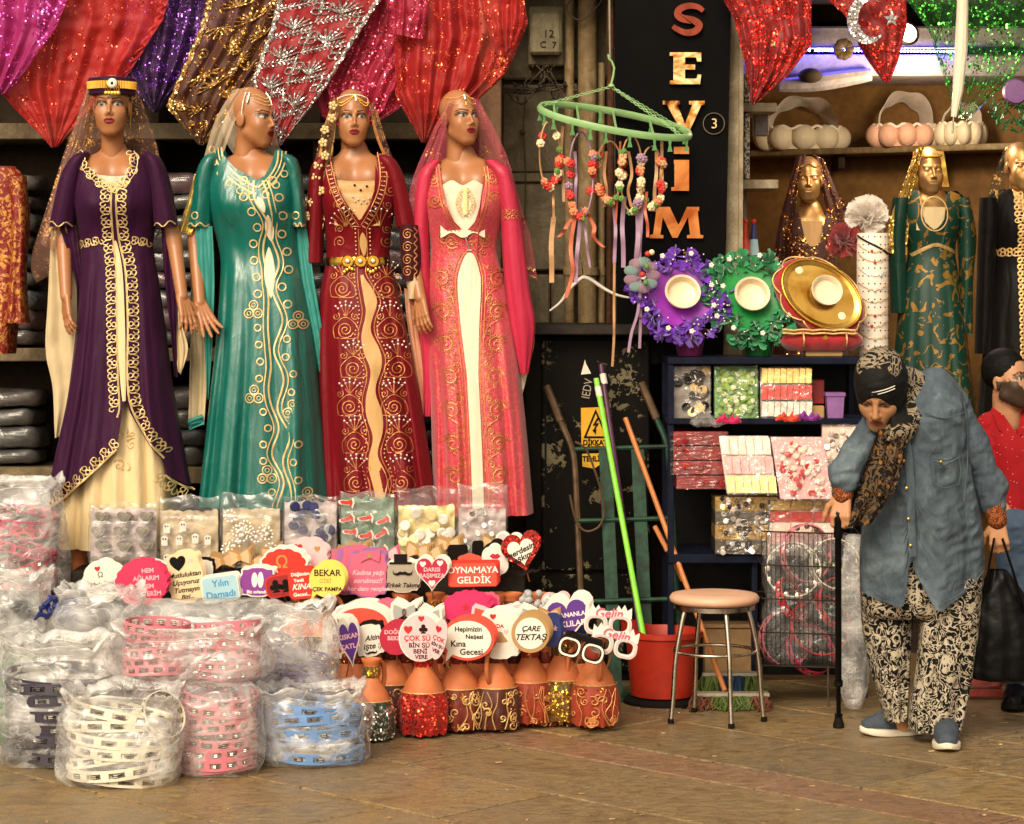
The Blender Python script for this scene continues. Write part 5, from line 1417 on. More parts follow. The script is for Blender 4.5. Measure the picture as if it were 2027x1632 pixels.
def fill(mat, n, base, R, tilt, word, lean=0.0, gap=.035, s=None, jit=.012):
    xc, y, z, W, H = base; s = s or R / .115; n = max(3, min(n + 3, 9, int(.90 * H / (gap * min(s, .95)))))
    for i in range(n):
        lab = (ORD[i] if i < 9 else 'topmost' if i == n - 1 else 'tenth') + ' ' + word
        tambourine(mat, (xc + ru(-jit, jit) + lean * i * gap, y + ru(-jit, jit), z + .006 + i * gap * min(s, .95)), (math.radians(tilt + ru(-7, 7)), math.radians(ru(-7, 7)), ru(0, 6.28)), lab, word.replace('tambourine', 'tambourines', 1), s)
def G0(r): return GR(r)
# back to front
t, b = bag('large bag of green tambourines at the left edge', -70, 100, 1150, 1450, 9.05, .30, seed=1, zb=.0); fill('tamb_green', 11, b, .145, 0, 'green tambourine in the bag at the left edge', jit=.02)
t, b = bag('long creased bag of pale pink tambourines at the back', 240, 585, 1190, 1330, 9.02, .26, 'film_milky', False, seed=2, zb=.12)
for x in (300, 410, 520):
    for i in range(7): tambourine('tamb_pink' if x < 500 else 'tamb_purple', (P(x, 0, 9.02).x, 9.02 + ru(-.01, .01), .13 + i * .034), (ru(-.1, .1), ru(-.1, .1), ru(0, 6)), f'{ORD[i]} tambourine in the {"left" if x < 350 else "middle" if x < 450 else "right"} stack of the long back bag', 'tambourines in the long back bag', .92)
t, b = bag('bag of cloudy brown and gold tambourines below the white cloud sign', 110, 290, 1180, 1340, 8.95, .26, 'film_milky', True, seed=3, zb=.1); fill('tamb_white', 5, b, .14, 8, 'dull cream tambourine in the bag below the white cloud sign')
t, b = bag('tall bag of mauve tambourines beside the jugs', 520, 662, 1215, 1452, 8.98, .27, seed=4, zb=0.0); fill('tamb_purple', 10, b, .118, 3, 'mauve tambourine in the tall bag beside the jugs')
t, b = bag('bag of dark smoky tambourines at the front left', 5, 235, 1285, 1520, 8.62, .32, seed=5, zb=0.0); fill('tamb_black', 10, b, .185, 2, 'dark smoky tambourine in the front left bag', jit=.02)
t, b = bag('lower pink bag with a neat stack of pink tambourines', 352, 514, 1350, 1540, 8.42, .27, seed=6, open_top=False, zb=0.0); fill('tamb_pink', 10, b, .130, 0, 'pink tambourine in the lower pink bag', jit=.006)
t, b = bag('upper pink bag slumped on top of the pink stack', 232, 528, 1258, 1400, 8.55, .30, seed=7, zb=.30, bulge=.08)
for x in (310, 450):
    for i in range(5): tambourine('tamb_pink', (P(x, 0, 8.55).x, 8.55 + ru(-.02, .02), .31 + i * .036), (ru(-.12, .12), ru(-.12, .12), ru(0, 6)), f'{ORD[i]} pink tambourine in the {"left" if x < 400 else "right"} stack of the upper slumped bag', 'tambourines in the upper pink bag', 1.0)
t, b = bag('open bag of pale blue tambourines right of the pink stack', 506, 726, 1378, 1520, 8.62, .32, seed=8, zb=0.0, bulge=.05); fill('tamb_blue', 6, b, .180, 3, 'pale blue tambourine in the open bag', jit=.01)
t, b = bag('open bag of white tambourines at the very front', 122, 360, 1385, 1556, 8.28, .32, seed=9, zb=0.0, bulge=.05); fill('tamb_white', 6, b, .180, 6, 'white tambourine in the very front bag', jit=.012)
tambourine('tamb_white', P(318, 1418, 8.2), (math.radians(65), .2, .7), 'white tambourine standing on edge in the front bag', 'white tambourine in front bag', .7)
t, b = bag('bag of dark wine ribbons at the left behind the green bag', -40, 125, 968, 1175, 9.55, .26, seed=10, zb=.42)
for i in range(6): tambourine('tamb_hot' if i % 2 else 'tamb_red', (b[0] + ru(-.02, .02), b[1], b[2] + .02 + i * .06), (ru(-.3, .3), ru(-.3, .3), ru(0, 6)), f'{ORD[i]} wine red tambourine in the bag behind the green one', 'tambourines in the wine red bag', 1.1)
m = MB(); px_box(m, -60, 150, 1172, 1420, 9.4, 9.7, .01); solo('crate', m, 'black_plastic', 'dark crate under the wine red bag at left', 'crate')
m = MB()
for i in range(16):
    c = Vector(P(115 + ru(-25, 25), 1205 + ru(-25, 30), 8.88)); a = ru(0, 6.28); m.tube([c, c + Vector((.03 * math.cos(a), -.02, .03 * math.sin(a))), c + Vector((.05 * math.cos(a + .6), 0, .05 * math.sin(a + .6)))], [.008, .011, .004], 6)
solo('ribbon_rosette', m, 'card_navy', 'crumpled dark blue ribbon bow on the left bags', 'bow')
# ------------------------------------------------------------------ gift packs standing in a row
plain('favor_silver', 'b9b1a4', .2, .8); plain('favor_lilac', 'c9b8b4', .6, var=.25, scale=30); plain('favor_net', 'c4b08e', .6, var=.25, scale=30); plain('favor_blue', '222a5c', .4); plain('favor_teal', '6f8a72', .5, var=.3); plain('favor_lemon', 'e6d48a', .4)
def gift_pack(label, x0, x1, r0, r1, d, back, pieces, tall=28):
    t = thing('gift_pack', label, 'gift pack', P((x0 + x1) / 2, r1, d), 'clear gift packs in a row below the dresses')
    a, b = P(x0, r1, d), P(x1, r0, d)
    fl_ = P(x1, r0 - tall, d).z
    m = MB()
    def fn(u, v):
        th = u * 2 * math.pi; c, s = math.cos(th), math.sin(th); e = .35
        k_ = 1 if v < .75 else 1 - .93 * ((v - .75) / .25) ** .6
        x = math.copysign(abs(c) ** e, c) * (b.x - a.x) / 2 * 1.01; y = math.copysign(abs(s) ** e, s) * .075 * k_
        z = lerp(a.z, fl_, v)
        o = .006 * mnoise.noise(Vector((x * 30 + x0, y * 30, z * 24)))
        return ((a.x + b.x) / 2 + x + o * c, d + y + o * s, z + (.008 * math.sin(x * 40 + x0) if v > .9 else 0))
    m.grid(56, 26, fn, True); obj('wrapper', m, 'film_clear', t, 180)
    m = MB(); m.grid(24, 16, lambda u, v: Vector((lerp(a.x + .006, b.x - .006, u), d - .02 + .02 * mnoise.noise(Vector((u * 7 + x0, v * 7, 0))) + .01 * mnoise.noise(Vector((u * 19, v * 19, x0))), lerp(a.z, b.z, v) + .012 * mnoise.noise(Vector((u * 9, x0, v))) * v)))
    obj('filling', m, back, t, 180)
    pieces(t, a, b, d - .055)
    return t
def hearts(t, a, b, y):
    for i in range(3):
        for j in range(4):
            cx, cz = lerp(a.x, b.x, (i + .55) / 3.1) + (.01 if j % 2 else -.005), lerp(a.z, b.z, (j + .5) / 4)
            o_ = [(cx + .030 * 16 * math.sin(q) ** 3 / 17, cz + .026 * (13 * math.cos(q) - 5 * math.cos(2 * q) - 2 * math.cos(3 * q)) / 15) for q in np.linspace(0, 2 * math.pi, 18)[:-1]]
            m = MB(); m.prism(o_, y - .012, y + .012); i2 = [(cx + (x - cx) * .55, cz + (z - cz) * .55) for x, z in o_]; m.prism(i2, y - .018, y - .0121); h = obj('heart_box', m, 'favor_silver', t)
def discs(mats, n, r, name, petal=0, sq=.9):
    def f(t, a, b, y):
        for k_ in range(n):
            c = Vector((ru(a.x + r, b.x - r), y + ru(-.012, .01), ru(a.z + r, b.z - r * .6))); m = MB()
            M = Matrix.Translation(c) @ Matrix.Rotation(ru(-.4, .4), 4, 'Z') @ Matrix.Rotation(math.pi / 2 + ru(-.4, .4), 4, 'X')
            if petal:
                for q in range(petal): m.ball(M @ Vector((r * math.cos(q * 6.283 / petal), r * math.sin(q * 6.283 / petal), 0)), r * .24, 6, 4)
                m.ball(M @ Vector((0, 0, 0)), r * .4, 6, 4)
            else: m.lathe([(.001, .005), (r * .8, .005), (r, .002), (r, -.003)], 14, (0, 0, 0), M)
            obj(name, m, random.choice(mats), t)
    return f
def ghosts(t, a, b, y):
    for k_ in range(10):
        c = Vector((lerp(a.x, b.x, .14 + .24 * (k_ % 4)) + ru(-.01, .01), y + ru(-.008, .008), lerp(a.z, b.z, .2 + .28 * (k_ // 4)) + ru(-.012, .012))); m = MB()
        m.prism([(c.x - .012, c.z - .02), (c.x + .012, c.z - .02), (c.x + .013, c.z + .012), (c.x, c.z + .02), (c.x - .013, c.z + .012)], c.y - .003, c.y + .003, None); g_ = obj('favor_tag', m, 'pearl', t)
        m = MB(); m.ball((c.x - .005, c.y - .004, c.z + .006), (.003, .002, .004), 6, 4); obj('tag_eye', m, 'ink', g_); m = MB(); m.ball((c.x + .005, c.y - .004, c.z + .006), (.003, .002, .004), 6, 4); obj('tag_eye', m, 'ink', g_)
def shoes(t, a, b, y):
    for k_ in range(10):
        c = Vector((lerp(a.x, b.x, .18 + .3 * (k_ % 3)) + ru(-.01, .01), y + ru(-.006, .006), lerp(a.z, b.z, .16 + .25 * (k_ // 3)) + ru(-.01, .01))); M = Matrix.Translation(c) @ Matrix.Rotation(ru(-.4, .3), 4, 'Y')
        o_ = [(-.026, -.010), (-.018, -.014), (.008, -.011), (.014, -.006), (.024, -.018), (.026, .002), (.018, .016), (.004, .004), (-.016, .000), (-.026, -.003)]
        m = MB(); m.prism([(x * 1.2, z * 1.2) for x, z in o_], -.002, .003, M); q = obj('shoe_charm', m, 'card_white', t)
        m = MB(); m.prism([(x * .92, z * .9) for x, z in o_], -.005, -.0021, M); obj('shoe_face', m, 'card_red', q)
r_ = lambda x: lerp(1000, 975, (x - 175) / 830)
gift_pack('clear pack of silver heart boxes, leftmost of the gift packs', 178, 314, 1006, 1122, 9.68, 'favor_lilac', hearts, 10)
gift_pack('clear pack of white tags with black eyes, second from left', 316, 436, 1010, 1122, 9.70, 'favor_net', ghosts)
gift_pack('clear pack of pearl rosettes in cream net', 439, 558, 1006, 1122, 9.69, 'favor_net', discs(['pearl'], 14, .022, 'rosette', 10))
gift_pack('clear pack of dark blue discs and pale netting', 561, 670, 992, 1110, 9.70, 'favor_lilac', discs(['favor_blue', 'favor_blue', 'card_silver'], 22, .020, 'disc'), 12)
gift_pack('clear pack of red shoe charms on green', 673, 783, 984, 1100, 9.69, 'favor_teal', shoes, 10)
gift_pack('clear pack of yellow and white round favours', 786, 903, 1000, 1100, 9.70, 'favor_lemon', discs(['pearl', 'pearl', 'favor_lemon'], 22, .022, 'favor'), 36)
gift_pack('clear pack of crumpled white net, rightmost of the gift packs', 905, 1004, 1006, 1095, 9.69, 'favor_lilac', discs(['crystal', 'favor_silver'], 16, .012, 'bead'), 48)
# ------------------------------------------------------------------ clay jugs
LACE = {}
for n_, a_, b_, dn in (('lace_copper', '7a2412', 'd9853c', .46), ('lace_gold', '5a4310', 'e8b840', .58), ('lace_redseq', 'a00f0c', 'ff4a30', .6), ('lace_silver', '2c3a28', 'f0ece0', .55), ('lace_brown', '55200e', 'c9703a', .45), ('lace_orange', 'a03414', 'd87a30', .42)): sequin(n_, a_, b_, dn, 120, pat=15)
JP = [(.001, 0), (.058, 0), (.066, .01), (.074, .05), (.078, .10), (.074, .145), (.062, .178), (.040, .212), (.029, .235), (.027, .268), (.032, .290), (.038, .298), (.038, .306), (.030, .308), (.024, .298), (.020, .26)]
def jug(label, x, r, d, lace, hang=0, s=1.0, z=None, group='clay jugs with lace skirts'):
    s = s * 1.03; p = P(x, r, d); p.z = z if z is not None else max(0, p.z); t = thing('clay_jug', label, 'jug', p, group)
    m = MB(); m.lathe([(a * s, b * s) for a, b in JP], 28, p, cap=False); obj('pot', m, 'terracotta', t, 60)
    sd = ru(0, 9)
    m = MB()
    def fn(u, v):
        th = u * 2 * math.pi; h = lerp(.148, .004, v) * s; rad = pl([(0, .061), (.05, .076), (.10, .080), (.148, .0745)], h / s)[0] * s + .004
        rad += (.004 + .014 * v) * (.5 + .5 * math.sin(9 * th + sd)) * .8 + .006 * v + .003 * mnoise.noise(Vector((math.cos(th) * 4 + sd, math.sin(th) * 4, v * 4)))
        return (p.x + rad * math.cos(th), p.y + rad * math.sin(th), p.z + h + .004 * math.sin(16 * th) * v)
    m.grid(72, 16, fn, True); sk = obj('lace_skirt', m, lace, t, 180)
    m = MB(); m.tube([Vector((p.x + .0775 * s * math.cos(a), p.y + .0775 * s * math.sin(a), p.z + .149 * s)) for a in np.linspace(0, 6.283, 33)[:-1]], .0028, 5, True); obj('skirt_cord', m, 'gold_thread', sk)
    m = MB(); m.lathe([(.030 * s, .234 * s), (.034 * s, .244 * s), (.034 * s, .270 * s), (.030 * s, .278 * s)], 20, p, cap=False, wob=lambda a, z_: 1 + .06 * math.sin(a * 9 + z_ * 200)); obj('neck_band', m, lace if lace != 'lace_silver' else 'lace_gold', t, 60)
    if lace in ('lace_copper', 'lace_brown', 'lace_orange'):
        m = MB(); on = lambda x, r: Vector((p.x + (.089 + .006 * r / 100) * s * math.cos(math.radians(x - 90)), p.y + (.089 + .006 * r / 100) * s * math.sin(math.radians(x - 90)) - .004, p.z + (.146 - .00142 * r) * s))
        for i in range(13): ribbon(m, spiral(ru(-62, 62), ru(8, 92), ru(8, 15), ru(1, 1.7), ru(0, 360), random.choice((-1, 1))), 4.5, on, .002)
        for i in range(5): x0 = ru(-55, 55); ribbon(m, cr([(x0, 4), (x0 + ru(-12, 12), 35), (x0 + ru(-14, 14), 65), (x0 + ru(-16, 16), 97)], 5), 3.5, on, .002)
        obj('lace_scroll', m, 'gold_thread' if lace != 'lace_orange' else 'copper_thread', sk)
    a = math.radians(hang); c, sn = math.cos(a), math.sin(a)
    q = cr([(.028, .275), (.05, .292), (.082, .272), (.092, .232), (.082, .192), (.064, .172)], 5)
    m = MB(); m.tube([(p.x + (h * c) * s, p.y + h * sn * s, p.z + z_ * s) for h, z_ in q], .0085 * s, 8, flat=1.2); obj('handle', m, 'terracotta', t, 180)
    return t
jug('jug with silver and green sequin skirt beside the blue bag', 735, 1462, 9.0, 'lace_silver', 60, .92)
jug('jug with brown lace skirt behind the red-skirted jug', 775, 1432, 9.3, 'lace_brown', 200)
jug('jug with bright red beaded skirt at the front', 838, 1452, 9.08, 'lace_redseq', 90, 1.02)
jug('jug with copper lace skirt, right of the red-skirted jug', 910, 1442, 9.18, 'lace_copper', 170)
jug('jug with coppery flower skirt, third from the right group', 981, 1440, 9.2, 'lace_brown', 250)
jug('jug with smooth orange skirt and handle at left', 1049, 1428, 9.28, 'lace_orange', 180)
jug('jug with gold and green sequin skirt', 1113, 1424, 9.3, 'lace_gold', 15)
jug('jug with orange skirt at the right end of the row', 1178, 1434, 9.22, 'lace_orange', -80)
for x, r, nm in ((690, 1405, 'half hidden jug behind the mauve bag'), (712, 1396, 'half hidden jug left in the second row'), (800, 1400, 'half hidden jug behind the red-skirted one'), (860, 1398, 'half hidden jug in the second row under the round signs'), (945, 1398, 'half hidden jug behind the bird card'), (1015, 1395, 'half hidden jug behind the orange-skirted one'), (1078, 1395, 'half hidden jug behind the gold-skirted one'), (1146, 1400, 'half hidden jug behind the right end')):
    jug(nm, x, r, 9.34 - .02 * rnd(), random.choice(['lace_copper', 'lace_brown']), ru(0, 360), .96, z=0)
for x, nm in ((590, 'upper jug holding the KINA sign'), (652, 'upper jug holding the yellow BEKAR sign'), (725, 'upper jug holding the pink bow plaque'), (795, 'upper jug under the moustache sign'), (862, 'upper jug under the red DARISI heart'), (985, 'upper jug under the orange GELDİK sign'), (1015, 'upper jug next to the orange GELDİK sign'), (1066, 'upper jug under the red glitter heart')):
    jug(nm, x, 1290, 9.51, random.choice(['lace_copper', 'lace_gold', 'lace_brown']), ru(-60, 60), .98, z=.162)
# ------------------------------------------------------------------ photo-booth signs on sticks
def rrect(w, h, c=.2, n=3):
    k_ = c * min(w, h); o = []
    for sx, sz, a in ((1, 1, 0), (-1, 1, 90), (-1, -1, 180), (1, -1, 270)):
        for i in range(n + 1): q = math.radians(a + 90 * i / n); o.append((sx * (w / 2 - k_) + k_ * math.cos(q), sz * (h / 2 - k_) + k_ * math.sin(q)))
    return o
def oval(w, h, n=28): return [(w / 2 * math.cos(i * 6.2832 / n), h / 2 * math.sin(i * 6.2832 / n)) for i in range(n)]
def scallop(w, h, k_, a=.07, n=84): return [((1 + a * abs(math.sin(k_ * i * 3.1416 / n))) * w / 2 * math.cos(i * 6.2832 / n), (1 + a * abs(math.sin(k_ * i * 3.1416 / n))) * h / 2 * math.sin(i * 6.2832 / n)) for i in range(n)]
def heart(w, h, n=30): return [(w / 2 * math.sin(q) ** 3, h / 2 * ((13 * math.cos(q) - 5 * math.cos(2 * q) - 2 * math.cos(3 * q) - math.cos(4 * q)) / 14.5 + .14)) for q in np.linspace(0, 2 * math.pi, n + 1)[:-1].tolist()]
def scallop_(w, h): return scallop(w, h, 9, .09)
def plaque(w, h):
    o = []
    for i in range(64):
        q = i * 6.2832 / 64; c, s = math.cos(q), math.sin(q); e = .5
        o.append((w / 2 * math.copysign(abs(c) ** e, c) * (1 + .05 * math.cos(8 * q)), h / 2 * math.copysign(abs(s) ** e, s) * (1 + .05 * math.cos(8 * q))))
    return o
def speech(w, h): o = oval(w, h, 30); return o[:19] + [(-w * .46, -h * .62), (-w * .30, -h * .40)] + o[20:]
def bowp(w, h): return [(0, h * .16), (-w * .2, h * .36), (-w * .46, h * .5), (-w * .5, 0), (-w * .44, -h * .5), (-w * .2, -h * .32), (0, -h * .16), (w * .2, -h * .32), (w * .44, -h * .5), (w * .5, 0), (w * .46, h * .5), (w * .2, h * .36)]
SIGN = 'photo signs on sticks standing in the jugs'
def prop(label, x, r, d, shape, mat, w, h, lines=(), border=None, bs=.86, roll=0, yaw=0, layers=3, stick=True, lift=0, name='photo_sign', sp=.010, pitch=0):
    s = d / F; p = P(x, r, d)
    t = thing(name, label, 'sign', p, SIGN, (math.radians(pitch), math.radians(roll), math.radians(yaw)))
    W, H = w * s, h * s; o = shape(W, H)
    for i in range(layers):
        m = MB(); y = i * sp; k_ = .004 * i; m.prism([(a + k_ * 1.2, b + k_) for a, b in o], y - .0012, y + .0012); obj('board' if i == 0 else 'board_behind', m, border or mat, t, 30, True)
    y = -.0012
    if border:
        m = MB(); m.prism([(a * bs, b * bs) for a, b in o], y - .0016, y); obj('face', m, mat, t, 30, True); y -= .0016
    for ln in lines:
        tx, sz, dx, dy, mt = ln[:5]; kw = ln[5] if len(ln) > 5 else {}
        q = put('lettering', text_mesh(tx, sz * s * 1.12, mt, .0004, **kw), t, None, True); q.location = (dx * s, y - .0006, -dy * s)
    if stick:
        m = MB(); m.tube([(0, .02, -H * .3), (0, .11, -H * .5 - .05)], .003, 6); obj('stick', m, 'rope_tan', t, 30, True)
    return t, s, y
B = dict(bold=.0006); BI = dict(bold=.0006, shear=.3); I_ = dict(shear=.35)
def hat(t, s, x, z, w):
    m = MB(); m.prism([(x - w * s, z), (x - w * s, z + 4 * s), (x - .6 * w * s, z + 4 * s), (x - .6 * w * s, z + 20 * s), (x + .6 * w * s, z + 20 * s), (x + .6 * w * s, z + 4 * s), (x + w * s, z + 4 * s), (x + w * s, z)], -.006, -.003); obj('hat', m, 'card_black', t, 30, True)
def tache(t, s, x, z, w, y=-.006):
    o = [(x + a * w * s, z + b * w * s) for a, b in ((0, .12), (.25, .2), (.55, .02), (.8, .02), (1, .3), (.9, -.1), (.5, -.22), (.15, -.08), (0, -.14), (-.15, -.08), (-.5, -.22), (-.9, -.1), (-1, .3), (-.8, .02), (-.55, .02), (-.25, .2))]
    m = MB(); m.prism(o, y - .002, y); obj('moustache', m, 'card_black', t, 30, True)
def bow_on(t, s, x, z, w, mat='card_rose', y=-.008):
    m = MB(); m.prism([(x + a * s, z + b * s) for a, b in bowp(w, w * .6)], y - .002, y); bo = obj('bow', m, mat, t, 30, True)
    m = MB(); m.prism([(x + a * s, z + b * s) for a, b in oval(w * .16, w * .24, 10)], y - .004, y - .0021); obj('bow_knot', m, 'ink_gold', bo, 30, True)
UD = 9.58; LD = 9.1
# upper row
prop('white cloud sign reading Meleğimi with a tiny couple', 203, 1152, 9.44, lambda w, h: scallop(w, h, 7, .09), 'card_white', 78, 78, (('Meleğimi A', 11, 3, 4, 'ink_dark', I_), ('Cennet', 11, 14, 20, 'ink_dark', BI), ('Gidiyor', 10, 16, 35, 'ink_dark', I_), ('♥', 9, -6, -26, 'ink_red'), ('Ω', 13, -2, -14, 'ink_dark')), roll=-9)
prop('hot pink scalloped sign reading HEM AĞLARIM HEM GİDERİM', 280, 1155, 9.40, lambda w, h: scallop(w, h, 18, .07), 'card_pink', 100, 88, (('HEM', 11, 14, -24, 'ink_pink', B), ('AĞLARIM', 11, 10, -9, 'ink_pink', B), ('HEM', 11, 12, 7, 'ink_pink', B), ('GİDERİM', 11, 12, 22, 'ink_pink', B)), roll=-4)
prop('cream card reading Mutluluktan Uçuyoruz Tutmayın Bizi', 366, 1144, 9.46, plaque, 'card_cream', 70, 98, (('Mutluluktan', 12, 0, -6, 'ink_dark', BI), ('Uçuyoruz', 12, 0, 9, 'ink_dark', BI), ('Tutmayın', 12, 0, 24, 'ink_dark', BI), ('Bizi...', 11, 0, 38, 'ink_dark', BI), ('♥', 26, -10, -28, 'ink'), ('≈', 16, 16, -32, 'ink_pink')), roll=-8)
prop('pale blue and yellow card reading Yılın Damadı', 436, 1166, 9.44, lambda w, h: rrect(w, h, .15), 'card_sky', 74, 52, (('Yılın', 17, 2, -11, 'ink_blue', B), ('Damadı', 17, 0, 11, 'ink_blue', B)), 'card_white', .93, roll=-8)
t, s, y = prop('purple tag sign with a white couple reading Biz evlendik', 510, 1152, 9.46, plaque, 'card_purple', 72, 58, (('Biz evlendik', 8, 0, 20, 'ink_white', B),), 'card_white', .9)
m = MB(); [m.prism([(dx * s + a, 4 * s + b) for a, b in oval(w_ * s, h_ * s, 12)], y - .002, y) or None for dx, w_, h_ in ((-6, 12, 30), (6, 12, 32))]; obj('couple', m, 'ink_white', t, 30, True)
prop('red scalloped sign with a gold ring behind the KINA sign', 562, 1118, 9.52, lambda w, h: scallop(w, h, 12, .08), 'card_red', 92, 66, (('Ω', 30, -4, -4, 'ink_gold', B),), 'card_white', .9)
prop('pale pink cloud sign with small red hearts', 608, 1098, 9.60, lambda w, h: scallop(w, h, 8, .1), 'card_palepink', 78, 58, (('♥', 14, -18, -12, 'ink_red'), ('♥', 16, 8, 8, 'ink_pink'), ('♥', 10, 20, -10, 'ink_gold'), ('♥', 8, -4, 18, 'ink_red')))
prop('red sign reading Düğünün Yenisi KINA Gecesi', 596, 1156, 9.40, lambda w, h: rrect(w, h, .2), 'card_red', 50, 60, (('Düğünüm', 8, 0, -19, 'ink_white', B), ('Yeniii', 8, -4, -7, 'ink_white', B), ('KINA', 14, 0, 6, 'ink_white', BI), ('Gecesi...', 9, 0, 21, 'ink_white', B)), roll=-5)
prop('red patterned sign half behind the KINA sign', 556, 1160, 9.45, lambda w, h: rrect(w, h, .3), 'card_dred', 62, 44, (('♣', 22, -10, 0, 'ink'), ('♣', 22, 10, 2, 'ink')), 'card_red', .9, roll=-10)
prop('round yellow sign reading BEKAR GİBİ ÇEK PAMPA', 648, 1148, 9.36, speech, 'card_yellow', 72, 70, (('BEKAR', 16, 0, -13, 'ink_dark', B), ('GİBİ', 10, -4, 3, 'ink_gold'), ('ÇEK PAMPA', 10, 0, 19, 'ink_dark', B)))
for i, dx in enumerate((-36, -24, -12)): prop(('lilac', 'rose', 'second lilac')[i] + ' plaque in the fan left of the pink bow plaque', 722 + dx, 1130 - i * 2, 9.56 - .02 * i, plaque, 'card_lilac' if i % 2 else 'card_rose', 66, 92, layers=1, stick=False)
t, s, y = prop('pink plaque with a bow about a woman\'s age', 728, 1136, 9.46, plaque, 'card_rose', 78, 90, (('Kadına yaşı', 12, 0, -2, 'ink_pink', BI), ('sorulmaz!!', 12, 0, 14, 'ink_pink', BI), ('her dem gençler', 11, 0, 30, 'ink_pink', BI)), 'card_lilac', .94)
bow_on(t, s, 4 * s, 36 * s, 42, 'card_rose')
t, s, y = prop('grey plaque with a black hat and moustache, Erkek Takımı', 797, 1141, 9.46, plaque, 'card_grey', 66, 62, (('Erkek Takımı', 11, 0, 18, 'ink_dark', BI),), 'card_white', .95)
hat(t, s, -4 * s, 24 * s, 22); tache(t, s, 0, 6 * s, 20)
prop('red heart sign reading DARISI BAŞIMIZA', 855, 1136, 9.38, heart, 'card_crimson', 68, 70, (('DARISI', 10, 0, -8, 'ink_pink', B), ('BAŞIMIZA', 10, 0, 4, 'ink_pink', B), ('♥', 10, -18, -18, 'ink_white'), ('♥', 10, 16, -20, 'ink_white'), ('♥', 11, 0, 20, 'ink_white')), 'card_white', .91)
prop('orange-red board reading OYNAMAYA GELDİK', 936, 1138, 9.42, lambda w, h: rrect(w, h, .12), 'card_orange', 98, 48, (('OYNAMAYA', 16, 0, -9, 'ink_white', B), ('GELDİK', 17, 2, 11, 'ink_white', B)), 'card_red', .95, roll=-1)
prop('small coral cloud sign on top of the OYNAMAYA board', 930, 1110, 9.45, lambda w, h: scallop(w, h, 6, .12), 'card_orange', 46, 26, stick=False, layers=1)
t, s, y = prop('white cloud sign with red lips and black outline', 980, 1110, 9.50, lambda w, h: scallop(w, h, 6, .12), 'card_white', 56, 70, (('Beni', 9, 6, 20, 'ink_pink'),), 'card_black', .90)
m = MB(); m.prism([(a * s, 9 * s + b * s) for a, b in ((-11, 0), (-5, 5), (0, 3), (5, 5), (11, 0), (5, -5), (-5, -5))], y - .002, y); obj('lips', m, 'card_crimson', t, 30, True)
t, s, y = prop('glittery red heart sign reading nerdesin aşkım', 1033, 1096, 9.46, heart, 'lace_redseq', 78, 76, (), None, roll=-14)
m = MB(); m.prism([(a * .68, b * .68 + .004) for a, b in heart(78 * s, 76 * s)], -.005, -.0013); obj('inner_heart', m, 'card_white', t, 30, True)
for tx, dy in (('nerdesin', -6), ('aşkım', 8)): q = put('lettering', text_mesh(tx, 14 * s * 1.15, 'ink_dark', .0004, bold=.0008, shear=.2), t, None, True); q.location = (0, -.0056, -dy * s); q.rotation_euler = (0, math.radians(-12), 0)
tache(t, s, 6 * s, -38 * s, 24)
for i, (x, r) in enumerate(((440, 1112), (474, 1104), (500, 1114), (690, 1100), (706, 1092), (826, 1092), (852, 1098), (888, 1080), (976, 1078), (1000, 1086))):
    t, s, y = prop('beige bow-tie sign, ' + ('first left of the cream bows', 'second of the cream bows', 'third of the cream bows', 'by the yellow round sign', 'behind the pink plaque', 'left above the DARISI heart', 'right above the DARISI heart', 'above the OYNAMAYA board', 'left of the lips sign', 'behind the lips sign')[i], x, r, 9.60 + .004 * (i % 3), bowp, 'card_beige', 50, 34, (), 'card_tan', .82, roll=ru(-14, 14), yaw=ru(-25, 25), layers=4)
    m = MB(); m.prism([(a, b) for a, b in oval(8 * s, 14 * s, 10)], y - .003, y); obj('bow_knot', m, 'ink_gold', t, 30, True)
# lower row
prop('orange and white fanned sign at the back of the lower row', 715, 1238, 9.36, lambda w, h: oval(w, h), 'card_orange', 120, 78, (('ines', 9, 30, 20, 'ink_red'),), 'card_white', .88, layers=6, sp=.016)
prop('white sign with black stripes behind the mauve bag', 668, 1262, 9.30, lambda w, h: rrect(w, h, .2), 'card_white', 60, 84, (('EK', 15, 0, 2, 'ink', B), ('KAFA', 15, 0, 20, 'ink', B), ('\\\\\\', 22, -4, -26, 'ink', B)))
prop('narrow tilted purple heart sign with white rim', 692, 1274, 9.12, heart, 'card_violet', 46, 98, (('KISKAN', 12, 0, -14, 'ink_pink', B), ('ÇATLA', 12, 0, 6, 'ink_pink', B)), 'card_white', .86, roll=-8, yaw=20)
t, s, y = prop('white plaque with black rim reading işte', 731, 1268, 9.20, plaque, 'card_white', 62, 66, (('Altin', 13, 6, -4, 'ink', BI), ('işte :)', 14, 4, 12, 'ink', BI)), 'card_black', .93, roll=-10); tache(t, s, 0, -24 * s, 12)
prop('hot pink scalloped sign peeking left of the round signs', 762, 1216, 9.42, lambda w, h: scallop(w, h, 14, .06), 'card_rose', 64, 52)
for i, (x, r) in enumerate(((800, 1212), (848, 1222))):
    t, s, y = prop('silver bow-tie sign ' + ('over the red oval sign', 'over the white circle sign')[i], x, r, 9.30, bowp, 'card_silver', 56, 38, (), 'card_white', .8, layers=5, sp=.014); m = MB(); m.prism(oval(9 * s, 16 * s, 10), y - .003, y); obj('bow_knot', m, 'steel', t, 30, True)
prop('dark blue tag under the silver bows', 806, 1236, 9.33, lambda w, h: rrect(w, h, .3), 'card_navy', 40, 30, stick=False)
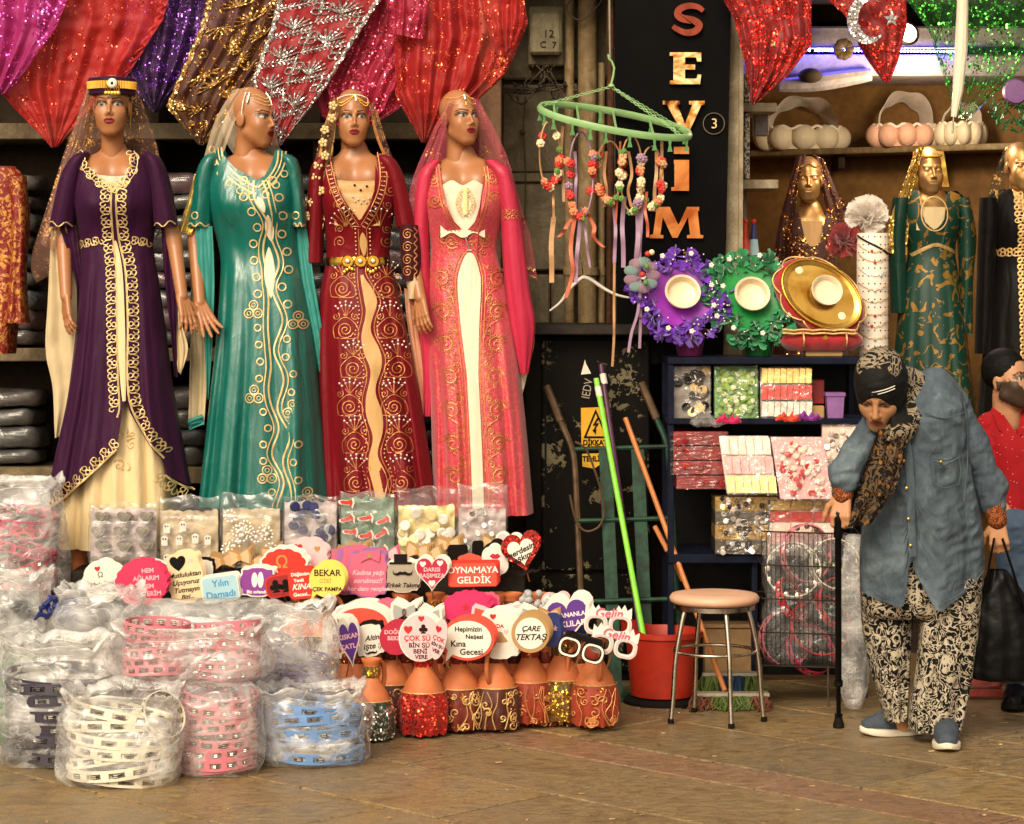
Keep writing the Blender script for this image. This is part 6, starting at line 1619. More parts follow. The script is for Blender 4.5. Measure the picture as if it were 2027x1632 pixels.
prop('red oval sign reading DOĞUM BEKLO', 784, 1264, 9.16, lambda w, h: oval(w, h), 'card_crimson', 66, 66, (('DOĞUM', 10, -2, -12, 'ink_pink', B), ('BEKLO', 10, 0, 0, 'ink_pink', B)))
prop('white and pink circle sign reading ÇOK SÜ', 832, 1262, 9.02, lambda w, h: oval(w, h), 'card_palepink', 86, 96, (('ÇOK SÜ', 13, -6, 2, 'ink_red', B), ('BİN ŞÜ', 11, -2, 16, 'ink_dark', B), ('BENİ', 11, 0, 28, 'ink_dark', B), ('VERE', 10, 2, 39, 'ink_dark', B), ('♥', 14, -24, -14, 'ink_red'), ('♥', 10, 2, -36, 'ink_red'), ('♣', 16, 6, -16, 'ink_dark')), 'card_white', .95)
prop('tilted pinkish oval sign in front of the white circle', 869, 1266, 8.98, lambda w, h: oval(w, h), 'card_palepink', 36, 84, (('ÇOK', 12, 0, 0, 'ink_red', B), ('BİN ŞU', 8, 0, 13, 'ink_dark', B), ('VER', 10, 0, 25, 'ink_dark', B), ('♥', 12, -6, -18, 'ink_red')), roll=16, yaw=-35, layers=1)
prop('hot pink ruffled sign above the Kına Gecesi bubble', 922, 1206, 9.34, lambda w, h: scallop(w, h, 16, .09), 'card_magenta', 92, 56, (('★', 20, 0, -2, 'ink_red'),), layers=4)
prop('white speech bubble with red rim, Hepimizin Neşesi Kına Gecesi', 925, 1266, 9.06, speech, 'card_white', 108, 84, (('Hepimizin', 12, 2, -20, 'ink_dark', B), ('Neşesi', 11, 14, -5, 'ink_dark', B), ('Kına', 15, -18, 9, 'ink_dark', B), ('Gecesi', 15, 8, 25, 'ink_dark', B)), 'card_orange', .88, layers=4)
prop('coral bow-shaped sign above the bird card', 970, 1222, 9.22, bowp, 'card_orange', 76, 44, (), 'card_palepink', .85)
t, s, y = prop('white card with a small orange bird', 990, 1256, 9.14, plaque, 'card_white', 80, 94, (('SEVDA', 9, -8, -16, 'ink_red', B), ('♥', 10, -14, -34, 'ink_red'), ('♥', 8, 12, -4, 'ink_pink')), None, layers=4)
m = MB(); m.prism([(a * s, b * s) for a, b in ((-14, -8), (-8, 2), (-2, 6), (4, 4), (8, -4), (16, -14), (4, -16), (-6, -16))], y - .002, y); obj('bird', m, 'card_tan', t, 30, True)
prop('round tan-rimmed sign reading ÇARE TEKTAŞ', 1050, 1254, 9.06, lambda w, h: oval(w, h), 'card_white', 76, 78, (('ÇARE', 13, 0, -9, 'ink', BI), ('TEKTAŞ', 15, 0, 8, 'ink', BI)), 'card_tan', .80, layers=4)
m = MB()
for i in range(26): m.ball(P(1066 + ru(-34, 34), 1190 + ru(-16, 16), 9.40 + ru(-.02, .02)), .014, 8, 6)
tag(obj('gem_cluster', m, 'card_silver'), 'cluster of silver-blue beads above the ÇARE TEKTAŞ sign', 'beads')['kind'] = 'stuff'
t, s, y = prop('silver bow sign left of the purple heart', 1060, 1222, 9.28, bowp, 'card_silver', 70, 44, (), 'card_white', .8, layers=4)
prop('dark blue tag reading Çok beside the purple heart', 1090, 1250, 9.14, plaque, 'card_navy', 40, 60, (('Çok', 12, 0, -6, 'ink_pink', BI),)); t, s, y = prop('small beige bow on the dark blue tag', 1086, 1220, 9.18, bowp, 'card_beige', 46, 32, (), 'card_tan', .8, layers=2, stick=False)
prop('large purple heart sign reading KISKANANLAR with white rim', 1124, 1226, 9.22, heart, 'card_violet', 92, 88, (('KISKANANLAR', 11, 2, -8, 'ink_white', B), ('AKLILAR', 14, 4, 10, 'ink_white', B)), 'card_white', .87, roll=-8, layers=5, sp=.014)
for i, (x, r, sh, mt, bd, w_, h_, nm) in enumerate(((404, 1128, plaque, 'card_white', 'card_black', 40, 44, 'small black-rimmed white card behind the cream card'), (330, 1124, bowp, 'card_violet', 'card_white', 52, 36, 'violet bow sign behind the pink scalloped sign'), (540, 1096, bowp, 'card_beige', 'card_tan', 48, 34, 'beige bow above the purple tag sign'), (768, 1100, bowp, 'card_palepink', 'card_rose', 46, 34, 'pale pink bow left of the moustache hat'),
    (905, 1094, rrect, 'card_black', None, 40, 26, 'black hat-shaped sign above the OYNAMAYA board'), (945, 1088, rrect, 'card_black', None, 22, 30, 'small black top hat sign beside the lips'), (1006, 1074, heart, 'card_palepink', 'card_white', 52, 40, 'pale pink heart behind the glitter heart'), (690, 1222, scallop_, 'card_palepink', 'card_white', 62, 46, 'pale pink scalloped sign over the striped sign'), (750, 1240, oval, 'card_orange', 'card_white', 54, 60, 'orange oval sign behind the red oval'), (888, 1222, bowp, 'card_silver', 'card_white', 44, 36, 'silver bow beside the hot pink ruffled sign'),
    (1028, 1216, plaque, 'card_palepink', 'card_white', 44, 44, 'pale pink plaque behind the bird card'), (1100, 1196, heart, 'card_white', 'card_palepink', 56, 46, 'white heart behind the large purple heart'), (1146, 1250, oval, 'card_navy', 'card_silver', 34, 40, 'small navy oval below the purple heart'), (965, 1196, scallop_, 'card_magenta', 'card_rose', 46, 40, 'rose scalloped sign right of the hot pink one'))):
    prop(nm, x, r, (9.57 if r < 1140 else 9.36) + .003 * i, sh, mt, w_, h_, (), bd, .85, roll=ru(-15, 15), yaw=ru(-15, 15), layers=2)
def glasses(label, x, r, d, word, frame, back, roll, col):
    s = d / F; t = thing('photo_sign', label, 'sign', P(x, r, d), SIGN, (0, math.radians(roll), 0))
    for lay in range(4):
        y0 = lay * .008; m = MB()
        for sx in (-1, 1):
            o_ = [(sx * 24 * s + a * s, -6 * s + b * s) for a, b in rrect(46, 40, .4, 4)]; i_ = [(sx * 24 * s + a * s * .66, -6 * s + b * s * .64) for a, b in rrect(46, 40, .4, 4)]
            m.ring(o_, i_, y0, y0 + .002)
        m.prism([(a * s, b * s) for a, b in ((-46, 8), (-46, 28), (-38, 22), (-32, 34), (-26, 24), (-20, 32), (-14, 22), (0, 20), (14, 22), (20, 32), (26, 24), (32, 34), (38, 22), (46, 28), (46, 8))] if back == 'card_white' else [(a * s, b * s) for a, b in ((-40, 12), (-36, 24), (36, 24), (40, 12))], y0 + .0021, y0 + .004)
        obj('frame_board' if lay == 0 else 'board_behind', m, back, t, 30, True)
    m = MB()
    for sx in (-1, 1):
        o_ = [(sx * 24 * s + a * s * .92, -6 * s + b * s * .92) for a, b in rrect(46, 40, .4, 4)]; i_ = [(sx * 24 * s + a * s * .74, -6 * s + b * s * .72) for a, b in rrect(46, 40, .4, 4)]
        m.ring(o_, i_, -.003, -.0005)
    obj('printed_rim', m, frame, t, 30, True)
    q = put('lettering', text_mesh(word, 26 * s, col, .0004, bold=.0007, shear=.2), t, None, True); q.location = (0, -.002, 17 * s)
    m = MB(); m.tube([(4 * s, .035, -4 * s), (0, .12, -60 * s)], .0035, 6); obj('stick', m, 'rope_tan', t, 30, True)
glasses('pink and white glasses sign reading Gelin, upper one', 1204, 1232, 9.16, 'Gelin', 'card_palepink', 'card_white', 3, 'card_rose')
glasses('pink and white glasses sign reading Gelin, lower one', 1216, 1274, 9.06, 'Gelin', 'card_palepink', 'card_white', 12, 'card_rose')
glasses('black and white glasses sign reading Damat', 1152, 1282, 9.0, 'Damat', 'card_white', 'card_black', 16, 'ink')
# ------------------------------------------------------------------ electric cabinet
cb = thing('electric_cabinet', 'worn black electric cabinet with a yellow danger notice', 'cabinet', P(1165, 1345, 10.4))
k = NT('cabinet_door'); n1 = k.noise(5.5, 6, .68, .6); n2 = k.noise(26, 5, .7, .5)
zc = k.n('SeparateXYZ'); k.l(k.co, zc.inputs[0])
s_ = k.math('ADD', k.math('MULTIPLY', n1.outputs[0], .72), k.math('MULTIPLY', n2.outputs[0], .42))
msk = k.math('GREATER_THAN', s_, .635)
base = k.mix(n2.outputs[0], hexc('0a0907'), hexc('17130d'))
k.set(color=k.mix(msk, base, k.mix(n2.outputs[0], hexc('8d8568'), hexc('54492f'))), rough=.5, spec=.08); k.bump(s_, .25, .006)
m = MB(); px_box(m, 1038, 1288, 665, 1352, 10.36, 10.76, .006); obj('body', m, 'cabinet_black', cb)
m = MB(); px_box(m, 1072, 1286, 672, 1130, 10.335, 10.36, .005); obj('door', m, 'cabinet_door', cb)
m = MB(); px_box(m, 1072, 1286, 1138, 1330, 10.34, 10.36, .005); obj('lower_panel', m, 'cabinet_door', cb)
m = MB(); px_box(m, 1026, 1318, 643, 664, 10.22, 10.82, .006)
obj('top', m, 'cabinet_top', cb)
m = MB(); [px_box(m, x, x + 4, 676, 1126, 10.333, 10.3349) for x in (1078, 1277)]; obj('door_seam', m, 'black_paint', cb)
nt_ = thing('danger_notice', 'torn yellow danger notice with a lightning triangle', 'notice', P(1176, 870, 10.33), None)
m = MB(); pts = [P(x, r, 10.328) for x, r in ((1150, 808), (1200, 806), (1202, 880), (1198, 894), (1151, 892))]; m.prism([(p.x, p.z) for p in pts], 10.328, 10.332); obj('plate', m, 'sign_yellow', nt_)
m = MB(); pts = [P(x, r, 10.328) for x, r in ((1152, 899), (1200, 897), (1202, 918), (1188, 920), (1176, 928), (1153, 924))]; m.prism([(p.x, p.z) for p in pts], 10.328, 10.332); obj('plate', m, 'sign_yellow', nt_)
c = P(1180, 845, 10.327); to = [P(x, r, 10.3265) for x, r in ((1179, 810), (1205, 868), (1155, 868))]; ti = [P(x, r, 10.3265) for x, r in ((1179, 819), (1199, 864), (1161, 864))]
m = MB(); m.ring([(p.x, p.z) for p in to], [(p.x, p.z) for p in ti], 10.3262, 10.328); obj('triangle', m, 'ink', nt_)
m = MB(); pts = [P(x, r, 10.326) for x, r in ((1183, 826), (1173, 843), (1179, 843), (1174, 852), (1171, 850), (1179, 861), (1181, 849), (1178, 851), (1186, 838), (1180, 838), (1187, 828))]; m.prism([(p.x, p.z) for p in pts], 10.3262, 10.328); obj('lightning', m, 'ink', nt_)
for tx, r in (('DİKKAT', 877), ('ÖLÜM', 889), ('TEHLİKE', 909)):
    o = put('lettering', text_mesh(tx, .030, 'ink', .0005, bold=.0012, sx=.9), nt_); o.location = P(1178, r, 10.3265)
for i, (pts, nm) in enumerate((([(1158, 712), (1150, 742), (1170, 740), (1160, 720)], 0),)):
    m = MB(); q = [P(x, r, 10.33) for x, r in pts]; m.prism([(p.x, p.z) for p in q], 10.331, 10.334); obj('sticker_scrap', m, 'card_white', cb)
o = put('lettering', text_mesh('IEDV', .05, 'card_grey', .0005, sx=.8), cb); o.location = P(1163, 770, 10.332); o.rotation_euler = (0, math.radians(-80), 0)
# ------------------------------------------------------------------ hand truck
ht = thing('hand_truck', 'green sack truck with worn grip handles against the cabinet', 'hand truck', P(1230, 1390, 10.1))
for pts, mt in (([(1082, 765, 10.25), (1110, 835, 10.2), (1135, 900, 10.15), (1142, 1000, 10.1), (1150, 1180, 10.02), (1160, 1360, 9.95)], 'rust_metal'), ([(1270, 758, 10.25), (1300, 830, 10.2), (1322, 890, 10.15), (1330, 1000, 10.1), (1340, 1180, 10.02), (1350, 1360, 9.95)], 'truck_green')):
    m = MB(); m.tube([P(*p) for p in cr(pts, 5)], .013, 8); obj('side_tube', m, mt, ht)
    m = MB(); m.tube([P(*p) for p in pts[:2]], .017, 10); obj('grip', m, 'rust_metal', ht)
for r, dd in ((890, 10.15), (1032, 10.08), (1192, 10.0)):
    m = MB(); m.tube([P(1138, r, dd), P(1330, r - 6, dd)], .010, 8); obj('cross_bar', m, 'truck_green', ht)
for x in (1198, 1262):
    m = MB(); a, b = P(x, 890, 10.14), P(x + 22, 1385, 9.93)
    w_ = .026; m.add([(a.x - w_, a.y, a.z), (a.x + w_, a.y, a.z), (b.x + w_, b.y, b.z), (b.x - w_, b.y, b.z), (a.x - w_, a.y + .012, a.z), (a.x + w_, a.y + .012, a.z), (b.x + w_, b.y + .012, b.z), (b.x - w_, b.y + .012, b.z)], [(0, 3, 2, 1), (4, 5, 6, 7), (0, 1, 5, 4), (2, 3, 7, 6), (1, 2, 6, 5), (0, 4, 7, 3)]); obj('slat', m, 'truck_green', ht)
m = MB(); m.tube([P(x, r, 10.05) for x, r in cr([(1138, 875), (1160, 890), (1180, 940), (1196, 1000), (1188, 1040), (1160, 1052), (1140, 1030), (1128, 980)], 6)], .005, 6); obj('strap', m, 'rust_metal', ht)
m = MB(); px_box(m, 1160, 1350, 1384, 1398, 9.80, 9.98, .004); obj('toe_plate', m, 'truck_green', ht)
for x in (1150, 1358):
    m = MB(); c = P(x, 1350, 10.06); c.z = .065; m.lathe([(.02, -.018), (.06, -.02), (.065, -.01), (.065, .01), (.06, .02), (.02, .018)], 20, (0, 0, 0), Matrix.Translation(c) @ Matrix.Rotation(math.pi / 2, 4, 'Y')); obj('wheel', m, 'rubber', ht)
# ------------------------------------------------------------------ sticks
def pole(name, label, a, b, r, mat, extra=None):
    t = thing(name, label, 'pole', P(*b)); m = MB(); m.tube([P(*a), P(*b)], r, 10); obj('shaft', m, mat, t)
    if extra: extra(t)
    return t
def cap_w(a, b, r):
    def f(t): m = MB(); m.tube([P(*a), P(*b)], r, 10); obj('sleeve', m, 'white_plastic', t)
    return f
pole('mop_pole', 'bright green mop handle leaning in the red bucket', (1180, 750, 10.2), (1281, 1300, 9.80), .0115, 'stick_green', cap_w((1183, 766, 10.188), (1187, 786, 10.175), .0135))
pole('mop_pole', 'dark violet mop handle beside the green one', (1190, 722, 10.22), (1275, 1310, 9.86), .011, 'stick_violet', cap_w((1193, 741, 10.208), (1197, 761, 10.196), .0135))
pole('wooden_pole', 'orange broom handle reaching the floor behind the stool', (1238, 828, 10.2), (1435, 1368, 9.70), .0105, 'stick_orange')
pole('wooden_pole', 'short brown stick behind the orange handle', (1296, 1042, 10.1), (1352, 1150, 10.02), .0105, 'stick_orange')
# ------------------------------------------------------------------ bucket
bk = thing('bucket', 'tall red plastic bucket behind the stool', 'bucket', Vector((P(1310, 1388, 9.82).x, 9.82, 0)))
c = Vector((P(1312, 1388, 9.82).x, 9.82, 0.025)); s = 9.82 / F
m = MB(); m.lathe([(58 * s, 0), (63 * s, .006), (72 * s, 100 * s), (76 * s, 118 * s), (80 * s, 120 * s), (80 * s, 130 * s), (75 * s, 131 * s), (70 * s, 110 * s), (60 * s, .02), (.001, .018)], 44, c, cap=True); obj('pail', m, 'bucket_red', bk, 40)
m = MB(); m.lathe([(.02, 0), (80 * s, 0), (80 * s, .012), (70 * s, .024), (.02, .024)], 36, (c.x, c.y, 0)); obj('dolly', m, 'rubber', bk)
def lid(u, v):
    th = math.pi * (.55 + 1.0 * u); rr = lerp(82, 84, v) * s
    return Vector((c.x + rr * math.cos(th), c.y + rr * math.sin(th) * .9, c.z + (128 + 30 * v * math.sin(math.pi * min(1, u * 1.2)) * (.8 if u < .8 else .3)) * s))
m = MB(); m.grid(30, 6, lid); obj('raised_rim', m, 'bucket_red', bk, 180)
# ------------------------------------------------------------------ stool
stl = thing('stool', 'round tan-topped stool on splayed chrome legs', 'stool', Vector((P(1414, 1420, 9.42).x, 9.42, 0)))
sc = 9.42 / F; cx_ = P(1414, 0, 9.42).x; zt = P(0, 1185, 9.42).z
m = MB(); m.lathe([(.001, -.02), (80 * sc, -.018), (88 * sc, -.008), (89 * sc, .006), (84 * sc, .018), (60 * sc, .024), (.001, .026)], 48, (cx_, 9.42, zt)); obj('seat', m, 'vinyl_tan', stl, 180)
m = MB(); m.lathe([(70 * sc, -.040), (80 * sc, -.038), (80 * sc, -.021), (70 * sc, -.021)], 40, (cx_, 9.42, zt), cap=False); obj('seat_ring', m, 'steel', stl)
for a in (205, 285, 350, 110):
    q = math.radians(a); pts = []
    for rr, z in ((62, zt - .03), (70, zt - .06), (86, zt * .55), (92, zt * .25), (98, .0)): pts.append((cx_ + rr * sc * math.cos(q), 9.42 + rr * sc * math.sin(q), z))
    m = MB(); m.tube(cr(pts, 5), .0095, 10); lg = obj('leg', m, 'steel', stl, 180)
    m = MB(); m.lathe([(.012, 0), (.012, .016), (.0098, .018)], 10, pts[-1]); obj('foot_cap', m, 'rubber', lg)
m = MB(); m.tube([(cx_ + 80 * sc * math.cos(q), 9.42 + 80 * sc * math.sin(q), zt * .57) for q in np.linspace(0, 6.2832, 49)[:-1]], .0065, 8, True); obj('foot_ring', m, 'steel', stl, 180)
# ------------------------------------------------------------------ brooms on the floor, boxes
def bristle(name, label, x0, x1, r0, r1, d, cols):
    t = thing(name, label, 'broom', P((x0 + x1) / 2, r1, d)); n = 90
    ms = [MB() for _ in cols]; a, b = P(x0, r1, d), P(x1, r0, d); a.z = max(a.z, 0.0)
    for i in range(n):
        u = i / n + ru(-.02, .02); k_ = min(len(cols) - 1, max(0, int(u * len(cols) + ru(-.15, .15))))
        for j in range(3):
            x = lerp(a.x, b.x, u); y = d + ru(-.04, .04); ms[k_].tube([(x, y, b.z - .005), (x + ru(-.02, .02), y + ru(-.03, .0), lerp(a.z, b.z, .4)), (x + ru(-.03, .03), y - .03 + ru(-.03, .03), a.z + .003)], [.006, .005, .0035], 4)
    for m_, cn in zip(ms, cols): obj('bristles', m_, cn, t)['kind'] = 'stuff'
    m = MB(); m.box(a.x - .005, b.x + .005, d - .03, d + .03, b.z - .008, b.z + .006, .003); obj('head_bar', m, 'card_grey', t)
plain('bristle_green', '4e5e22', .7, var=.3); plain('bristle_blue', '1c3450', .7, var=.3); plain('bristle_red', '6a3a26', .7, var=.3)
bristle('floor_brush', 'green and blue broom head standing behind the stool legs', 1392, 1505, 1334, 1376, 9.85, ['bristle_green', 'bristle_blue', 'bristle_blue', 'bristle_green'])
bristle('floor_brush', 'red and green broom head lying under the stool', 1375, 1520, 1374, 1402, 9.68, ['bristle_red', 'bristle_green', 'bristle_green', 'bristle_red'])
t = thing('carton', 'brown carton on the floor behind the stool', 'box', P(1440, 1335, 10.3)); m = MB(); px_box(m, 1395, 1502, 1240, 1336, 10.25, 10.6, .004); obj('box_body', m, 'cardboard', t); m = MB(); px_box(m, 1393, 1504, 1236, 1244, 10.24, 10.6, .002); obj('lid', m, 'cardboard', t)
t = thing('carton', 'small white carton standing under the black shelf', 'box', P(1485, 1165, 10.4)); m = MB(); px_box(m, 1470, 1497, 1122, 1165, 10.35, 10.5, .003); obj('box_body', m, 'card_white', t); m = MB(); px_box(m, 1469, 1498, 1150, 1153, 10.348, 10.36); obj('print_line', m, 'ink_dark', t)
m = MB(); m.box(P(1463, 0, 10.4).x, P(1500, 0, 10.4).x, 10.34, 10.52, .02, P(0, 1166, 10.35).z - .002, .004); solo('crate', m, 'black_plastic', 'dark crate under the small white carton', 'crate')
# ------------------------------------------------------------------ mint clip hanger with flower crowns
ch_ = thing('clip_hanger', 'pale green oval clip hanger on chains hung with flower crowns', 'hanger', P(1215, 235, 10.15))
ctr = P(1217, 240, 10.15); s = 10.15 / F
def hp(a, k_=1.0, z=0.0):
    a = math.radians(a); x = 149 * s * math.cos(a) * k_; y = .17 * math.sin(a) * k_
    return Vector((ctr.x + x, ctr.y + y, ctr.z - x * .18 + z + y * .30))
m = MB(); m.tube([hp(a) for a in range(0, 360, 6)], .010, 6, True, flat=1.6); obj('rim', m, 'mint', ch_, 60)
for a in (35, 60, 90, 120, 145): m = MB(); m.tube([hp(a, .98), hp(-a, .98)], .005, 5); obj('spoke', m, 'mint', ch_)
ap = P(1210, 172, 10.15)
m = MB(); m.lathe([(.014, 0), (.012, .008), (.004, .014)], 12, ap); obj('hub', m, 'mint', ch_)
m = MB(); m.tube([ap + Vector((0, 0, .01)), P(1214, 150, 10.15), P(1216, 135, 10.15), P(1211, 122, 10.15), P(1205, 116, 10.15), P(1204, 108, 10.15)], .0045, 8); obj('hook', m, 'mint', ch_)
m = MB(); m.tube([P(1206, -60, 10.15), P(1207, 60, 10.15), P(1208, 118, 10.15)], .0045, 6); obj('hanging_rod', m, 'steel', ch_)
for e in (hp(165), hp(-25), hp(25)):
    n = int((ap - e).length / .022)
    for i in range(n):
        p, q = ap.lerp(e, i / n), ap.lerp(e, (i + 1) / n); dv = (q - p).normalized(); sd_ = dv.cross(Vector((0, 1, 0) if i % 2 else (.7, .7, 0))).normalized() * .005; mid = (p + q) / 2
        m = MB(); m.tube([p - sd_ * .3, mid - sd_, q - sd_ * .3, q + sd_ * .3, mid + sd_, p + sd_ * .3], .0022, 4, True); obj('chain_link', m, 'mint', ch_)
CLIPS = [175, 200, 215, 235, 250, 262, 280, 300, 315, 340, 20, 60, 100, 140]
for a in CLIPS:
    p = hp(a, 1.0, -.012); w_ = .008
    m = MB(); m.prism([(p.x - w_, p.z + .012), (p.x + w_, p.z + .012), (p.x + w_ * .5, p.z - .02), (p.x + w_ * 1.3, p.z - .045), (p.x - w_ * 1.3, p.z - .045), (p.x - w_ * .5, p.z - .02)], p.y - .005, p.y + .005); obj('clip', m, 'mint_dark', ch_)
fm = {}
def blossom(kind, r):
    key = (kind, r)
    if key not in fm:
        m = MB()
        for k_ in range(6): m.ball((r * .55 * math.cos(k_ * 1.047), -.2 * r, r * .55 * math.sin(k_ * 1.047)), (r * .5, r * .35, r * .5), 6, 4)
        m.ball((0, -r * .5, 0), r * .4, 6, 4); fm[key] = mesh_of('blossom', m, kind, 180)
    return fm[key]
def crown(label, x, r0, r1, w_, d, fl, rib, ribs, lean=0):
    t = thing('flower_crown', label, 'flower crown', P(x, r0, d), 'flower crowns on the clip hanger'); s = d / F
    q = [P(x + w_ * math.sin(a) + lean * (1 - math.cos(a)) / 2, lerp(r0, r1, (1 - math.cos(a)) / 2), d + .03 * math.sin(a * 2)) for a in np.linspace(0, 6.2832, 25)[:-1]]
    m = MB(); m.tube(q, .004, 5, True); obj('cord_loop', m, rib, t)
    for i in range(22):
        a = math.pi * (1 + ru(-.7, .7)); p = P(x + (w_ + ru(-4, 4)) * math.sin(a) + lean, lerp(r0, r1, (1 - math.cos(a)) / 2) + ru(-3, 3), d - .02 + ru(-.015, .015))
        kd = random.choice(fl); o = put('blossom' if kd != 'leaf_green' else 'leaf', blossom(kd, ru(.010, .016) if False else (.019 if kd != 'leaf_green' else .014)), t); o.location = p; o.rotation_euler = (ru(-.5, .5), ru(0, 6), ru(-.5, .5))
    for (xa, ra, xb, rb, mt, wd) in ribs:
        m = MB(); pts = cr([(xa, ra), ((xa + xb) / 2 + ru(-5, 5), lerp(ra, rb, .4)), ((xa + xb) / 2 + ru(-4, 4), lerp(ra, rb, .7)), (xb, rb)], 6); vs = []
        for i, (px_, pr_) in enumerate(pts): p = P(px_, pr_, d + .01 * math.sin(i * .5)); vs += [p + Vector((-wd, .003 * math.sin(i), 0)), p + Vector((wd, -.003 * math.sin(i), 0))]
        m.add(vs, [(2 * i, 2 * i + 1, 2 * i + 3, 2 * i + 2) for i in range(len(pts) - 1)]); obj('ribbon', m, mt, t, 180)
crown('red and cream flower crown on the left clip', 1088, 240, 372, 20, 10.1, ['flower_red', 'flower_cream', 'flower_peach', 'leaf_green'], 'ribbon_tan', [(1094, 360, 1096, 440, 'ribbon_tan', .005), (1096, 430, 1092, 560, 'ribbon_tan', .010), (1114, 250, 1116, 400, 'ribbon_tan', .006)])
crown('mauve ribbon flower crown hanging second from left', 1150, 262, 432, 24, 10.05, ['flower_red', 'ribbon_mauve', 'leaf_green', 'flower_peach'], 'ribbon_mauve', [(1140, 420, 1120, 590, 'ribbon_coral', .008), (1150, 420, 1140, 560, 'ribbon_mauve', .008), (1160, 420, 1195, 490, 'ribbon_coral', .008), (1138, 300, 1140, 420, 'ribbon_mauve', .006), (1150, 410, 1168, 530, 'ribbon_mauve', .005), (1135, 430, 1105, 470, 'ribbon_coral', .008)])
crown('large tan rope crown at the middle clips', 1206, 280, 400, 26, 10.08, ['ribbon_tan', 'flower_peach', 'leaf_green', 'flower_red'], 'rope_tan', [(1214, 400, 1216, 520, 'ribbon_mauve', .007), (1216, 520, 1212, 726, 'rope_tan', .005), (1236, 390, 1234, 530, 'ribbon_mauve', .009), (1200, 300, 1196, 410, 'rope_tan', .006), (1228, 280, 1216, 480, 'ribbon_coral', .004)])
crown('braided tan crown with leaves at the middle right', 1250, 270, 420, 22, 10.02, ['leaf_green', 'ribbon_tan', 'flower_cream', 'ribbon_mauve'], 'rope_tan', [(1244, 300, 1250, 410, 'rope_tan', .006), (1262, 400, 1258, 560, 'ribbon_mauve', .010), (1272, 400, 1266, 690, 'ribbon_mauve', .006), (1280, 380, 1282, 470, 'ribbon_coral', .006)])
crown('red flower crown on the right clip by the sign', 1290, 290, 410, 22, 10.05, ['flower_red', 'flower_red', 'flower_peach', 'leaf_green', 'flower_cream', 'ribbon_tan'], 'rope_tan', [(1300, 300, 1296, 410, 'ribbon_tan', .007), (1310, 280, 1306, 390, 'rope_tan', .006)])
t = thing('net_rosette', 'sheer teal and pink net flower beside the purple tray', 'rosette', P(1272, 545, 10.0))
tulle('net_teal', '8fb0a8', .5); tulle('net_pink', 'b08a9a', .5)
for i in range(9):
    a = i * .7; p = P(1270 + 22 * math.cos(a), 545 + 26 * math.sin(a), 9.98); m = MB(); m.ball(p, (.03, .012, .022), 10, 6); obj('petal', m, 'net_teal' if i % 2 else 'net_pink', t, 180)
for x, r, mt in ((1272, 544, 'flower_red'), (1278, 560, 'leaf_green'), (1282, 503, 'flower_red'), (1290, 500, 'flower_cream'), (1280, 528, 'leaf_green')): m = MB(); m.ball(P(x, r, 9.95), (.012, .01, .012)); obj('bud', m, mt, t, 180)
m = MB(); vs = []; pts = cr([(1268, 570), (1262, 620), (1250, 660), (1244, 698)], 6)
for i, (x, r) in enumerate(pts): p = P(x, r, 10.0); vs += [p + Vector((-.006, 0, 0)), p + Vector((.006, 0, 0))]
m.add(vs, [(2 * i, 2 * i + 1, 2 * i + 3, 2 * i + 2) for i in range(len(pts) - 1)]); obj('ribbon', m, 'ribbon_mauve', t, 180)
t = thing('coat_hanger', 'white plastic coat hanger in front of the pipes', 'hanger', P(1155, 560, 10.2))
m = MB(); m.tube([P(x, r, 10.2) for x, r in cr([(1088, 616), (1110, 598), (1128, 572), (1150, 552), (1158, 550), (1172, 556), (1196, 572), (1220, 584), (1246, 590)], 6)], [.006 + .007 * math.sin(math.pi * i / 48) for i in range(49)], 8, flat=.7); obj('bar', m, 'white_plastic', t, 180)
m = MB(); m.tube([P(x, r, 10.2) for x, r in cr([(1154, 550), (1152, 520), (1146, 490), (1140, 470)], 5)], .003, 6); obj('hook', m, 'steel', t)
# ------------------------------------------------------------------ inside the right shop
bw = lambda x: back_y(x)
def wall_d(px):
    """distance of the rear wall at photo column px"""
    k_ = (px - CX) / F; return (12.75 + .55 * xa) / (1 + .55 * k_)
t = thing('wall_shelf', 'long brown shelf board along the rear shop wall', 'shelf', P(1760, 285, 12))
m = MB(); M = Matrix(((1, 0, 0, 0), (-.55, 1, 0, 12.75 + .55 * xa), (0, 0, 1, 0), (0, 0, 0, 1)))
zs = P(1500, 298, wall_d(1500) - .3).z
m.box(xa + .06, xb - .02, -.34, -.002, zs - .03, zs, .004, M); obj('board', m, 'shelf_paint', t)
for x in (1.6, 2.05): m = MB(); m.box(x, x + .03, -.28, -.002, zs - .10, zs - .031, .003, M); obj('bracket', m, 'interior_dark', t)
sat('puff_white', 'e4d6bc', .5); sat('puff_pink', 'e6b49c', .5); tulle('net_white', 'e4d6cc', .75)
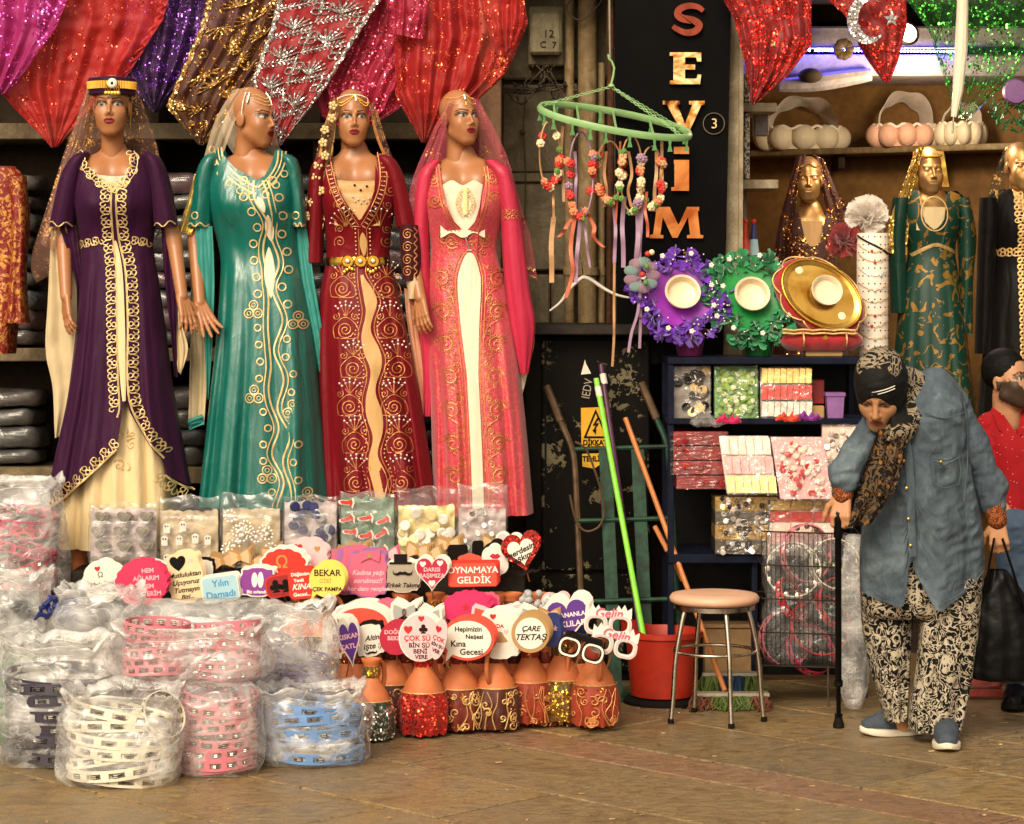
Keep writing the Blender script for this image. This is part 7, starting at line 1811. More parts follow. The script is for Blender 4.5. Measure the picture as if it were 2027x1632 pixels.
def cradle(label, x0, x1, r0, r1, mats, ht):
    d = wall_d((x0 + x1) / 2) - .2; t = thing('gift_basket', label, 'basket', P((x0 + x1) / 2, r1, d), 'puffed baskets on the wall shelf'); s = d / F
    n = 5; w_ = (x1 - x0) / 2 * s; c = P((x0 + x1) / 2, r1, d); c.z = zs; h = (r1 - r0) * s
    for i in range(n):
        a = math.pi * (1 + (i + .5) / n * 1.0); m = MB(); p = Vector((c.x + w_ * .80 * math.cos(a), c.y + .10 * math.sin(a), c.z + h * .5)); m.ball(p, (w_ * .30, .055, h * .56), 16, 10); obj('puff', m, mats[i * len(mats) // n], t, 180)
    m = MB(); m.lathe([(w_ * .8, 0), (w_ * .9, h * .7), (w_ * .7, h * .75)], 24, c, Matrix.Translation(c) @ Matrix.Diagonal((1, .14 / w_, 1, 1)) @ Matrix.Translation(-c)); obj('tub', m, mats[0], t)
    m = MB(); m.tube([(c.x + w_ * .85 * math.cos(a), c.y - .09 * abs(math.sin(a)) - .03, c.z + h * .92 + .008 * math.sin(a * 14)) for a in np.linspace(math.pi, 2 * math.pi, 50)], .007, 6); obj('bead_trim', m, 'pearl', t)
    m = MB()
    def fn(u, v): a = math.pi * (u * 1.1 - .05); return (c.x - w_ * .75 * math.cos(a) * (1 - .25 * v), c.y + lerp(-.10, .12, v) + .02 * math.sin(u * 22 + v * 5), c.z + h * .8 + ht * math.sin(max(0, min(math.pi, a))) ** .7 * (1 - .25 * v) + .009 * math.sin(u * 21) * math.cos(v * 4))
    m.grid(90, 14, fn); obj('net_canopy', m, 'net_white', t, 180)
cradle('cream puffed basket with a net canopy at the shelf left', 1495, 1678, 252, 298, ['puff_white'], .17)
cradle('pink and cream puffed basket with pearl canopy in the middle', 1716, 1860, 240, 284, ['puff_pink', 'puff_pink', 'puff_white'], .18)
cradle('pale puffed basket at the right behind the parasol', 1850, 1950, 236, 280, ['puff_white'], .12)
t = thing('wreath', 'dark green tinsel wreath on the shelf at the right', 'wreath', P(2000, 230, 11)); m = MB()
for i in range(140): a, b = ru(0, 6.28), ru(.4, 1); p = P(2005 + 45 * b * math.cos(a), 225 + 36 * b * math.sin(a), 10.95 + ru(-.04, .04)); q = p + Vector((ru(-.03, .03), ru(-.03, 0), ru(-.03, .03))); m.tube([p, q], .004, 3)
obj('tinsel', m, 'pot_green', t)['kind'] = 'stuff'
m = MB(); m.lathe([(.001, .02), (.05, .016), (.058, 0), (.05, -.01)], 24, (0, 0, 0), Matrix.Translation(P(2010, 182, 10.9)) @ Matrix.Rotation(math.pi / 2, 4, 'X')); solo('disc_lamp', m, 'pot_lilac', 'round lilac disc hanging above the tinsel wreath', 'disc')
t = thing('ceiling_fan_blade', 'curved beige ceiling beam with a dark round boss', 'ceiling beam', P(1640, 160, 11.4)); m = MB(); m.tube([P(x, r, 11.42) for x, r in cr([(1542, 170), (1600, 166), (1660, 158), (1724, 148)], 5)], [.03 + .012 * math.sin(math.pi * i / 15) for i in range(16)], 10); obj('beam', m, 'soffit', t)
m = MB(); m.ball(P(1604, 150, 11.36), (.055, .04, .035), 14, 8); obj('boss', m, 'interior_dark', t, 180)
m = MB()
for i in range(9): a = i * .7; m.ball(P(1670 + 12 * math.cos(a), 98 + 13 * math.sin(a), 11.40), (.022, .012, .022), 8, 5)
solo('ornament', m, 'rust_metal', 'brown flower ornament on the bulkhead below the scarf', 'ornament')
# small white shelves by the door frame
t = thing('side_rack', 'narrow rack of white shelves inside the door frame', 'rack', P(1500, 700, 10.6))
for r in (212, 364, 517, 640): m = MB(); px_box(m, 1470, 1541 if r != 212 else 1538, r - 8, r + 10, 10.62, 11.0, .003); obj('shelf', m, 'frame_white', t)
m = MB(); px_box(m, 1472, 1478, 180, 700, 10.85, 11.0); obj('back_strip', m, 'frame_white', t)
k = NT('print_bw'); v_ = k.noise(40, 3, .6, 2); k.set(color=k.ramp(v_.outputs[0], [(.46, hexc('15120f')), (.54, hexc('cfc2a8'))]), rough=.5)
for r0, r1, nm in ((225, 354, 'black and white patterned box on the narrow rack'), (150, 202, 'small patterned box at the top of the rack')): m = MB(); px_box(m, 1473, 1484, r0, r1, 10.64, 10.8, .003); solo('box', m, 'print_bw', nm, 'box')
m = MB(); px_box(m, 1494, 1522, 224, 268, 10.8, 10.9, .003); solo('box', m, 'soffit', 'plain grey box on the narrow white rack', 'box')
for x, c1, nm in ((1492, 'card_navy', 'blue and red paper cone on the rack'), (1475, 'card_red', 'red and white paper cone at the rack left')):
    t = thing('paper_cone', nm, 'party cone', P(x, 507, 10.75)); p = P(x, 506, 10.75); m = MB(); m.lathe([(.024, 0), (.006, .145), (.001, .147)], 16, p); obj('cone', m, c1, t)
    m = MB(); m.lathe([(.0245, .0), (.016, .07)], 16, (p.x, p.y - .001, p.z), cap=False); m.v = [(p.x + (a[0] - p.x) * 1.03, p.y + (a[1] - p.y) * 1.03, a[2]) for a in m.v]; obj('stripe', m, 'card_sky' if c1 == 'card_navy' else 'card_orange', t)
    m = MB(); m.ball((p.x, p.y, p.z + .147), .011); obj('tip', m, 'card_red', t)
# ------------------------------------------------------------------ gold mannequins
plain('bronze', 'c69a62', .38, .7, var=.15)
def gold_man(label, x, r, d, s, yaw, bx, rs, xl, xr):
    t = thing('mannequin', label, 'mannequin', P(x, 900, d), 'gold-skinned mannequins inside the shop')
    hd, M = mk_head(x, r, d, s, yaw); bu = mk_bust(bx, rs - 14, rs, xl, xr, d, .78); hd.c = None; bu.c = None
    o = MB(); o.add(hd.v, hd.f); o.add(bu.v, bu.f); obj('body', o, 'bronze', t, 180); return t, M
d = 11.35
t, M = gold_man('gold-skinned mannequin in dark sequinned dress and brown veil', 1600, 355, d, .88, -6, 1604, 440, 1556, 1652, )
G = Garment(d, [(425, 1560, 1650, .07), (460, 1546, 1662, .09), (520, 1550, 1656, .11), (620, 1540, 1670, .13), (900, 1500, 1700, .2)], .01, 6, .4); topfn(G, [(1546, 440), (1578, 420), (1584, 450), (1590, 480), (1604, 494), (1620, 478), (1626, 450), (1632, 420), (1662, 440)])
k_ = obj('dress', G.mesh(70, 50), 'veil_sequin', t, 180)
mb = MB(); mb.grid(10, 8, lambda u, v: P(lerp(1582, 1628, u), 438 + 50 * v, d - .07 - .02 * v)); obj('bodice_insert', mb, 'satin_gold', t, 180)
obj('veil', Sheet([(1576, 312), (1558, 380), (1540, 450), (1530, 520)], [(1596, 305), (1580, 380), (1570, 450), (1560, 530)], d - .05, .012, 2, .4).mesh(20, 30), 'veil_sequin', t, 180); obj('veil', Sheet([(1608, 305), (1628, 380), (1640, 450), (1640, 500)], [(1630, 315), (1660, 380), (1690, 440), (1700, 500)], d + .02, .012, 2, .9).mesh(20, 30), 'veil_sequin', t, 180)
chain(t, M, [(-60, 26), (-30, 16), (0, 28), (30, 16), (60, 26)], .0035)
d = 11.2
t, M = gold_man('gold-skinned mannequin in green and gold brocade kaftan', 1838, 338, d, .9, 8, 1842, 398, 1790, 1896)
G = Garment(d, [(372, 1806, 1880, .07), (392, 1784, 1910, .09), (450, 1788, 1900, .115), (500, 1798, 1890, .095), (600, 1780, 1905, .13), (900, 1756, 1940, .2)], .012, 6, .4)
topfn(G, [(1784, 392), (1812, 374), (1816, 410), (1822, 440), (1842, 458), (1860, 440), (1866, 410), (1870, 376), (1910, 394)]); kf = obj('kaftan', G.mesh(70, 50), 'brocade_green', t, 180)
mb = MB(); mb.grid(10, 8, lambda u, v: P(lerp(1814, 1872, u), 410 + 46 * v, d - .08 - .02 * v)); obj('bodice_insert', mb, 'satin_cream', t, 180)
mb = MB(); ribbon(mb, cr([(1800, 506), (1822, 494), (1845, 486), (1868, 492), (1890, 502)], 6), 7, lambda x, r: G.on(x, r, .004)); ribbon(mb, circ(1842, 425, 26, 24, 34), 3, lambda x, r: G.on(x, r, .004)); obj('gold_braid', mb, 'gold_thread', kf)
for rows, sd in (([(392, 1890, 1918, .05), (440, 1896, 1928, .055), (480, 1896, 1932, .05), (560, 1900, 1925, .05), (660, 1895, 1925, .04)], 3), ([(392, 1768, 1798, .05), (440, 1762, 1794, .055), (500, 1760, 1792, .05), (620, 1764, 1795, .05)], 5)): sleeve(rows, d, 'brocade_green' if sd == 3 else 'satin_dgreen', kf, .004, 3, sd)
obj('veil', Sheet([(1812, 296), (1790, 360), (1764, 430), (1750, 500)], [(1830, 290), (1808, 370), (1800, 440), (1796, 505)], d - .07, .012, 2, .4).mesh(20, 36), 'veil_goldseq', t, 180)
obj('veil', Sheet([(1808, 300), (1800, 370)], [(1868, 300), (1880, 370)], d + .1, .01, 2).mesh(20, 20), 'veil_gold', t, 180)
chain(t, M, [(-60, 24), (-30, 20), (0, 20), (30, 22), (60, 26)], .005)
d = 11.0
t, M = gold_man('gold-skinned mannequin in black kaftan at the right edge', 2020, 330, d, .92, 10, 2026, 392, 1970, 2086)
G = Garment(d, [(370, 1990, 2060, .07), (392, 1956, 2096, .09), (450, 1962, 2090, .115), (520, 1968, 2084, .10), (620, 1954, 2100, .14), (900, 1930, 2120, .2)], .012, 6, .4); topfn(G, [(1956, 392), (1996, 372), (2004, 410), (2030, 425), (2050, 400), (2054, 372), (2096, 392)]); kf = obj('kaftan', G.mesh(70, 50), 'satin_black', t, 180)
mb = MB(); on = lambda x, r: G.on(x, r, .004)
for y in range(390, 890, 13): motif(mb, HEART, 2000 + (8 if y < 430 else 14), y, 0, .9, 1, 3, on)
for x in range(1975, 2000, 12): motif(mb, HEART, x, 500, 1.57, .8, 1, 3, on)
obj('gold_braid', mb, 'gold_thread', kf)
sleeve([(392, 1940, 1972, .05), (440, 1938, 1974, .055), (500, 1936, 1970, .05), (700, 1930, 1966, .05)], d, 'satin_black', kf, .004, 3, 3)
obj('veil', Sheet([(1990, 292), (1965, 350), (1948, 420)], [(2004, 290), (1990, 360), (1978, 420)], d - .06, .01, 2).mesh(16, 24), 'veil_dark', t, 180)
# ------------------------------------------------------------------ henna trays
def tray(label, x, r, d, mat, potm, rx, seed):
    random.seed(seed)
    t = thing('henna_tray', label, 'tray', P(x, 705, d), 'ruffled henna trays on the black shelf')
    nrm = Vector((.10, -.92, .36)).normalized(); c = P(x, r, d); U_ = nrm.cross(Vector((0, 0, 1))).normalized() * -1; V_ = U_.cross(nrm).normalized() * -1
    if V_.z < 0: V_ = -V_
    if U_.x < 0: U_ = -U_
    s = d / F
    m = MB(); M = Matrix((( U_.x, V_.x, nrm.x, c.x), (U_.y, V_.y, nrm.y, c.y), (U_.z, V_.z, nrm.z, c.z), (0, 0, 0, 1)))
    m.lathe([(.001, .004), (58 * s, .006), (66 * s, .014), (68 * s, .004), (58 * s, -.02), (.001, -.02)], 36, (0, 0, 0), M); obj('disc', m, potm + '_sheen', t, 60)
    m = MB(); n = 62
    for i in range(n):
        a = i / n * 6.2832 + ru(-.05, .05); rr = ru(46, 92) * s
        b = Vector((rr * math.cos(a), rr * math.sin(a), ru(-.015, .02)))
        for k_ in range(9):
            dv = Vector((math.cos(a) * .8 + ru(-.9, .9), math.sin(a) * .8 + ru(-.9, .9), ru(-.2, .9))).normalized(); L_ = ru(.026, .048); e = b + dv * L_; sd_ = dv.cross(Vector((ru(-1, 1), ru(-1, 1), ru(-1, 1)))).normalized() * L_ * .42
            m.add([M @ b, M @ (e + sd_), M @ (e * 1.03), M @ (e - sd_)], [(0, 1, 2, 3)])
    obj('tulle_ruffle', m, mat, t, 0)['kind'] = 'stuff'
    bl = MB(); bl.lathe([(.001, .008), (25 * s, .010), (31 * s, .03), (33 * s, .056), (36 * s, .060), (35 * s, .064), (31 * s, .060), (27 * s, .03), (.001, .016)], 36, (0, 0, 0), M); obj('bowl', bl, 'cream_plastic', t, 40)
    for i in range(9):
        a = i * .7 + ru(-.15, .15); p = M @ Vector((82 * s * math.cos(a), 84 * s * math.sin(a), .058)); m = MB()
        for k_ in range(5): m.ball(p + Vector((.006 * math.cos(k_ * 1.26), -.003, .006 * math.sin(k_ * 1.26))), .006, 6, 4)
        obj('rosette', m, 'pearl', t, 180)
    m = MB()
    for i in range(40): a = ru(0, 6.28); rr = ru(60, 98) * s; m.ball(M @ Vector((rr * math.cos(a), rr * math.sin(a), ru(.04, .06))), .0036, 6, 4)
    obj('pearls', m, 'pearl', t, 180)['kind'] = 'stuff'
    p = P(x + 18, 705, d + .02); m = MB(); m.lathe([(.046, 0), (.050, .004), (.066, .10), (.070, .102), (.070, .112)], 28, p); obj('pot', m, potm, t, 40)
plain('pot_purple_sheen', '8a2aa0', .45, var=.25, scale=9); plain('pot_green_sheen', '1d8a3e', .45, var=.25, scale=9)
tray('purple ruffled henna tray with a white bowl', 1347, 588, 10.05, 'tulle_purple', 'pot_purple', 90, 3)
tray('green ruffled henna tray with a white bowl', 1484, 592, 10.08, 'tulle_green', 'pot_green', 80, 4)
random.seed(21)
# red velvet tray
t = thing('velvet_tray', 'red velvet tray with a gold mirror disc and white bowl', 'tray', P(1625, 708, 10.1)); d = 10.05
nrm = Vector((.16, -.93, .33)).normalized(); c = P(1622, 588, d); U_ = Vector((.98, .17, 0)).normalized(); V_ = nrm.cross(U_).normalized(); V_ = V_ if V_.z > 0 else -V_
M = Matrix(((U_.x, V_.x, nrm.x, c.x), (U_.y, V_.y, nrm.y, c.y), (U_.z, V_.z, nrm.z, c.z), (0, 0, 0, 1))) @ Matrix.Rotation(math.radians(-38), 4, 'Z') @ Matrix.Diagonal((1.18, .86, 1, 1)); s = d / F
m = MB(); m.lathe([(.001, -.06), (60 * s, -.058), (78 * s, -.04), (84 * s, -.01), (80 * s, .015), (70 * s, .02)], 40, (0, 0, 0), M); obj('cushion', m, 'velvet_red', t, 60)
k = NT('mirror_gold'); n_ = k.noise(6, 3, .5, 1); k.set(color=k.ramp(n_.outputs[0], [(.35, hexc('b57a22')), (.6, hexc('e8b85a'))]), metal=.9, rough=.22)
m = MB(); m.lathe([(.001, .012), (48 * s, .012), (50 * s, .018), (68 * s, .03), (72 * s, .034), (74 * s, .026)], 48, (0, 0, 0), M); obj('mirror_disc', m, 'mirror_gold', t, 40)
m = MB(); m.tube([M @ Vector((73 * s * math.cos(a), 73 * s * math.sin(a), .033)) for a in np.linspace(0, 6.2832, 61)[:-1]], .0055, 6, True); m.tube([M @ Vector((50 * s * math.cos(a), 50 * s * math.sin(a), .019)) for a in np.linspace(0, 6.2832, 61)[:-1]], .002, 5, True); obj('gold_rim', m, 'gold_metal', t, 180)
M2_ = Matrix(((U_.x, V_.x, nrm.x, c.x), (U_.y, V_.y, nrm.y, c.y), (U_.z, V_.z, nrm.z, c.z), (0, 0, 0, 1)))
bl = MB(); bl.lathe([(.001, .012), (22 * s, .014), (27 * s, .03), (29 * s, .056), (32 * s, .060), (31 * s, .064), (27 * s, .058), (24 * s, .040), (.001, .036)], 36, (8 * s, 4 * s, 0), M2_); obj('bowl', bl, 'cream_plastic', t, 40)
for a, b in ((-40, 52), (38, -44)): m = MB(); m.lathe([(.001, .028), (8 * s, .026), (9 * s, .016)], 16, (0, 0, 0), Matrix.Translation(M2_ @ Vector((a * s, b * s, 0)) - c) @ M2_); obj('candle', m, 'cream_plastic', t)
for a0 in range(0, 360, 45):
    q = [M @ Vector(((78 + 9 * math.sin(math.pi * i / 8)) * s * math.cos(math.radians(a0 + i * 5.6)), (78 + 9 * math.sin(math.pi * i / 8)) * s * math.sin(math.radians(a0 + i * 5.6)), .02 - .02 * math.sin(math.pi * i / 8))) for i in range(9)]; m = MB(); m.tube(q, .004, 5); obj('gold_cord', m, 'gold_thread', t, 180)
m = MB(); m.grid(40, 12, lambda u, v: (P(1625, 0, d).x + 84 * s * math.copysign(abs(math.cos(u * 6.2832)) ** .5, math.cos(u * 6.2832)) * (1 - .25 * abs(v - .5) ** 2 * 4), d + .02 + .09 * math.copysign(abs(math.sin(u * 6.2832)) ** .6, math.sin(u * 6.2832)) * (1 - .25 * abs(v - .5) ** 2 * 4), P(0, lerp(694, 654, v), d).z), True); base_ = obj('base_cushion', m, 'velvet_red', t, 60)
for r in (655, 662): m = MB(); m.tube([P(x, r - 2 * abs(math.sin(x * .08)), d - .075) for x in range(1548, 1700, 6)], .005, 5); obj('gold_cord', m, 'gold_thread', base_, 180)
for x in (1590, 1675): m = MB(); m.tube([P(x, 658, d - .085), P(x + 2, 675, d - .10), P(x, 690, d - .085)], .008, 6, flat=.5); obj('gold_band', m, 'gold_thread', base_, 180)
m = MB(); m.prism([(P(x, r, 9.94).x, P(x, r, 9.94).z) for x, r in ((1634, 664), (1640, 669), (1634, 674), (1628, 669))], 9.94, 9.946); obj('gold_diamond', m, 'gold_metal', base_)
m = MB(); px_box(m, 1595, 1668, 694, 706, d - .03, d + .05, .003); obj('foot', m, 'card_tan', t)
# pegboard cylinder
pg = thing('pegboard_stand', 'white perforated column hung with thin necklaces', 'display stand', P(1727, 706, 10.15))
pc = P(1727, 708, 10.2); rad = 31 * 10.2 / F; hgt = P(0, 462, 10.2).z - pc.z
k = NT('pegboard'); tc = k.n('TexCoord'); k.set(color=hexc('e9dcc8'), rough=.5)
m = MB(); m.lathe([(rad, 0), (rad, hgt * .5), (rad, hgt - .004), (rad * .97, hgt), (.001, hgt)], 40, pc); obj('column', m, 'pegboard', pg, 40)
m = MB()
for j in range(16):
    for i in range(-3, 4):
        a = math.radians(-90 + i * 22); p = Vector((pc.x + rad * 1.002 * math.cos(a), pc.y + rad * 1.002 * math.sin(a), pc.z + hgt * (j + .5) / 16)); m.ball(p, (.0032, .0032, .0032), 6, 4)
obj('peg_holes', m, 'ink', pg)['kind'] = 'stuff'
for j in range(9):
    zz = pc.z + hgt * (.12 + .1 * j) + ru(-.01, .01); q = []
    for i in range(13): a = math.radians(-150 + i * 10); q.append((pc.x + (rad + .006) * math.cos(a), pc.y + (rad + .006) * math.sin(a), zz - .03 * math.sin(math.pi * i / 12) + .004 * math.sin(i * 3)))
    m = MB(); m.tube(q, .0018, 4); obj('necklace', m, random.choice(['gold_thread', 'silver_thread', 'copper_thread']), pg)
    m = MB(); m.ball(q[6 + random.choice((-1, 0, 2))], .006); obj('pendant', m, random.choice(['flower_red', 'card_sky', 'crystal']), pg)
m = MB(); m.tube([(pc.x + (rad + .004) * math.cos(math.radians(a)), pc.y + (rad + .004) * math.sin(math.radians(a)), pc.z + hgt * (.98 - .16 * (a + 160) / 140)) for a in range(-160, -18, 8)], .004, 5); obj('strap', m, 'ink', pg)
def pom(label, x, r, d, mat, n, L):
    t = thing('pompom', label, 'pompom', P(x, r, d)); m = MB(); c = P(x, r, d)
    for i in range(n):
        dv = Vector((ru(-1, 1), ru(-1, .3), ru(-.6, 1))).normalized(); e = c + dv * L * ru(.7, 1.1); sd_ = dv.cross(Vector((ru(-1, 1), 1, ru(-1, 1)))).normalized() * L * .3; m.add([c, e + sd_, e - sd_], [(0, 1, 2)])
    obj('net_tuft', m, mat, t, 0)['kind'] = 'stuff'
tulle('net_bright', 'eadfd2', .6); tulle('net_red', '9c1c20', .6)
pom('white net pompom on top of the perforated column', 1715, 430, 10.25, 'net_bright', 130, .09); pom('red net pompom left of the perforated column', 1672, 478, 10.25, 'net_red', 120, .075)
# ------------------------------------------------------------------ black shelf unit with packs
su = thing('shelf_unit', 'dark navy shelf unit crammed with favour packs', 'shelf', P(1510, 1340, 10.2))
for r0, r1, x0, x1 in ((708, 722, 1322, 1720), (829, 841, 1322, 1720), (1098, 1116, 1322, 1720)): m = MB(); px_box(m, x0, x1, r0, r1, 9.92, 10.34, .004); obj('shelf', m, 'navy_metal', su)
for x in (1322, 1705): m = MB(); a = P(x, 709, 9.93); m.box(a.x, P(x + 12, 0, 9.93).x, 9.93, 9.96, 0, a.z, .002); obj('post', m, 'navy_metal', su); m = MB(); m.box(a.x, P(x + 12, 0, 9.93).x, 10.31, 10.34, 0, a.z, .002); obj('post', m, 'navy_metal', su)
m = MB(); px_box(m, 1330, 1716, 722, 1336, 10.345, 10.36); obj('back_panel', m, 'black_paint', su)
m = MB(); px_box(m, 1488, 1500, 1114, 1330, 9.95, 9.99, .002); obj('post', m, 'navy_metal', su)
def wrap(label, x0, x1, r0, r1, d, dep, back, fill_, lean=0.0, skew=0.0, fm='film_flat', cat='gift pack'):
    t = thing('favor_pack', label, cat, P((x0 + x1) / 2, r1, d), 'favour packs on the navy shelf unit'); H = r1 - r0
    q = lambda u, v, o=0.0: P(lerp(x0, x1, u) + skew * v, lerp(r1, r0, v), d) + Vector((0, lean * v - o, 0))
    m = MB(); m.add([q(0, 0), q(1, 0), q(1, 1), q(0, 1)] + [q(0, 0) + Vector((0, dep, 0)), q(1, 0) + Vector((0, dep, 0)), q(1, 1) + Vector((0, dep, 0)), q(0, 1) + Vector((0, dep, 0))], [(0, 1, 2, 3), (5, 4, 7, 6), (0, 4, 5, 1), (3, 2, 6, 7), (1, 5, 6, 2), (0, 3, 7, 4)]); obj('tray', m, back, t)
    fill_(t, q)
    m = MB(); m.grid(30, 24, lambda u, v: q(u * 1.03 - .015, v * 1.04 - .02, .018 + .004 * math.sin(u * 9 + x0) + .008 * mnoise.noise(Vector((u * 6 + x0, v * 6, 1)))) ); obj('wrapper', m, fm, t, 180)
def f_discs(mats, n, r, nm='disc', stickm=None):
    def f(t, q):
        for i in range(n):
            u, v = ru(.1, .9), ru(.08, .9); p = q(u, v, .006 + ru(0, .006)); M = Matrix.Translation(p) @ Matrix.Rotation(math.pi / 2 + ru(-.5, .5), 4, 'X') @ Matrix.Rotation(ru(-.5, .5), 4, 'Y'); m = MB(); m.lathe([(.001, .004), (r * .75, .004), (r * .8, .001), (r, .001), (r, -.003)], 12, (0, 0, 0), M); obj(nm, m, random.choice(mats), t)
            if stickm and rnd() < .4: m = MB(); a = ru(0, 6); m.tube([p, p + Vector((.03 * math.cos(a), -.004, .03 * math.sin(a)))], .003, 5); obj('stick', m, stickm, t)
    return f
def f_rows(rows, nx, nm='pouch'):
    def f(t, q):
        for j, mt in enumerate(rows):
            for i in range(nx):
                v0 = (len(rows) - 1 - j) / len(rows); u0 = i / nx; o = ru(.004, .012); m = MB(); a, b, c_, e = q(u0 + .012, v0 + .02, o), q(u0 + .98 / nx, v0 + .02, o + .006), q(u0 + .96 / nx + .02, v0 + .92 / len(rows), o + .004), q(u0 + .03, v0 + .95 / len(rows), o); z = Vector((0, .008, 0)); m.add([a, b, c_, e, a + z, b + z, c_ + z, e + z], [(0, 1, 2, 3), (0, 4, 5, 1), (3, 2, 6, 7), (1, 5, 6, 2), (0, 3, 7, 4)]); obj(nm, m, mt, t)
    return f
plain('bud_green', '8cab4a', .55, var=.3); plain('bud_cream', 'd8d8a8', .55); plain('foil_gold', 'd0a860', .25, .7, var=.3, scale=40); plain('foil_red', 'c03426', .35, .3, var=.3, scale=40); plain('foil_silver', 'b0a698', .25, .7, var=.3, scale=40); plain('paper_pink', 'e6a6a0', .5); plain('paper_blush', 'f0d2c0', .5); plain('paper_lemon', 'efe08c', .5); plain('brick_red', '8e1c1c', .45, var=.3, scale=25); plain('grey_card', '8f8478', .6)
wrap('pack of dark and gold compacts, left on the top shelf', 1334, 1406, 726, 828, 9.98, .05, 'grey_card', f_discs(['ink_dark', 'ink_dark', 'gold_pale', 'steel_dark'], 22, .019, 'compact', 'white_plastic'))
wrap('pack of tiny green and cream buds on the top shelf', 1415, 1500, 726, 828, 9.97, .06, 'leaf_green', f_discs(['bud_green', 'bud_green', 'bud_cream'], 100, .011, 'bud'), .02)
wrap('pack of gold, red and silver foil pouches on the top shelf', 1506, 1606, 728, 826, 9.97, .05, 'grey_card', f_rows(['foil_gold', 'foil_red', 'foil_silver'], 8), .02)
m = MB(); px_box(m, 1604, 1632, 752, 800, 10.05, 10.2, .003); solo('box', m, 'brick_red', 'small dark red box beside the foil pouches', 'box'); m = MB(); px_box(m, 1606, 1632, 804, 828, 10.0, 10.1, .003); solo('box', m, 'card_tan', 'small tan box below the dark red one', 'box')
pt = thing('square_pot', 'small lilac square pot at the right of the top shelf', 'pot', P(1652, 828, 10.0)); p = P(1652, 828, 10.0); w0, w1 = .030, .036; h_ = .10
m = MB(); m.add([(p.x + a * w0, p.y + b * w0, p.z) for a, b in ((-1, -1), (1, -1), (1, 1), (-1, 1))] + [(p.x + a * w1, p.y + b * w1, p.z + h_) for a, b in ((-1, -1), (1, -1), (1, 1), (-1, 1))], [(3, 2, 1, 0), (0, 1, 5, 4), (1, 2, 6, 5), (2, 3, 7, 6), (3, 0, 4, 7), (4, 5, 6, 7)]); obj('pot_body', m, 'pot_lilac', pt); m = MB(); m.box(p.x - .040, p.x + .040, p.y - .040, p.y + .040, p.z + h_ - .012, p.z + h_ + .004, .002); obj('pot_rim', m, 'pot_lilac', pt)
for i in range(4): wrap(('lowest', 'second', 'third', 'topmost')[i] + ' of the flat red packs at the unit\'s left', 1328 + (0 if i > 0 else 12), 1440, 942 - i * 29, 968 - i * 29, 9.93, .22, 'brick_red', f_discs(['foil_red', 'brick_red'], 5, .012, 'favor'))
wrap('tilted bright pack of white, pink and yellow tags', 1440, 1538, 866, 978, 9.82, .04, 'paper_blush', f_rows(['paper_blush', 'paper_pink', 'paper_lemon'], 6, 'tag'), .06, -14)
wrap('tilted pack of red and blush sweets on sticks', 1545, 1648, 868, 988, 9.82, .04, 'paper_pink', f_discs(['paper_blush', 'paper_blush', 'flower_red'], 60, .012, 'sweet', 'white_plastic'), .06, -16)
wrap('pack of white lace favours behind the woman\'s arm', 1630, 1700, 842, 960, 9.90, .04, 'paper_blush', f_discs(['paper_blush', 'favor_silver'], 40, .012, 'sweet'), .04)
for i in range(4): wrap(('lowest', 'second lowest', 'second highest', 'topmost')[i] + ' of the stacked gold and silver packs', 1416, 1520 + 6 * i, 1068 - i * 28, 1096 - i * 28, 9.9, .2, 'foil_gold' if i % 2 else 'steel_dark', f_discs(['crystal', 'foil_gold' if i % 2 else 'foil_silver', 'ink_dark'], 18, .011, 'favor'))
wrap('stack of banded pink packs right of the gold ones', 1520, 1650, 990, 1100, 9.9, .2, 'paper_pink', f_rows(['foil_gold', 'foil_red', 'paper_blush', 'paper_pink', 'foil_silver'], 3, 'band'))
m = MB()
for i in range(18): c = P(1400 + ru(-30, 30), 836 + ru(-10, 8), 9.86); m.ball(c, (ru(.01, .025), .012, ru(.008, .014)), 8, 5)
tag(obj('crumpled_film', m, 'film_clear'), 'crumpled clear film lying on the red packs', 'plastic film')
for x, r, mt, nm in ((1442, 836, 'card_magenta', 'magenta bow lying on the red packs'), (1560, 832, 'card_orange', 'orange ribbon bow on the tilted packs'), (1600, 830, 'card_purple', 'purple and orange ribbon bow at the right')):
    m = MB()
    for i in range(6): a = i * 1.05; c = P(x, r, 9.84); m.tube([c, c + Vector((.035 * math.cos(a), -.01, .014 + .012 * math.sin(a))), c + Vector((.05 * math.cos(a + .3), .0, .0))], [.006, .012, .006], 6)
    solo('ribbon_bow', m, mt, nm, 'bow')
# wire basket with tambourines
wb = thing('wire_basket', 'wire mesh basket of wrapped pink tambourines', 'basket', P(1605, 1392, 9.75)); x0, x1 = P(1508, 0, 9.7).x, P(1702, 0, 9.7).x; y0, y1 = 9.70, 9.92; zt_, zb_ = P(0, 1052, 9.7).z, P(0, 1318, 9.7).z
for z in np.linspace(zb_, zt_, 5): m = MB(); m.tube([(x0, y0, z), (x1, y0, z - .012), (x1, y1, z), (x0, y1, z)], .0028, 5, True); obj('ring_wire', m, 'wire_dark', wb)
for x in np.linspace(x0, x1, 22): m = MB(); m.tube([(x, y0, zb_ - .006), (x, y0, zt_ - .006)], .0013, 4); obj('bar_wire', m, 'wire_dark', wb)
for x in np.linspace(x0, x1, 22)[::3]: m = MB(); m.tube([(x, y1, zb_), (x, y1, zt_)], .0013, 4); obj('bar_wire', m, 'wire_dark', wb)
for x, y in ((x0, y0), (x1 - .02, y0), (x0 + .26, y0), (x1, y1), (x0, y1)): m = MB(); m.tube([(x, y, 0), (x, y, zb_)], .004, 6); obj('leg', m, 'steel_dark', wb)
m = MB(); m.box(x0, x1, y0, y1, zb_ - .004, zb_); obj('floor_wire', m, 'wire_dark', wb)
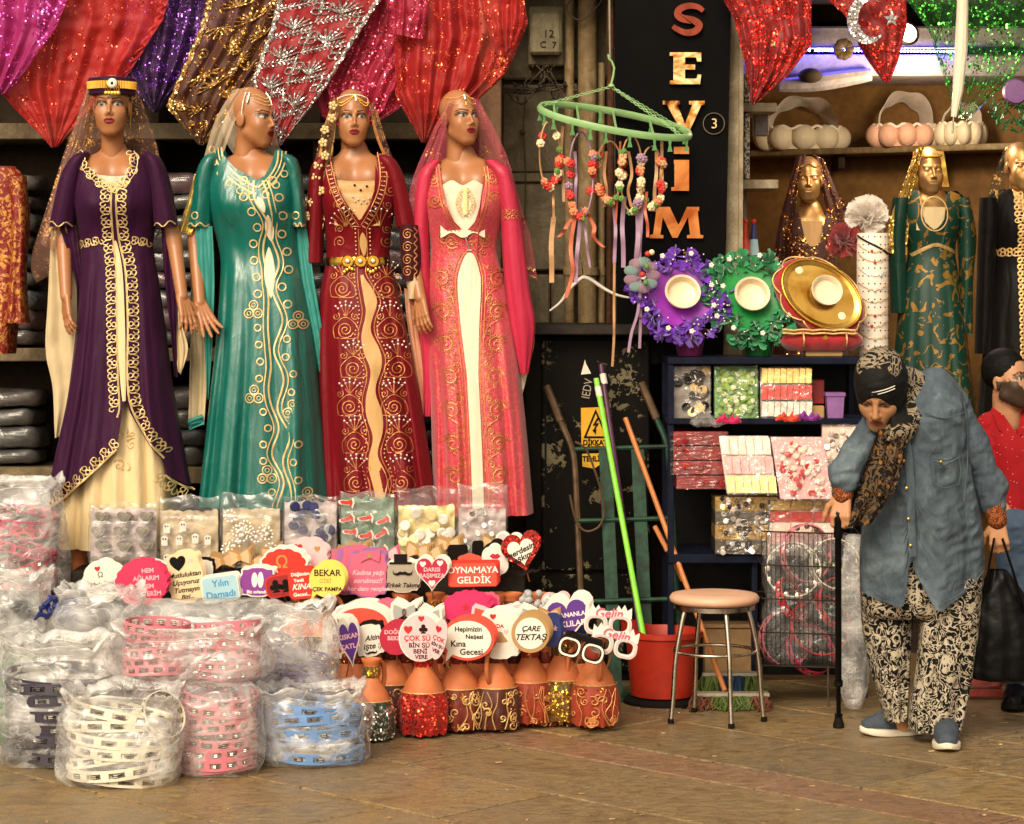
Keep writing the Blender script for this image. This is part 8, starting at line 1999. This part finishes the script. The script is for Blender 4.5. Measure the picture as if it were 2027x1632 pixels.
i = 0
for x, r, rot, mt, s in ((1550, 1265, (80, 10, 20), 'tamb_pink', .95), (1620, 1240, (70, 30, 0), 'tamb_red', 1.05), (1660, 1200, (60, -20, 40), 'tamb_red', .95), (1570, 1130, (75, 20, -10), 'tamb_white', .95), (1590, 1095, (85, -15, 30), 'tamb_pink', 1.0), (1650, 1120, (70, 10, 10), 'tamb_white', .9), (1600, 1290, (50, 40, 0), 'tamb_hot', .9), (1640, 1160, (80, -30, 0), 'tamb_green', .8), (1560, 1190, (65, 0, 60), 'tamb_red', .8)):
    p = P(x, r, 9.81); tambourine(mt, p, tuple(math.radians(a) for a in rot), ('pink tambourine lowest left', 'red slotted tambourine in the middle', 'red tambourine at the right', 'white tambourine upper left', 'pink tambourine on top', 'white tambourine upper right', 'hot pink tambourine at the bottom', 'green tambourine half buried', 'small red tambourine')[i] + ' in the wire basket', 'tambourines in the wire basket', s); i += 1
for (a, b, r0, r1, nm) in ((1515, 1610, 1060, 1190, 'upper left'), (1600, 1700, 1060, 1200, 'upper right'), (1512, 1600, 1180, 1315, 'lower left'), (1600, 1698, 1190, 1315, 'lower right')):
    t_, b_ = bag(f'crinkled film around the {nm} tambourines in the wire basket', a, b, r0, r1, 9.81, .16, 'film_clear', False, seed=a * .01)
t = thing('plastic_bag', 'grey plastic bag hanging at the basket corner', 'plastic bag', P(1690, 1100, 9.62)); m = MB(); m.grid(30, 20, lambda u, v: (P(1690, 0, 9.62).x + (.03 + .035 * math.sin(math.pi * v ** .7)) * math.cos(u * 6.2832) * (1 + .15 * math.sin(u * 25)), 9.62 + .05 * math.sin(u * 6.2832), lerp(P(0, 1400, 9.62).z, P(0, 1060, 9.62).z, v)), True); obj('film', m, 'film_milky', t, 180)
t, b = bag('bag of red wrapped goods behind the woman\'s feet', 1900, 1990, 1310, 1395, 9.95, .2, 'film_clear', False, seed=31, zb=0.0)
for i in range(3): m = MB(); m.box(b[0] - .07, b[0] + .07, 9.88, 10.02, .005 + i * .04, .04 + i * .04, .008); solo('packet', m, 'foil_red', ('lowest', 'middle', 'top')[i] + ' red packet in the bag behind the woman', 'packet')
t, b = bag('bag with white and blue items beside the black handbag', 1985, 2060, 1180, 1300, 9.6, .16, 'film_milky', False, seed=33); m = MB(); m.box(b[0] - .05, b[0] + .05, 9.55, 9.65, b[2] + .02, b[2] + .10, .01); solo('packet', m, 'tamb_blue', 'blue packet in the bag beside the handbag', 'packet')
# ------------------------------------------------------------------ people
vcol('person_skin', .5, .35, sub=.04, nv=.14, bump=.15)
k = NT('denim'); n1 = k.noise(7, 5, .6, .6); n2 = k.noise(24, 4, .6, 1.2, st=(1, 1, .4)); n3 = k.noise(330, 2)
k.set(color=k.mix(.5, k.ramp(n1.outputs[0], [(.3, hexc('414b55')), (.55, hexc('57636b')), (.75, hexc('727f85'))]), k.ramp(n2.outputs[0], [(.3, (.55, .55, .56)), (.65, (1.2, 1.2, 1.2))]), 'MULTIPLY'), rough=.85, spec=.2)
k.bump(k.math('ADD', k.math('MULTIPLY', n2.outputs[0], 1.0), k.math('MULTIPLY', n3.outputs[0], .12)), .55, .014)
def floral(name, dark, light, mid, sc, thr):
    k = NT(name); w_ = k.noise(sc, 2, .5, 3.0); v = k.voro(sc * 1.5); v2 = k.voro(sc * .75)
    wv = k.math('LESS_THAN', k.math('ABSOLUTE', k.math('SUBTRACT', w_.outputs[0], .5)), .042)
    ring = k.math('LESS_THAN', k.math('ABSOLUTE', k.math('SUBTRACT', v2.outputs['Distance'], .27)), .045)
    dot = k.math('LESS_THAN', v.outputs['Distance'], thr)
    c = k.mix(dot, hexc(dark), hexc(mid)); c = k.mix(ring, c, hexc(light)); c = k.mix(wv, c, hexc(light)); c = k.mix(k.math('LESS_THAN', v2.outputs['Distance'], .09), c, hexc(dark))
    k.set(color=c, rough=.8, spec=.2); k.bump(k.noise(12, 3, st=(1, 1, .5)).outputs[0], .4, .02)
floral('print_trousers', '0f0d0c', 'b4a78f', '786b5c', 19, .25)
floral('print_scarf', '0f0a07', '5e4a34', '8a5a1c', 20, .24)
floral('print_cuff', '3a140c', 'a8602e', '7a2418', 60, .3)
k = NT('head_cloth'); a_ = k.n('VertexColor', layer_name='col'); n_ = k.noise(16, 2, .5, 3.0, st=(1, .5, 1)); v = k.voro(26)
sp = k.n('SeparateColor'); k.l(a_.outputs[0], sp.inputs[0])
leaf = k.math('MAXIMUM', k.math('LESS_THAN', k.math('ABSOLUTE', k.math('SUBTRACT', n_.outputs[0], .5)), .055), k.math('LESS_THAN', v.outputs['Distance'], .22))
k.set(color=k.mix(k.math('MULTIPLY', leaf, sp.outputs[0]), (.008, .007, .006), hexc('93836a')), rough=.75, spec=.2); k.bump(k.noise(14, 3).outputs[0], .35, .02)
k = NT('shirt_red'); v_ = k.voro(38, st=(1, 1, 2.4)); n_ = k.noise(20, 3); k.set(color=k.mix(k.math('LESS_THAN', v_.outputs['Distance'], .10), k.mix(n_.outputs[0], hexc('7c0c12'), hexc('a01219')), hexc('d8a898')), rough=.8, spec=.2)
plain('jeans', '3d4f66', .8, var=.25, scale=20)
plain('shoe_cloth', '3b444e', .8, var=.2, scale=40); plain('sole_white', 'd9cfb8', .6); plain('leather_black', '0b0a0a', .38, var=.4, scale=8, bump=.3, bscale=60)
plain('hair_black', '0d0b09', .6, var=.3, scale=90)
def shoe(t, c, ang, L, W, mat, solem):
    """slip-on shoe; ang: heading of the toe, degrees from +x"""
    M = Matrix.Translation((c[0], c[1], 0)) @ Matrix.Rotation(math.radians(ang), 4, 'Z')
    o = []
    for i in range(40):
        a = i * 6.2832 / 40; x = L / 2 * math.cos(a); y = W / 2 * math.sin(a) * (1 + .16 * math.cos(a)) * (.92 if x < 0 else 1); o.append((x, y))
    m = MB(); n = 40; vs = []
    for z, k_ in ((.002, .96), (.006, 1.0), (.022, 1.0), (.026, .96)):
        vs += [M @ Vector((x * k_, y * k_, z + (.012 * max(0, x / (L / 2)) ** 3))) for x, y in o]
    m.add(vs, [(j * n + i, j * n + (i + 1) % n, (j + 1) * n + (i + 1) % n, (j + 1) * n + i) for j in range(3) for i in range(n)] + [tuple(range(n - 1, -1, -1)), tuple(3 * n + i for i in range(n))])
    sh_ = obj('shoe', m, solem, t, 50); sh_.name = 'shoe_sole'
    caps = [(M @ Vector((L * .34, 0, .034)), M @ Vector((L * .10, 0, .05)), W * .36, W * .40, .02), (M @ Vector((L * .10, 0, .05)), M @ Vector((-L * .12, 0, .055)), W * .40, W * .42, .02), (M @ Vector((-L * .12, 0, .055)), M @ Vector((-L * .33, 0, .05)), W * .42, W * .36, .02)]
    V, Q = caps_mesh(caps, .006, .02); V[:, 2] = np.maximum(V[:, 2], .024); obj('shoe_upper', np_mb(V, Q), mat, t, 180)
def rough_up(V, amp, sc, seed=0.0):
    out = V.copy()
    for i, p in enumerate(V):
        q = Vector((p[0] * .6 + p[2] * .5, p[1] * .6, p[2] * 1.5 - p[0] * .8)) * sc + Vector((seed, 0, 0)); a = amp * (1.3 * abs(mnoise.noise(q)) + .6 * abs(mnoise.noise(q * 2.1)) - .4)
        out[i] += (amp * .3 * mnoise.noise(q + Vector((7, 0, 0))), -a, amp * .2 * mnoise.noise(q + Vector((0, 9, 0))))
    return out
# ---- old woman
W = thing('person', 'stooped person in headscarf, denim shirt and floral trousers walking with a cane', 'person', Vector((P(1810, 1465, 9.0).x, 9.0, 0)))
HM = loc_mat(P(1742, 772, 8.80), -20, 36, 4, 1.10)
S = SDF((1.05, 8.5, .02), (1.90, 9.25, 1.46), .0052)
head_shape(S, HM, old=1.0, ears=False, s=1.10)
neck_ = P(1815, 800, 8.96)
S.cap(HM @ Vector((0, .03, -.07)), neck_, .052, .062, .02)
S.cap(neck_, P(1825, 1100, 9.02), .09, .10, .05); S.cap(P(1770, 850, 8.92), P(1890, 830, 9.0), .06, .06, .04)
S.cap(P(1760, 1140, 9.03), P(1768, 1400, 9.05), .055, .03, .03); S.cap(P(1876, 1140, 8.98), P(1854, 1410, 8.95), .06, .03, .03)
S.cap(P(1772, 1390, 9.07), P(1790, 1440, 9.09), .040, .036, .02); S.cap(P(1854, 1405, 8.95), P(1866, 1440, 8.93), .034, .034, .02)
wl, wr_ = P(1670, 975, 8.80), P(1974, 1030, 8.96)
for a, b, r0, r1 in ((P(1740, 850, 8.9), P(1676, 920, 8.84), .045, .038), (P(1676, 920, 8.84), wl, .036, .027), (P(1905, 830, 9.0), P(1962, 960, 9.02), .045, .038), (P(1962, 960, 9.02), wr_, .036, .027)): S.cap(a, b, r0, r1, .012)
for c_ in hand_caps(wl, (-.18, -.35, -1), (.35, .85, -.1), -1, .19, (1.0, 1.05, 1.05, 1.1), .8, .02): S.cap(*c_[:4], .006)
for c_ in hand_caps(wr_, (.08, -.1, -1), (.2, .95, 0), -1, .18, (1.0, 1.05, 1.1, 1.1), .9, .02): S.cap(*c_[:4], .006)
V, Q = S.mesh(); L = to_local(V, HM)
sk = hexc('c08a60')
C = np.tile([*sk, 1.0], (len(V), 1)); hm = (np.abs(L) < .16).all(1)
C[hm] = head_paint(L[hm], sk, hexc('8a4636'), hexc('6a4a36'), eyec=(.10, .05, .03), white=(.16, .09, .06))
obj('body', np_mb(V, Q, C), 'person_skin', W, 180)
# headscarf
S = SDF((1.15, 8.55, 1.02), (1.62, 9.12, 1.50), .0050)
S.ell((0, .020, .034), (.094, .118, .108), .01, M=HM); S.ell((0, -.01, -.03), (.078, .086, .105), .03, M=HM)
for a, b, r0, r1 in ((HM @ Vector((0, .06, -.02)), P(1808, 775, 8.95), .085, .080), (P(1800, 770, 8.93), P(1806, 830, 8.84), .055, .05), (P(1806, 830, 8.84), P(1775, 856, 8.78), .045, .04), (P(1750, 858, 8.74), P(1785, 850, 8.78), .038, .045)): S.cap(a, b, r0, r1, .03)
S.ell((0, -.120, -.040), (.058, .080, .092), .012, True, M=HM)
S.cap((-.06, -.115, .030), (.06, -.115, .030), .012, .012, .01, True, M=HM)
V, Q = S.mesh(); L = to_local(V, HM); V = rough_up(V, .005, 22)
C = np.zeros((len(V), 4)); C[:, 3] = 1; pat = ((L[:, 2] > .085) & (L[:, 1] > -.035)) | (V[:, 0] > P(1788, 0, 8.9).x) | (V[:, 2] < P(0, 838, 8.8).z); C[pat, 0] = 1
obj('headscarf', np_mb(V, Q, C), 'head_cloth', W, 180)
m = MB()
for dz in (.0, .010): m.tube([HM @ Vector((x, -.0845 + 5 * x * x + dz * .12, .047 + dz + .25 * x)) for x in np.linspace(-.01, .062, 12)], .0018, 5)
obj('scarf_stripe', m, 'card_white', W, 180)
T_ = Sheet([(1738, 850), (1712, 920), (1695, 980), (1676, 1046)], [(1802, 848), (1780, 920), (1752, 990), (1722, 1036)], 8.76, .018, 2, .6, .3, seed=4, dd=-.02); obj('scarf_end', T_.mesh(30, 50), 'print_scarf', W, 180)
T_ = Sheet([(1745, 862), (1735, 930), (1728, 985)], [(1790, 858), (1782, 930), (1770, 975)], 8.73, .012, 2, 1.6, .3, seed=7, dd=-.02); obj('scarf_end', T_.mesh(24, 40), 'print_scarf', W, 180)
# shirt
hemw = lambda x: pl([(1696, 1166), (1730, 1182), (1768, 1193), (1778, 1188), (1787, 1112), (1792, 1098), (1800, 1125), (1836, 1196), (1852, 1197), (1900, 1166), (1950, 1122)], x)[0]
G = Garment(8.98, [(733, 1838, 1850, .02, .02), (744, 1810, 1878, .07, .01), (764, 1780, 1896, .115, -.01), (800, 1752, 1907, .15, -.03), (850, 1734, 1908, .165, -.04), (950, 1720, 1922, .17, -.02), (1050, 1706, 1944, .17, 0), (1130, 1702, 1948, .165, 0), (1200, 1706, 1942, .16, 0)], .012, 5, .4, hem=hemw, seed=2, fstart=.1); G.hem_back = 1160
shirt = obj('shirt', G.mesh(130, 120, .032), 'denim', W, 180)
def wsleeve(caps, seed): V, Q = caps_mesh(caps, .0085, .03); return obj('sleeve', np_mb(rough_up(V, .016, 17, seed), Q), 'denim', shirt, 180)
wsleeve([(P(1742, 828, 8.92), P(1696, 895, 8.86), .056, .052), (P(1696, 895, 8.86), P(1674, 938, 8.82), .052, .047), (P(1670, 938, 8.82), P(1672, 952, 8.81), .056, .050)], 1)
wsleeve([(P(1884, 802, 9.0), P(1924, 882, 9.0), .062, .060), (P(1924, 882, 9.0), P(1960, 965, 9.0), .060, .052), (P(1962, 965, 9.0), P(1965, 1000, 8.98), .062, .048)], 5)
V, Q = caps_mesh([(P(1850, 768, 8.95), P(1880, 796, 8.98), .062, .068, .05), (P(1800, 778, 8.93), P(1850, 768, 8.95), .055, .062, .05), (P(1742, 822, 8.92), P(1790, 775, 8.92), .06, .06, .05)], .009, .05); obj('shoulder_yoke', np_mb(rough_up(V, .010, 16, 3), Q), 'denim', shirt, 180)
on = lambda x, r: G.on(x, r, .014)
m = MB(); ribbon(m, cr([(1776, 860), (1784, 930), (1788, 1010), (1792, 1092)], 8), 15, lambda x, r: G.on(x, r, .007), .003); pk_ = obj('placket', m, 'denim', shirt, 180)
for r, x in ((905, 1772), (958, 1778), (1018, 1782), (1070, 1787)): m = MB(); m.ball(on(x, r), (.006, .004, .006)); obj('button', m, 'gold_metal', pk_)
m = MB(); ribbon(m, [(1826, 898), (1852, 904), (1880, 894), (1886, 930), (1880, 952), (1850, 958), (1830, 950), (1826, 898)], 4, on, .004); ribbon(m, [(1826, 903), (1848, 914), (1882, 898)], 5, on, .005); obj('pocket', m, 'denim', shirt, 180)
m = MB(); ribbon(m, cr([(1895, 790), (1902, 850), (1900, 920), (1892, 985)], 6), 3, on, .004); ribbon(m, cr([(1812, 812), (1850, 822), (1896, 812)], 6), 3, on, .004); ribbon(m, cr([(1712, 1158), (1745, 1176), (1774, 1182)], 6), 2.5, on, .003); ribbon(m, cr([(1838, 1186), (1890, 1162), (1938, 1122)], 6), 2.5, on, .003); obj('seam', m, 'denim', shirt, 180)['kind'] = 'stuff'
m = MB(); m.ball(G.on(1842, 906, .02), .006); obj('button', m, 'gold_metal', shirt)
V, Q = caps_mesh([(P(1790, 845, 8.80), P(1815, 825, 8.83), .030, .032), (P(1766, 880, 8.80), P(1792, 848, 8.80), .016, .026)], .006, .02); obj('collar', np_mb(rough_up(V, .006, 30), Q), 'denim', shirt, 180)
for a, b, nm in ((P(1671, 950, 8.815), P(1669, 982, 8.80), 0), (P(1966, 1000, 8.975), P(1974, 1030, 8.96), 1)): V, Q = caps_mesh([(a, b, .040, .036)], .006, .01); obj('under_cuff', np_mb(rough_up(V, .004, 40), Q), 'print_cuff', W, 180)
for xs in (((1150, 1704, 1812, .10), (1230, 1706, 1806, .10), (1320, 1722, 1801, .085), (1390, 1742, 1796, .075), (1424, 1750, 1794, .07)), ((1140, 1806, 1946, .11), (1230, 1820, 1938, .105), (1320, 1814, 1925, .10), (1400, 1800, 1912, .095), (1444, 1798, 1902, .09))):
    g_ = Garment(9.05 if xs[0][1] < 1750 else 8.97, list(xs), .014, 4, 1.0, fstart=0, seed=xs[0][1]); obj('trouser_leg', g_.mesh(60, 60, .016), 'print_trousers', W, 180)
g_ = Garment(9.0, [(1070, 1712, 1940, .13), (1140, 1704, 1946, .135), (1205, 1706, 1944, .125), (1222, 1720, 1936, .09)], 0, fstart=0, seed=3); obj('trouser_seat', g_.mesh(60, 20, .01), 'print_trousers', W, 180)
shoe(W, (P(1766, 0, 9.10).x, 9.10), 186, .245, .095, 'shoe_cloth', 'sole_white'); shoe(W, (P(1873, 0, 8.86).x, 8.86), 262, .25, .10, 'shoe_cloth', 'sole_white')
# cane and bag
cn = thing('walking_cane', 'black walking cane held in the stooped person\'s hand', 'cane', P(1660, 1440, 9.24)); top_, bot = P(1659, 1030, 8.80), P(1660, 1440, 9.255); mid = top_.lerp(bot, .78)
m = MB(); m.tube([top_, mid], .0115, 12); obj('upper_shaft', m, 'black_plastic', cn); m = MB(); m.tube([mid, bot + Vector((0, 0, .03))], .0085, 12); obj('lower_shaft', m, 'black_plastic', cn)
m = MB(); m.lathe([(.013, -.012), (.016, -.008), (.016, .012), (.010, .016)], 14, mid); obj('collar_ring', m, 'black_plastic', cn); bz = Vector((bot.x, bot.y, 0)); m = MB(); m.lathe([(.021, 0), (.021, .012), (.015, .03), (.015, .05), (.009, .054)], 16, bz); obj('rubber_tip', m, 'rubber', cn)
m = MB(); m.tube(cr([top_ + Vector((.012, .07, .034)), top_ + Vector((.006, .03, .038)), top_ + Vector((0, -.01, .032)), top_ + Vector((-.002, -.022, .012)), top_ + Vector((0, -.012, -.03)), top_ + Vector((0, 0, -.06))], 5), [.011] * 10 + [.016] * 16, 10); obj('handle', m, 'black_plastic', cn, 180)
hb = thing('handbag', 'limp black handbag hanging from the stooped person\'s hand', 'handbag', P(1990, 1345, 8.95))
g_ = Garment(8.97, [(1128, 1958, 1992, .025), (1180, 1936, 2030, .045), (1250, 1924, 2056, .06), (1320, 1916, 2064, .065), (1346, 1930, 2050, .055), (1350, 1960, 2030, .02)], .008, 4, .4, fstart=0, seed=6); obj('bag_body', g_.mesh(60, 40, .014), 'leather_black', hb, 180)
for a, b in (((1968, 1066), (1950, 1170)), ((1984, 1066), (2030, 1215))): m = MB(); m.tube([P(*a, 8.93), P((a[0] + b[0]) / 2, (a[1] + b[1]) / 2 - 4, 8.91), P(*b, 8.92)], .011, 8, flat=.4); obj('strap', m, 'leather_black', hb)
# ---- seated man at the edge
W = thing('person', 'seated person in a red short-sleeved shirt at the right edge', 'person', Vector((P(2040, 1380, 10.0).x, 10.0, 0))); HM = loc_mat(P(1998, 752, 10.0), 44, -6, 0, .98)
S = SDF((1.86, 9.4, .05), (2.56, 10.35, 1.46), .0062)
head_shape(S, HM, man=1.0, s=.98); S.cap(HM @ Vector((0, .02, -.07)), P(1996, 835, 10.03), .058, .062, .02); S.cap(P(2004, 900, 10.08), P(2040, 1060, 10.1), .10, .12, .06); S.cap(P(1968, 860, 10.05), P(2060, 865, 10.06), .05, .05, .03)
for a, b, r0, r1 in ((P(1962, 855, 10.04), P(1968, 985, 10.0), .05, .044), (P(1968, 985, 10.0), P(2022, 1085, 9.75), .042, .032), (P(2030, 1060, 10.1), P(2010, 1050, 9.70), .085, .07), (P(2010, 1050, 9.70), P(2016, 1340, 9.72), .065, .045), (P(2090, 1060, 10.1), P(2090, 1050, 9.75), .085, .07), (P(2090, 1050, 9.75), P(2080, 1340, 9.75), .065, .045)): S.cap(a, b, r0, r1, .02)
for c_ in hand_caps(P(2022, 1085, 9.75), (.5, -.3, -.8), (.3, .8, 0), -1, .19, (.5, .5, .5, .5), .6, .06): S.cap(*c_[:4], .006)
V, Q = S.mesh(); L = to_local(V, HM); sk = hexc('b98560'); C = np.tile([*sk, 1.0], (len(V), 1)); hm = (np.abs(L) < .16).all(1); C[hm] = head_paint(L[hm], sk, hexc('8a4a3c'), hexc('17100b'), 1, eyec=(.04, .025, .015))
x, y, z = np.abs(L[:, 0]), L[:, 1], L[:, 2]
jit = np.random.RandomState(3).uniform(-.006, .006, len(z)); beard = hm & (z < -.050 + .045 * np.clip((x - .024) / .034, 0, 1) + jit) & (z > -.088 + .6 * np.minimum(0, y) + jit) & (y < .012) & ~((x < .023) & (np.abs(z + .0645) < .0095)); C[beard, :3] = .07 * C[beard, :3] + .93 * np.array(hexc('1c130d'))
hair = hm & ((z > .075 - .2 * np.clip(-y - .05, 0, 1)) & (y > -.075) & (z > .055) | (y > .028) & (z > -.035) | (z > .02) & (y > -.02) & (x > .05)); C[hair] = (*hexc('100c09'), 1); V[hair] += 0.0
obj('body', np_mb(V, Q, C), 'person_skin', W, 180)
S = SDF((1.9, 9.8, 1.2), (2.2, 10.2, 1.46), .005); S.ell((0, .026, .044), (.077, .095, .088), .01, M=HM); S.ell((0, -.11, -.02), (.075, .075, .10), .02, True, M=HM); S.ell((0, -.03, -.08), (.12, .10, .075), .02, True, M=HM); V, Q = S.mesh(); obj('hair', np_mb(rough_up(V, .004, 60), Q), 'hair_black', W, 180)
G = Garment(10.05, [(812, 1966, 2040, .07, .02), (830, 1944, 2080, .11), (870, 1936, 2100, .14), (950, 1948, 2105, .15), (1030, 1958, 2100, .15)], .008, 5, .3, fstart=0, seed=3); topfn(G, [(1936, 830), (1972, 806), (1990, 840), (2006, 866), (2020, 840), (2036, 812), (2100, 830)]); st_ = obj('shirt', G.mesh(80, 60, .014), 'shirt_red', W, 180)
V, Q = caps_mesh([(P(1964, 850, 10.04), P(1960, 920, 10.02), .072, .070), (P(1960, 920, 10.02), P(1964, 985, 10.0), .070, .068), (P(1970, 856, 10.05), P(2060, 858, 10.07), .062, .066, .04), (P(1980, 880, 10.04), P(2040, 890, 10.04), .085, .085, .05)], .008, .03); obj('sleeve', np_mb(rough_up(V, .010, 22), Q), 'shirt_red', st_, 180)
m = MB(); m.grid(8, 8, lambda u, v: P(lerp(1962, 1984, u) + 14 * v, lerp(808, 806, u) + lerp(42, 62, u) * v, lerp(10.0, 9.93, v) - .02 * math.sin(math.pi * v))); m.grid(8, 8, lambda u, v: P(lerp(2022, 2046, u) - 8 * v, lerp(808, 812, u) + lerp(58, 40, u) * v, lerp(10.0, 9.93, v) - .02 * math.sin(math.pi * v))); obj('collar', m, 'shirt_red', st_, 180)
for ca in ([(P(2030, 1062, 10.1), P(2010, 1052, 9.70), .098, .082), (P(2010, 1052, 9.70), P(2016, 1330, 9.72), .08, .066)], [(P(2090, 1062, 10.1), P(2090, 1052, 9.75), .098, .082), (P(2090, 1052, 9.75), P(2080, 1330, 9.75), .08, .066)]): V, Q = caps_mesh(ca, .009, .03); obj('trouser_leg', np_mb(rough_up(V, .012, 16), Q), 'jeans', W, 180)
shoe(W, (P(2012, 0, 9.68).x, 9.68), 250, .28, .105, 'leather_black', 'rubber'); shoe(W, (P(2084, 0, 9.7).x, 9.7), 275, .28, .105, 'leather_black', 'rubber')
m = MB(); a = P(2000, 0, 10.1); m.box(a.x, a.x + .36, 9.98, 10.3, 0, .56, .01); solo('crate', m, 'black_plastic', 'dark crate the seated person sits on', 'crate')
